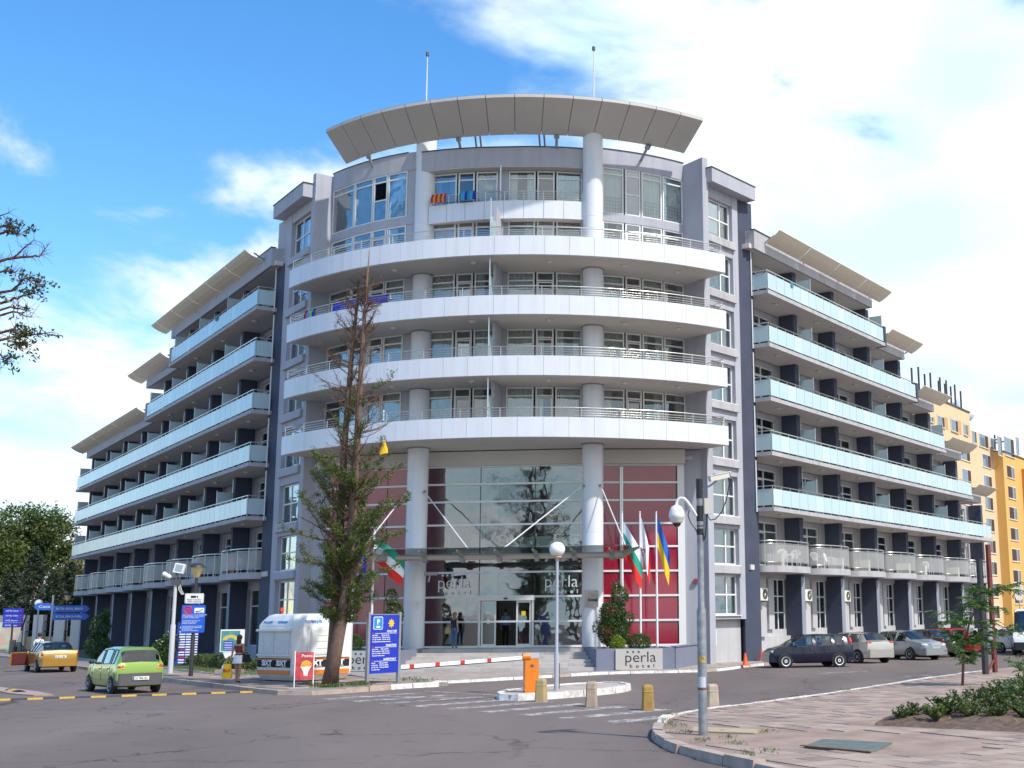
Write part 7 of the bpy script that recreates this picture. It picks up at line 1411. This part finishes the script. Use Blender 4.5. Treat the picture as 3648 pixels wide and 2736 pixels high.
for i, (x, y, h_, r_) in enumerate(spots):
    t = thing('bed_shrub', BEDN[i] if i < 4 else 'leafy green shrub in the thicket of the planting bed', 'shrub', (x, y, .2), group='shrubs of the planting bed', world=True); C = []; D2 = []; b = MB(); rq = random.Random(i)
    for k in range(26 if i > 1 else 9):
        a = rq.uniform(0, 2 * pi); e = Vector((cos(a) * r_ * rq.uniform(.1, .85), sin(a) * r_ * rq.uniform(.1, .85), h_ * rq.uniform(.4, .88))); p0 = Vector((x, y, .18)); p1 = p0 + Vector((e.x * .35, e.y * .35, e.z * .5)); p2 = p0 + e; b.tube([p0, p1, p2], [.012, .008, .003], 4)
        for m in range(46):
            u_ = rq.uniform(.3, 1.05); q = (p0 * (1 - u_) ** 2 + p1 * 2 * u_ * (1 - u_) + p2 * u_ * u_); a2 = rq.uniform(0, 2 * pi); d = Vector((cos(a2), sin(a2), rq.uniform(.1, 1.1))); C.append(list(q + d.normalized() * .035)); D2.append(list(d))
    b.build('stems', TWIG, t); put('foliage', leaf_mesh(C, .07, .45, [LF_HED, LF_HED, LF_BOX, LF_BED][i % 4], dirs=D2, jit=.3), t)
def pinnate(C, D_, base, direction, length, pairs, ls):
    b = Vector(base); d = Vector(direction).normalized(); side = d.cross(Vector((0, 0, 1))).normalized(); p = b.copy(); pts = [b.copy()]
    for k in range(pairs):
        d = (d + Vector((0, 0, -.07))).normalized(); p = p + d * (length / pairs); pts.append(p.copy())
        for sg in (-1, 1): C.append(list(p + side * sg * ls * .55 - Vector((0, 0, ls * .12)))); D_.append(list(side * sg + d * .35 - Vector((0, 0, .3))))
    return pts
yt = thing('young_tree', 'slender young tree with feathery leaves standing behind the planting bed', 'tree', (9.06, 38.8, .13), world=True)
def yt_(x, y, Y=38.8): return aty(*R5(x, y), Y)
trk = [yt_(1680, 1325), yt_(1688, 1120), yt_(1700, 940), yt_(1740, 780), yt_(1800, 640), yt_(1840, 520)]; MB().tube(trk, [.045, .04, .035, .028, .02, .012], 8).build('trunk', BARKR, yt, True)
C = []; D_ = []; br_ = MB(); rx = random.Random(3)
def bough(base, direction, L1, n, out=1.):
    b = Vector(base); d = Vector(direction).normalized(); pts = [b.copy()]
    for k in range(n):
        d = (d + Vector((rx.uniform(-.15, .15), rx.uniform(-.15, .15), rx.uniform(-.12, .1)))).normalized(); b = b + d * L1 / n; pts.append(b.copy())
        for _ in range(3): a = rx.uniform(0, 2 * pi); br_.tube(pinnate(C, D_, b, d * .5 + Vector((cos(a), sin(a), rx.uniform(-.3, .4))), rx.uniform(.28, .45), 9, .07), .004, 3, cap=False)
    br_.tube(pts, [.014] + [.008] * (n - 1) + [.004], 4, cap=False)
for tgt in ((1500, 640), (1560, 720), (1480, 760), (1600, 880), (1640, 960), (1760, 480), (1880, 470), (2050, 420), (2150, 400), (2180, 470), (2060, 620), (1960, 720), (2100, 800), (2210, 830), (1900, 900), (1980, 1000), (1780, 1020), (1850, 780), (1720, 860), (1830, 620), (1950, 560), (1650, 640), (1700, 560), (1550, 820), (1790, 920)):
    i = min(range(1, 6), key=lambda k: abs(trk[k].z - (yt_(*tgt).z - .3))); e = yt_(*tgt, 38.8 + rx.uniform(-.8, .8)); bough(trk[i], e - trk[i], (e - trk[i]).length, 7)
br_.build('branches', TWIG, yt); put('foliage', leaf_mesh(C, .078, .42, LF_ALB, dirs=D_, jit=.2), yt)
mm_ = thing('feathery_shrub', 'bright green feathery seedling among the bed shrubs', 'shrub', (8.2, 28.4, .2), world=True); C = []; D_ = []; br_ = MB()
for tgt in ((8.0, 28.2, 1.15), (8.4, 28.2, 1.3), (7.6, 27.8, .9), (8.8, 28.1, 1.0), (8.1, 27.6, .75), (8.6, 27.5, .8), (7.9, 28.6, 1.35), (7.4, 27.4, .6), (8.3, 27.2, .55)): bough((8.2, 28.4, .2), Vector(tgt) - Vector((8.2, 28.4, .2)), (Vector(tgt) - Vector((8.2, 28.4, .2))).length, 7)
br_.build('branches', TWIG, mm_); put('foliage', leaf_mesh(C, .075, .4, LF_ALB, dirs=D_, jit=.2), mm_)
LT = [(x, y) for x, y in zip(RNG.uniform(4.9, 12, 260), RNG.uniform(24.2, 30, 260))]
o = put('leaf_litter', leaf_mesh([(x, y, .27) for x, y in LT if bed((x, y))] or [(6, 26, .27)], .07, .6, leaf_mat('dry_leaf', [(.2, .11, .05), (.4, .28, .15)], .8))); o['kind'] = 'stuff'
# ---- oak whose boughs reach in at the left edge
ok_ = thing('oak_tree', 'oak whose sparse leafy boughs reach over the road at the picture edge', 'tree', (-16.6, 25.0, 0), world=True)
otr = [Vector((-16.6, 25, 0)), Vector((-16.5, 25, 3)), Vector((-16.3, 25.1, 6)), Vector((-16.2, 25, 9)), Vector((-16.0, 25, 12))]; MB().tube(otr, [.28, .24, .19, .13, .05], 12).build('trunk', BARK, ok_, True)
lm = MB(); C = []; oz = ZM(0, 700, .7353)
for pts_, lv_ in (([(20, 170), (45, 165), (110, 185)], 1), ([(40, 80)], 0), ([(110, 290), (190, 290), (228, 240)], 0), ([(60, 300), (165, 210)], 0), ([(30, 360), (70, 372)], .3), ([(60, 450), (120, 400), (185, 430)], 1), ([(50, 500), (120, 480), (160, 470)], .8), ([(60, 560), (150, 585)], 0), ([(50, 540), (135, 555)], 0), ([(60, 680), (140, 670), (235, 660)], 1.1), ([(70, 640), (95, 700), (100, 745)], 1.2), ([(5, 770), (25, 800)], 1), ([(5, 830)], 1), ([(10, 140), (40, 150)], 1)):
    y0 = pts_[0][1]; zt = aty(*oz(*pts_[0]), 25).z; b0 = stem_at(otr, max(2, min(11.5, zt - .8))); P_ = [b0, b0 + Vector((1.4, 0, .5 * (zt - b0.z) + .1))] + [aty(*oz(*p), 25 + rx.uniform(-.3, .3)) for p in pts_]
    sp_ = []
    for a, c in zip(P_, P_[1:]): sp_ += [a + (c - a) * (k / 4) + Vector((0, 0, rx.uniform(-.025, .025))) for k in range(4)]
    sp_.append(P_[-1]); lm.tube(sp_, [.045 * (1 - k / len(sp_)) + .005 for k in range(len(sp_))], 5, cap=False)
    for k in range(4, len(sp_)):
        for _ in range(4):
            dd_ = Vector((rx.uniform(-.3, 1), rx.uniform(-1, 1), rx.uniform(-.5, .8))).normalized(); l2 = rx.uniform(.12, .4); q = sp_[k]; lm.tube([q, q + dd_ * l2 * .5 + Vector((0, 0, .02)), q + dd_ * l2], [.006, .004, .002], 3, cap=False)
            if lv_ and k > 6 and rx.random() < lv_ * .36: C += list(blob_pts(q + dd_ * l2 * .8, (.14, .14, .11), 12, .1))
for k in range(26): a = Vector((rx.uniform(-19.5, -15.2), rx.uniform(23.4, 26.6), rx.uniform(7, 13))); lm.tube([stem_at(otr, a.z - 1), a], [.05, .01], 4); C += list(blob_pts(a, (.8, .8, .6), 160, .1))
lm.build('branches', BARKR, ok_); put('foliage', leaf_mesh(C, .1, .42, LF_OAK), ok_)
# ---- trees behind the far fence
def spruce(label, x, y, h_, r_, n, group='spruces beyond the garden fence'):
    t = thing('spruce_tree', label, 'tree', (x, y, 0), world=True, group=group); MB().tube([(x, y, 0), (x, y, h_)], [.22, .02], 8).build('trunk', BARK, t); C = []; D_ = []; lm = MB()
    for i in range(n):
        z = h_ * (.06 + .94 * (i / n)); L1 = r_ * (1 - z / h_) ** .75 * RNG.uniform(.7, 1.1) + .1; a = i * 2.4 + RNG.uniform(-.4, .4); d = np.array([cos(a), sin(a), -.18])
        lm.tube([(x, y, z), (x + d[0] * L1, y + d[1] * L1, z + d[2] * L1 + .05)], [.035, .008], 4, cap=False)
        m = int(14 + 46 * L1 / r_); u = RNG.uniform(.15, 1.05, m); sp_ = (1.05 - u) * .45 * L1 + .12; off = RNG.uniform(-1, 1, m) * sp_
        C.append(np.c_[x + d[0] * L1 * u - d[1] * off, y + d[1] * L1 * u + d[0] * off, z + d[2] * L1 * u - np.abs(off) * .25 + RNG.normal(size=m) * .07]); D_.append(np.tile(d, (m, 1)))
    lm.build('branches', TWIG, t); put('foliage', leaf_mesh(np.vstack(C), .36, .35, LF_SPR, dirs=np.vstack(D_), jit=.6), t)
for (px, Y, ytop, r_, lb) in ((250, 116, 120, 3.4, 'tallest dark spruce beyond the garden fence, behind the direction arrows'), (60, 118, 300, 3.0, 'shorter spruce beyond the fence behind the hotel list board'), (420, 113, 330, 3.0, 'spruce beyond the fence behind the black lamp post'), (640, 111, 560, 2.4, 'low spruce beyond the fence next to the wing end'), (560, 121, 250, 3.0, 'spruce tucked behind the other spruces near the wing end')):
    q = aty(*R1(px, 980), Y); tp = aty(*R1(px, ytop), Y); spruce(lb, q.x, Y, tp.z, r_, 150)
def broad(label, x, y, blobs, mat, n, size, trunk_h, group=None):
    t = thing('broadleaf_tree', label, 'tree', (x, y, 0), world=True, group=group); b = MB(); b.tube([(x, y, 0), (x + .1, y, trunk_h * .6), (x, y, trunk_h)], [.3, .24, .18], 10); C = []
    vol = [r[0] * r[2] for c, r in blobs]
    for (c, r), v in zip(blobs, vol):
        b.tube([(x, y, trunk_h * .8), ((x + c[0]) / 2, (y + c[1]) / 2, (trunk_h + c[2]) / 2), c], [.13, .09, .03], 6)
        for _ in range(7): e = blob_pts(c, np.array(r) * .85, 1)[0]; b.tube([c, tuple(e)], [.04, .008], 4, cap=False)
        k = int(n * v / sum(vol)); sub_ = blob_pts(c, np.array(r) * .86, 30, .35); w_ = RNG.integers(0, 30, k); C.append(sub_[w_] + RNG.normal(size=(k, 3)) * np.array(r) * .16)
    b.build('trunk', BARK, t); put('crown', leaf_mesh(np.vstack(C), size, .55, mat), t)
def bl(lst, Y): return [((lambda q: (q.x, q.y + dy, q.z))(aty(*R1(x, y), Y)), (r, r, r * .85)) for x, y, r, dy in lst]
q = aty(*R1(200, 980), 135); broad('large pale green broadleaf tree rising behind the spruces', q.x, q.y, bl([(90, 60, 3.0, 0), (230, -80, 3.0, 0), (380, -60, 3.0, .5), (500, 60, 2.8, 0), (560, 190, 2.0, 0), (330, 110, 3.4, 1), (180, 200, 3, 1), (460, 240, 2.6, 0), (60, 230, 2.6, 0)], 135), LF_DEC, 15000, .34, 6)
q = aty(*R1(30, 980), 128); broad('dark broadleaf tree at the street end', q.x, q.y, bl([(-60, 80, 3.2, 0), (20, -20, 2.4, 0), (40, 180, 2.6, 0), (-40, 330, 3.0, 0), (120, 420, 2.4, 0), (-100, 200, 3.2, 0)], 128), LF_DEC, 9000, .34, 5)
q = aty(*R1(690, 980), 128); broad('reddish green tree beside the wing end', q.x, q.y, bl([(660, 330, 2.0, 0), (700, 420, 2.2, 0), (640, 500, 2.2, 0), (600, 420, 1.8, 0)], 128), leaf_mat('autumn_green', [(.04, .06, .015), (.1, .12, .03), (.22, .09, .03)], .5, 1.), 5000, .3, 4)
t = thing('undergrowth', 'dense dark hedge behind the garden fence', 'hedge', tuple(aty(*R1(300, 990), 113)), world=True); n = 12000; q0, q1 = aty(*R1(-200, 990), 115), aty(*R1(720, 990), 109); u = RNG.random(n); put('foliage', leaf_mesh(np.c_[q0.x + (q1.x - q0.x) * u, q0.y + (q1.y - q0.y) * u + RNG.uniform(-1, 1, n), RNG.uniform(0, 1, n) ** .7 * (3.0 + np.sin(u * 25))], .3, .5, LF_SPR), t)
# ---- street trees and a house across the road behind the camera (they show in the lobby glass)
for i, (x, y, h_) in enumerate(((-22, -14, 11), (-9, -19, 12), (4, -16, 10), (15, -20, 12))):
    broad('street tree on the far side of the road behind the viewer' , x, y, [((x + random.uniform(-1.5, 1.5), y + random.uniform(-1.5, 1.5), h_ * .55 + 1.6 * k), (2.4, 2.4, 1.8)) for k in range(3)], LF_DEC, 2600, .42, h_ * .4, 'trees behind the viewer')
# ================================================================ neighbours
PEACH = M('peach_render', (.68, .5, .31), .85, var=.04, scale=.3); AMBER = M('amber_render', (.68, .4, .12), .85, var=.04, scale=.3); OCH = M('orange_render', (.6, .24, .04), .85, var=.04, scale=.3)
nb = thing('apartment_block', 'tall peach and amber apartment block behind the wing with the parked cars', 'building', (45, 165, 0), world=True)
aN = radians(31.0); dN = (sin(aN), cos(aN)); nN = (cos(aN), -sin(aN)); pN = (42.6, 162.0)
def PN(s, o): return (pN[0] + dN[0] * s + nN[0] * o, pN[1] + dN[1] * s + nN[1] * o)
def sN(x, o=0):   # distance along the facade for a picture column
    r = ray(x, 1700); a = Vector((r.x, r.y)); q = PN(0, o); det = a.x * -dN[1] + a.y * dN[0]
    t = (q[0] * -dN[1] + q[1] * dN[0]) / det; P_ = a * t; return (P_.x - q[0]) * dN[0] + (P_.y - q[1]) * dN[1]
def zN(x, y, s, o=0): p = PN(s, o); return aty(x, y, p[1]).z
sA, sB, sC = sN(3240), sN(3545), sN(3680)
zt1 = zN(3470, 1500, sN(3470))
def nbox(b, s0, s1, o0, o1, z0, z1): q = [PN(s0, o0), PN(s1, o0), PN(s1, o1), PN(s0, o1)]; b.hexa([(*v, z0) for v in q] + [(*v, z1) for v in q]); return b
nbox(MB(), sA - 40, sN(3466), 0, -16, 0, zt1 + 1.0).build('peach_wall', PEACH, nb); nbox(MB(), sN(3466), sB, 0, -16, 0, zt1 - 1.2).build('peach_wall', PEACH, nb)
nbox(MB(), sB, sC + 30, 1.2, -16, 0, zt1 - 3.0).build('amber_wall', AMBER, nb); nbox(MB(), sN(3640, 1.2), sC + 60, 2.4, -16, 0, zt1 - 4.5).build('orange_wall', OCH, nb)
nbox(MB(), sA - 40, sN(3466), .15, -16.1, zt1 + 1.0, zt1 + 1.15).build('roof_edge', DARKR, nb); nbox(MB(), sB, sC + 30, 1.35, -16.1, zt1 - 3.0, zt1 - 2.85).build('roof_edge', DARKR, nb)
WG = M('neighbour_glass', (.1, .17, .24), .08, spec=.8); WD = M('open_window_dark', (.07, .03, .015), .8)
def nwin(s0, s1, o, z0, z1, gm, rec=.0):
    w_ = nbox(MB(), s0, s1, o + .02, o - .1, z0, z1).build('window', PVC, nb); m = s0 + (s1 - s0) * .62
    nbox(MB(), s0 + .08, m - .05, o + .03, o - .05, z0 + .08, z1 - .08).build('pane', gm, w_); nbox(MB(), m + .05, s1 - .08, o + .03, o - .05, z0 + .08, z1 - .08).build('pane', WD if gm is not WD else WG, w_)
    nbox(MB(), s0 - .12, s1 + .12, o + .1, o - .02, z0 - .1, z0 - .005).build('sill', PEACH, nb)
ZW = ZM(3148, 1600, .22604)
s0, s1 = sN(ZW(1575, 0)[0]), sN(ZW(1700, 0)[0]); zb0 = zN(*ZW(1640, 270), s0); dz = 2.8
for i in range(8): nwin(s0, s1, 0, zb0 - dz * i, zb0 + 1.75 - dz * i, WG)
for i in range(8): nwin(s0 - 9, s1 - 9, 0, zb0 - dz * i, zb0 + 1.75 - dz * i, WG)
a0, a1 = sN(ZW(1945, 0)[0], 1.2), sN(ZW(2065, 0)[0], 1.2); zb1 = zN(*ZW(2000, 440), a0, 1.2)
for i in range(8): nwin(a0, a1, 1.2, zb1 - dz * i, zb1 + 1.7 - dz * i, WD)
XW = ZM(3248, 1300, .3152)
for x0, x1, yb, yt_2 in ((225, 295, 640, 560), (318, 440, 690, 550), (470, 590, 745, 590), (612, 680, 790, 650)):
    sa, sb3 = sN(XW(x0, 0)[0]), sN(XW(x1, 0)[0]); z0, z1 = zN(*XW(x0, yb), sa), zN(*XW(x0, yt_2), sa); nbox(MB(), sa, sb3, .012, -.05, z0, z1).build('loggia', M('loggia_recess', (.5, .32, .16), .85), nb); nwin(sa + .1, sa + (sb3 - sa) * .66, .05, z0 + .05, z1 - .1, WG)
for x0, x1, yb, yt_2 in ((705, 755, 875, 735), (785, 885, 915, 765), (912, 962, 950, 815)): sa, sb3 = sN(XW(x0, 0)[0]), sN(XW(x1, 0)[0]); nwin(sa, sb3, .03, zN(*XW(x0, yb), sa), zN(*XW(x0, yt_2), sa), WG)
for x0, x1 in ((1835, 1890), (1940, 2080), (2125, 2160)): sa, sb3 = sN(ZW(x0, 0)[0], 1.2), sN(ZW(x1, 0)[0], 1.2); z = zN(*ZW(x0, 95), sa, 1.2); nwin(sa, sb3, 1.23, z, z + 2.6, WG)
for i, x in enumerate((95, 172, 240, 305, 395, 412, 465, 482, 530, 577, 640)):
    s = sN(XW(x, 0)[0]); MB().tube([(*PN(s, -.4), zt1 + 1.0), (*PN(s, -.4), zt1 + 3.6 + .5 * (i % 2))], .12, 6).build('rebar_stub', M('rebar', (.05, .05, .07), .7), nb)
sd_ = sN(XW(745, 0)[0]); MB().lathe([(.02, 0), (.8, .12), (1.5, .5), (1.9, 1.0)], (0, 0, 0), 24).build('satellite_dish', M('dish_white', (.85, .85, .85), .5), nb, True)
do = bpy.data.objects['satellite_dish']; do.matrix_parent_inverse = Matrix.Translation((-45, -165, 0)); do.matrix_basis = Matrix.Translation((*PN(sd_, -1.2), zt1 + 1.2)) @ Matrix.Rotation(radians(70), 4, 'X') @ Matrix.Rotation(radians(-30), 4, 'Y')
fr_ = MB(); s = sN(XW(1090, 0)[0], 1.2)
for d in (0, 2.5): fr_.tube([(*PN(s + d, -.3), zt1 - 3), (*PN(s + d, -.3), zt1 - .4)], .12, 6); fr_.tube([(*PN(s + d - 3, -.3), zt1 - 1.6), (*PN(s + d + 3, -.3), zt1 - .6)], .12, 6)
fr_.build('roof_frame', M('rebar', (0, 0, 0)), nb)
bn = thing('arched_banner', 'white oval banner leaning against the orange wall at the street edge', 'banner', (*aty(*R5(2170, 560), 120)[:2], 0)); MB().grid(lambda u, v: (.9 * (u - .5) * sin(pi * (.1 + .85 * v)) ** .6, 0, 1.7 * v + 3.5), 8, 12).build('cloth', M('banner_white', (.75, .7, .66), .8), bn); MB().tube([(0, .05, 0), (0, .05, 5.3)], .05, 6).build('pole', GALV, bn)
wh = thing('white_house', 'white building glimpsed beyond the trees at the street end', 'building', (*aty(*R1(40, 900), 180)[:2], 0), radians(20)); MB().box(-14, 4, 0, 12, 0, 15).build('wall', M('white_render', (.75, .74, .72), .85), wh); MB().box(-14.4, 4.4, -.4, 12.4, 15, 15.5).build('roof', M('roof_grey', (.4, .38, .36), .8), wh)
for i in range(4):
    for j in range(4): MB().box(-12.5 + 4 * i, -11 + 4 * i, -.06, .1, 2 + 3.3 * j, 3.8 + 3.3 * j).build('window', WG, wh)
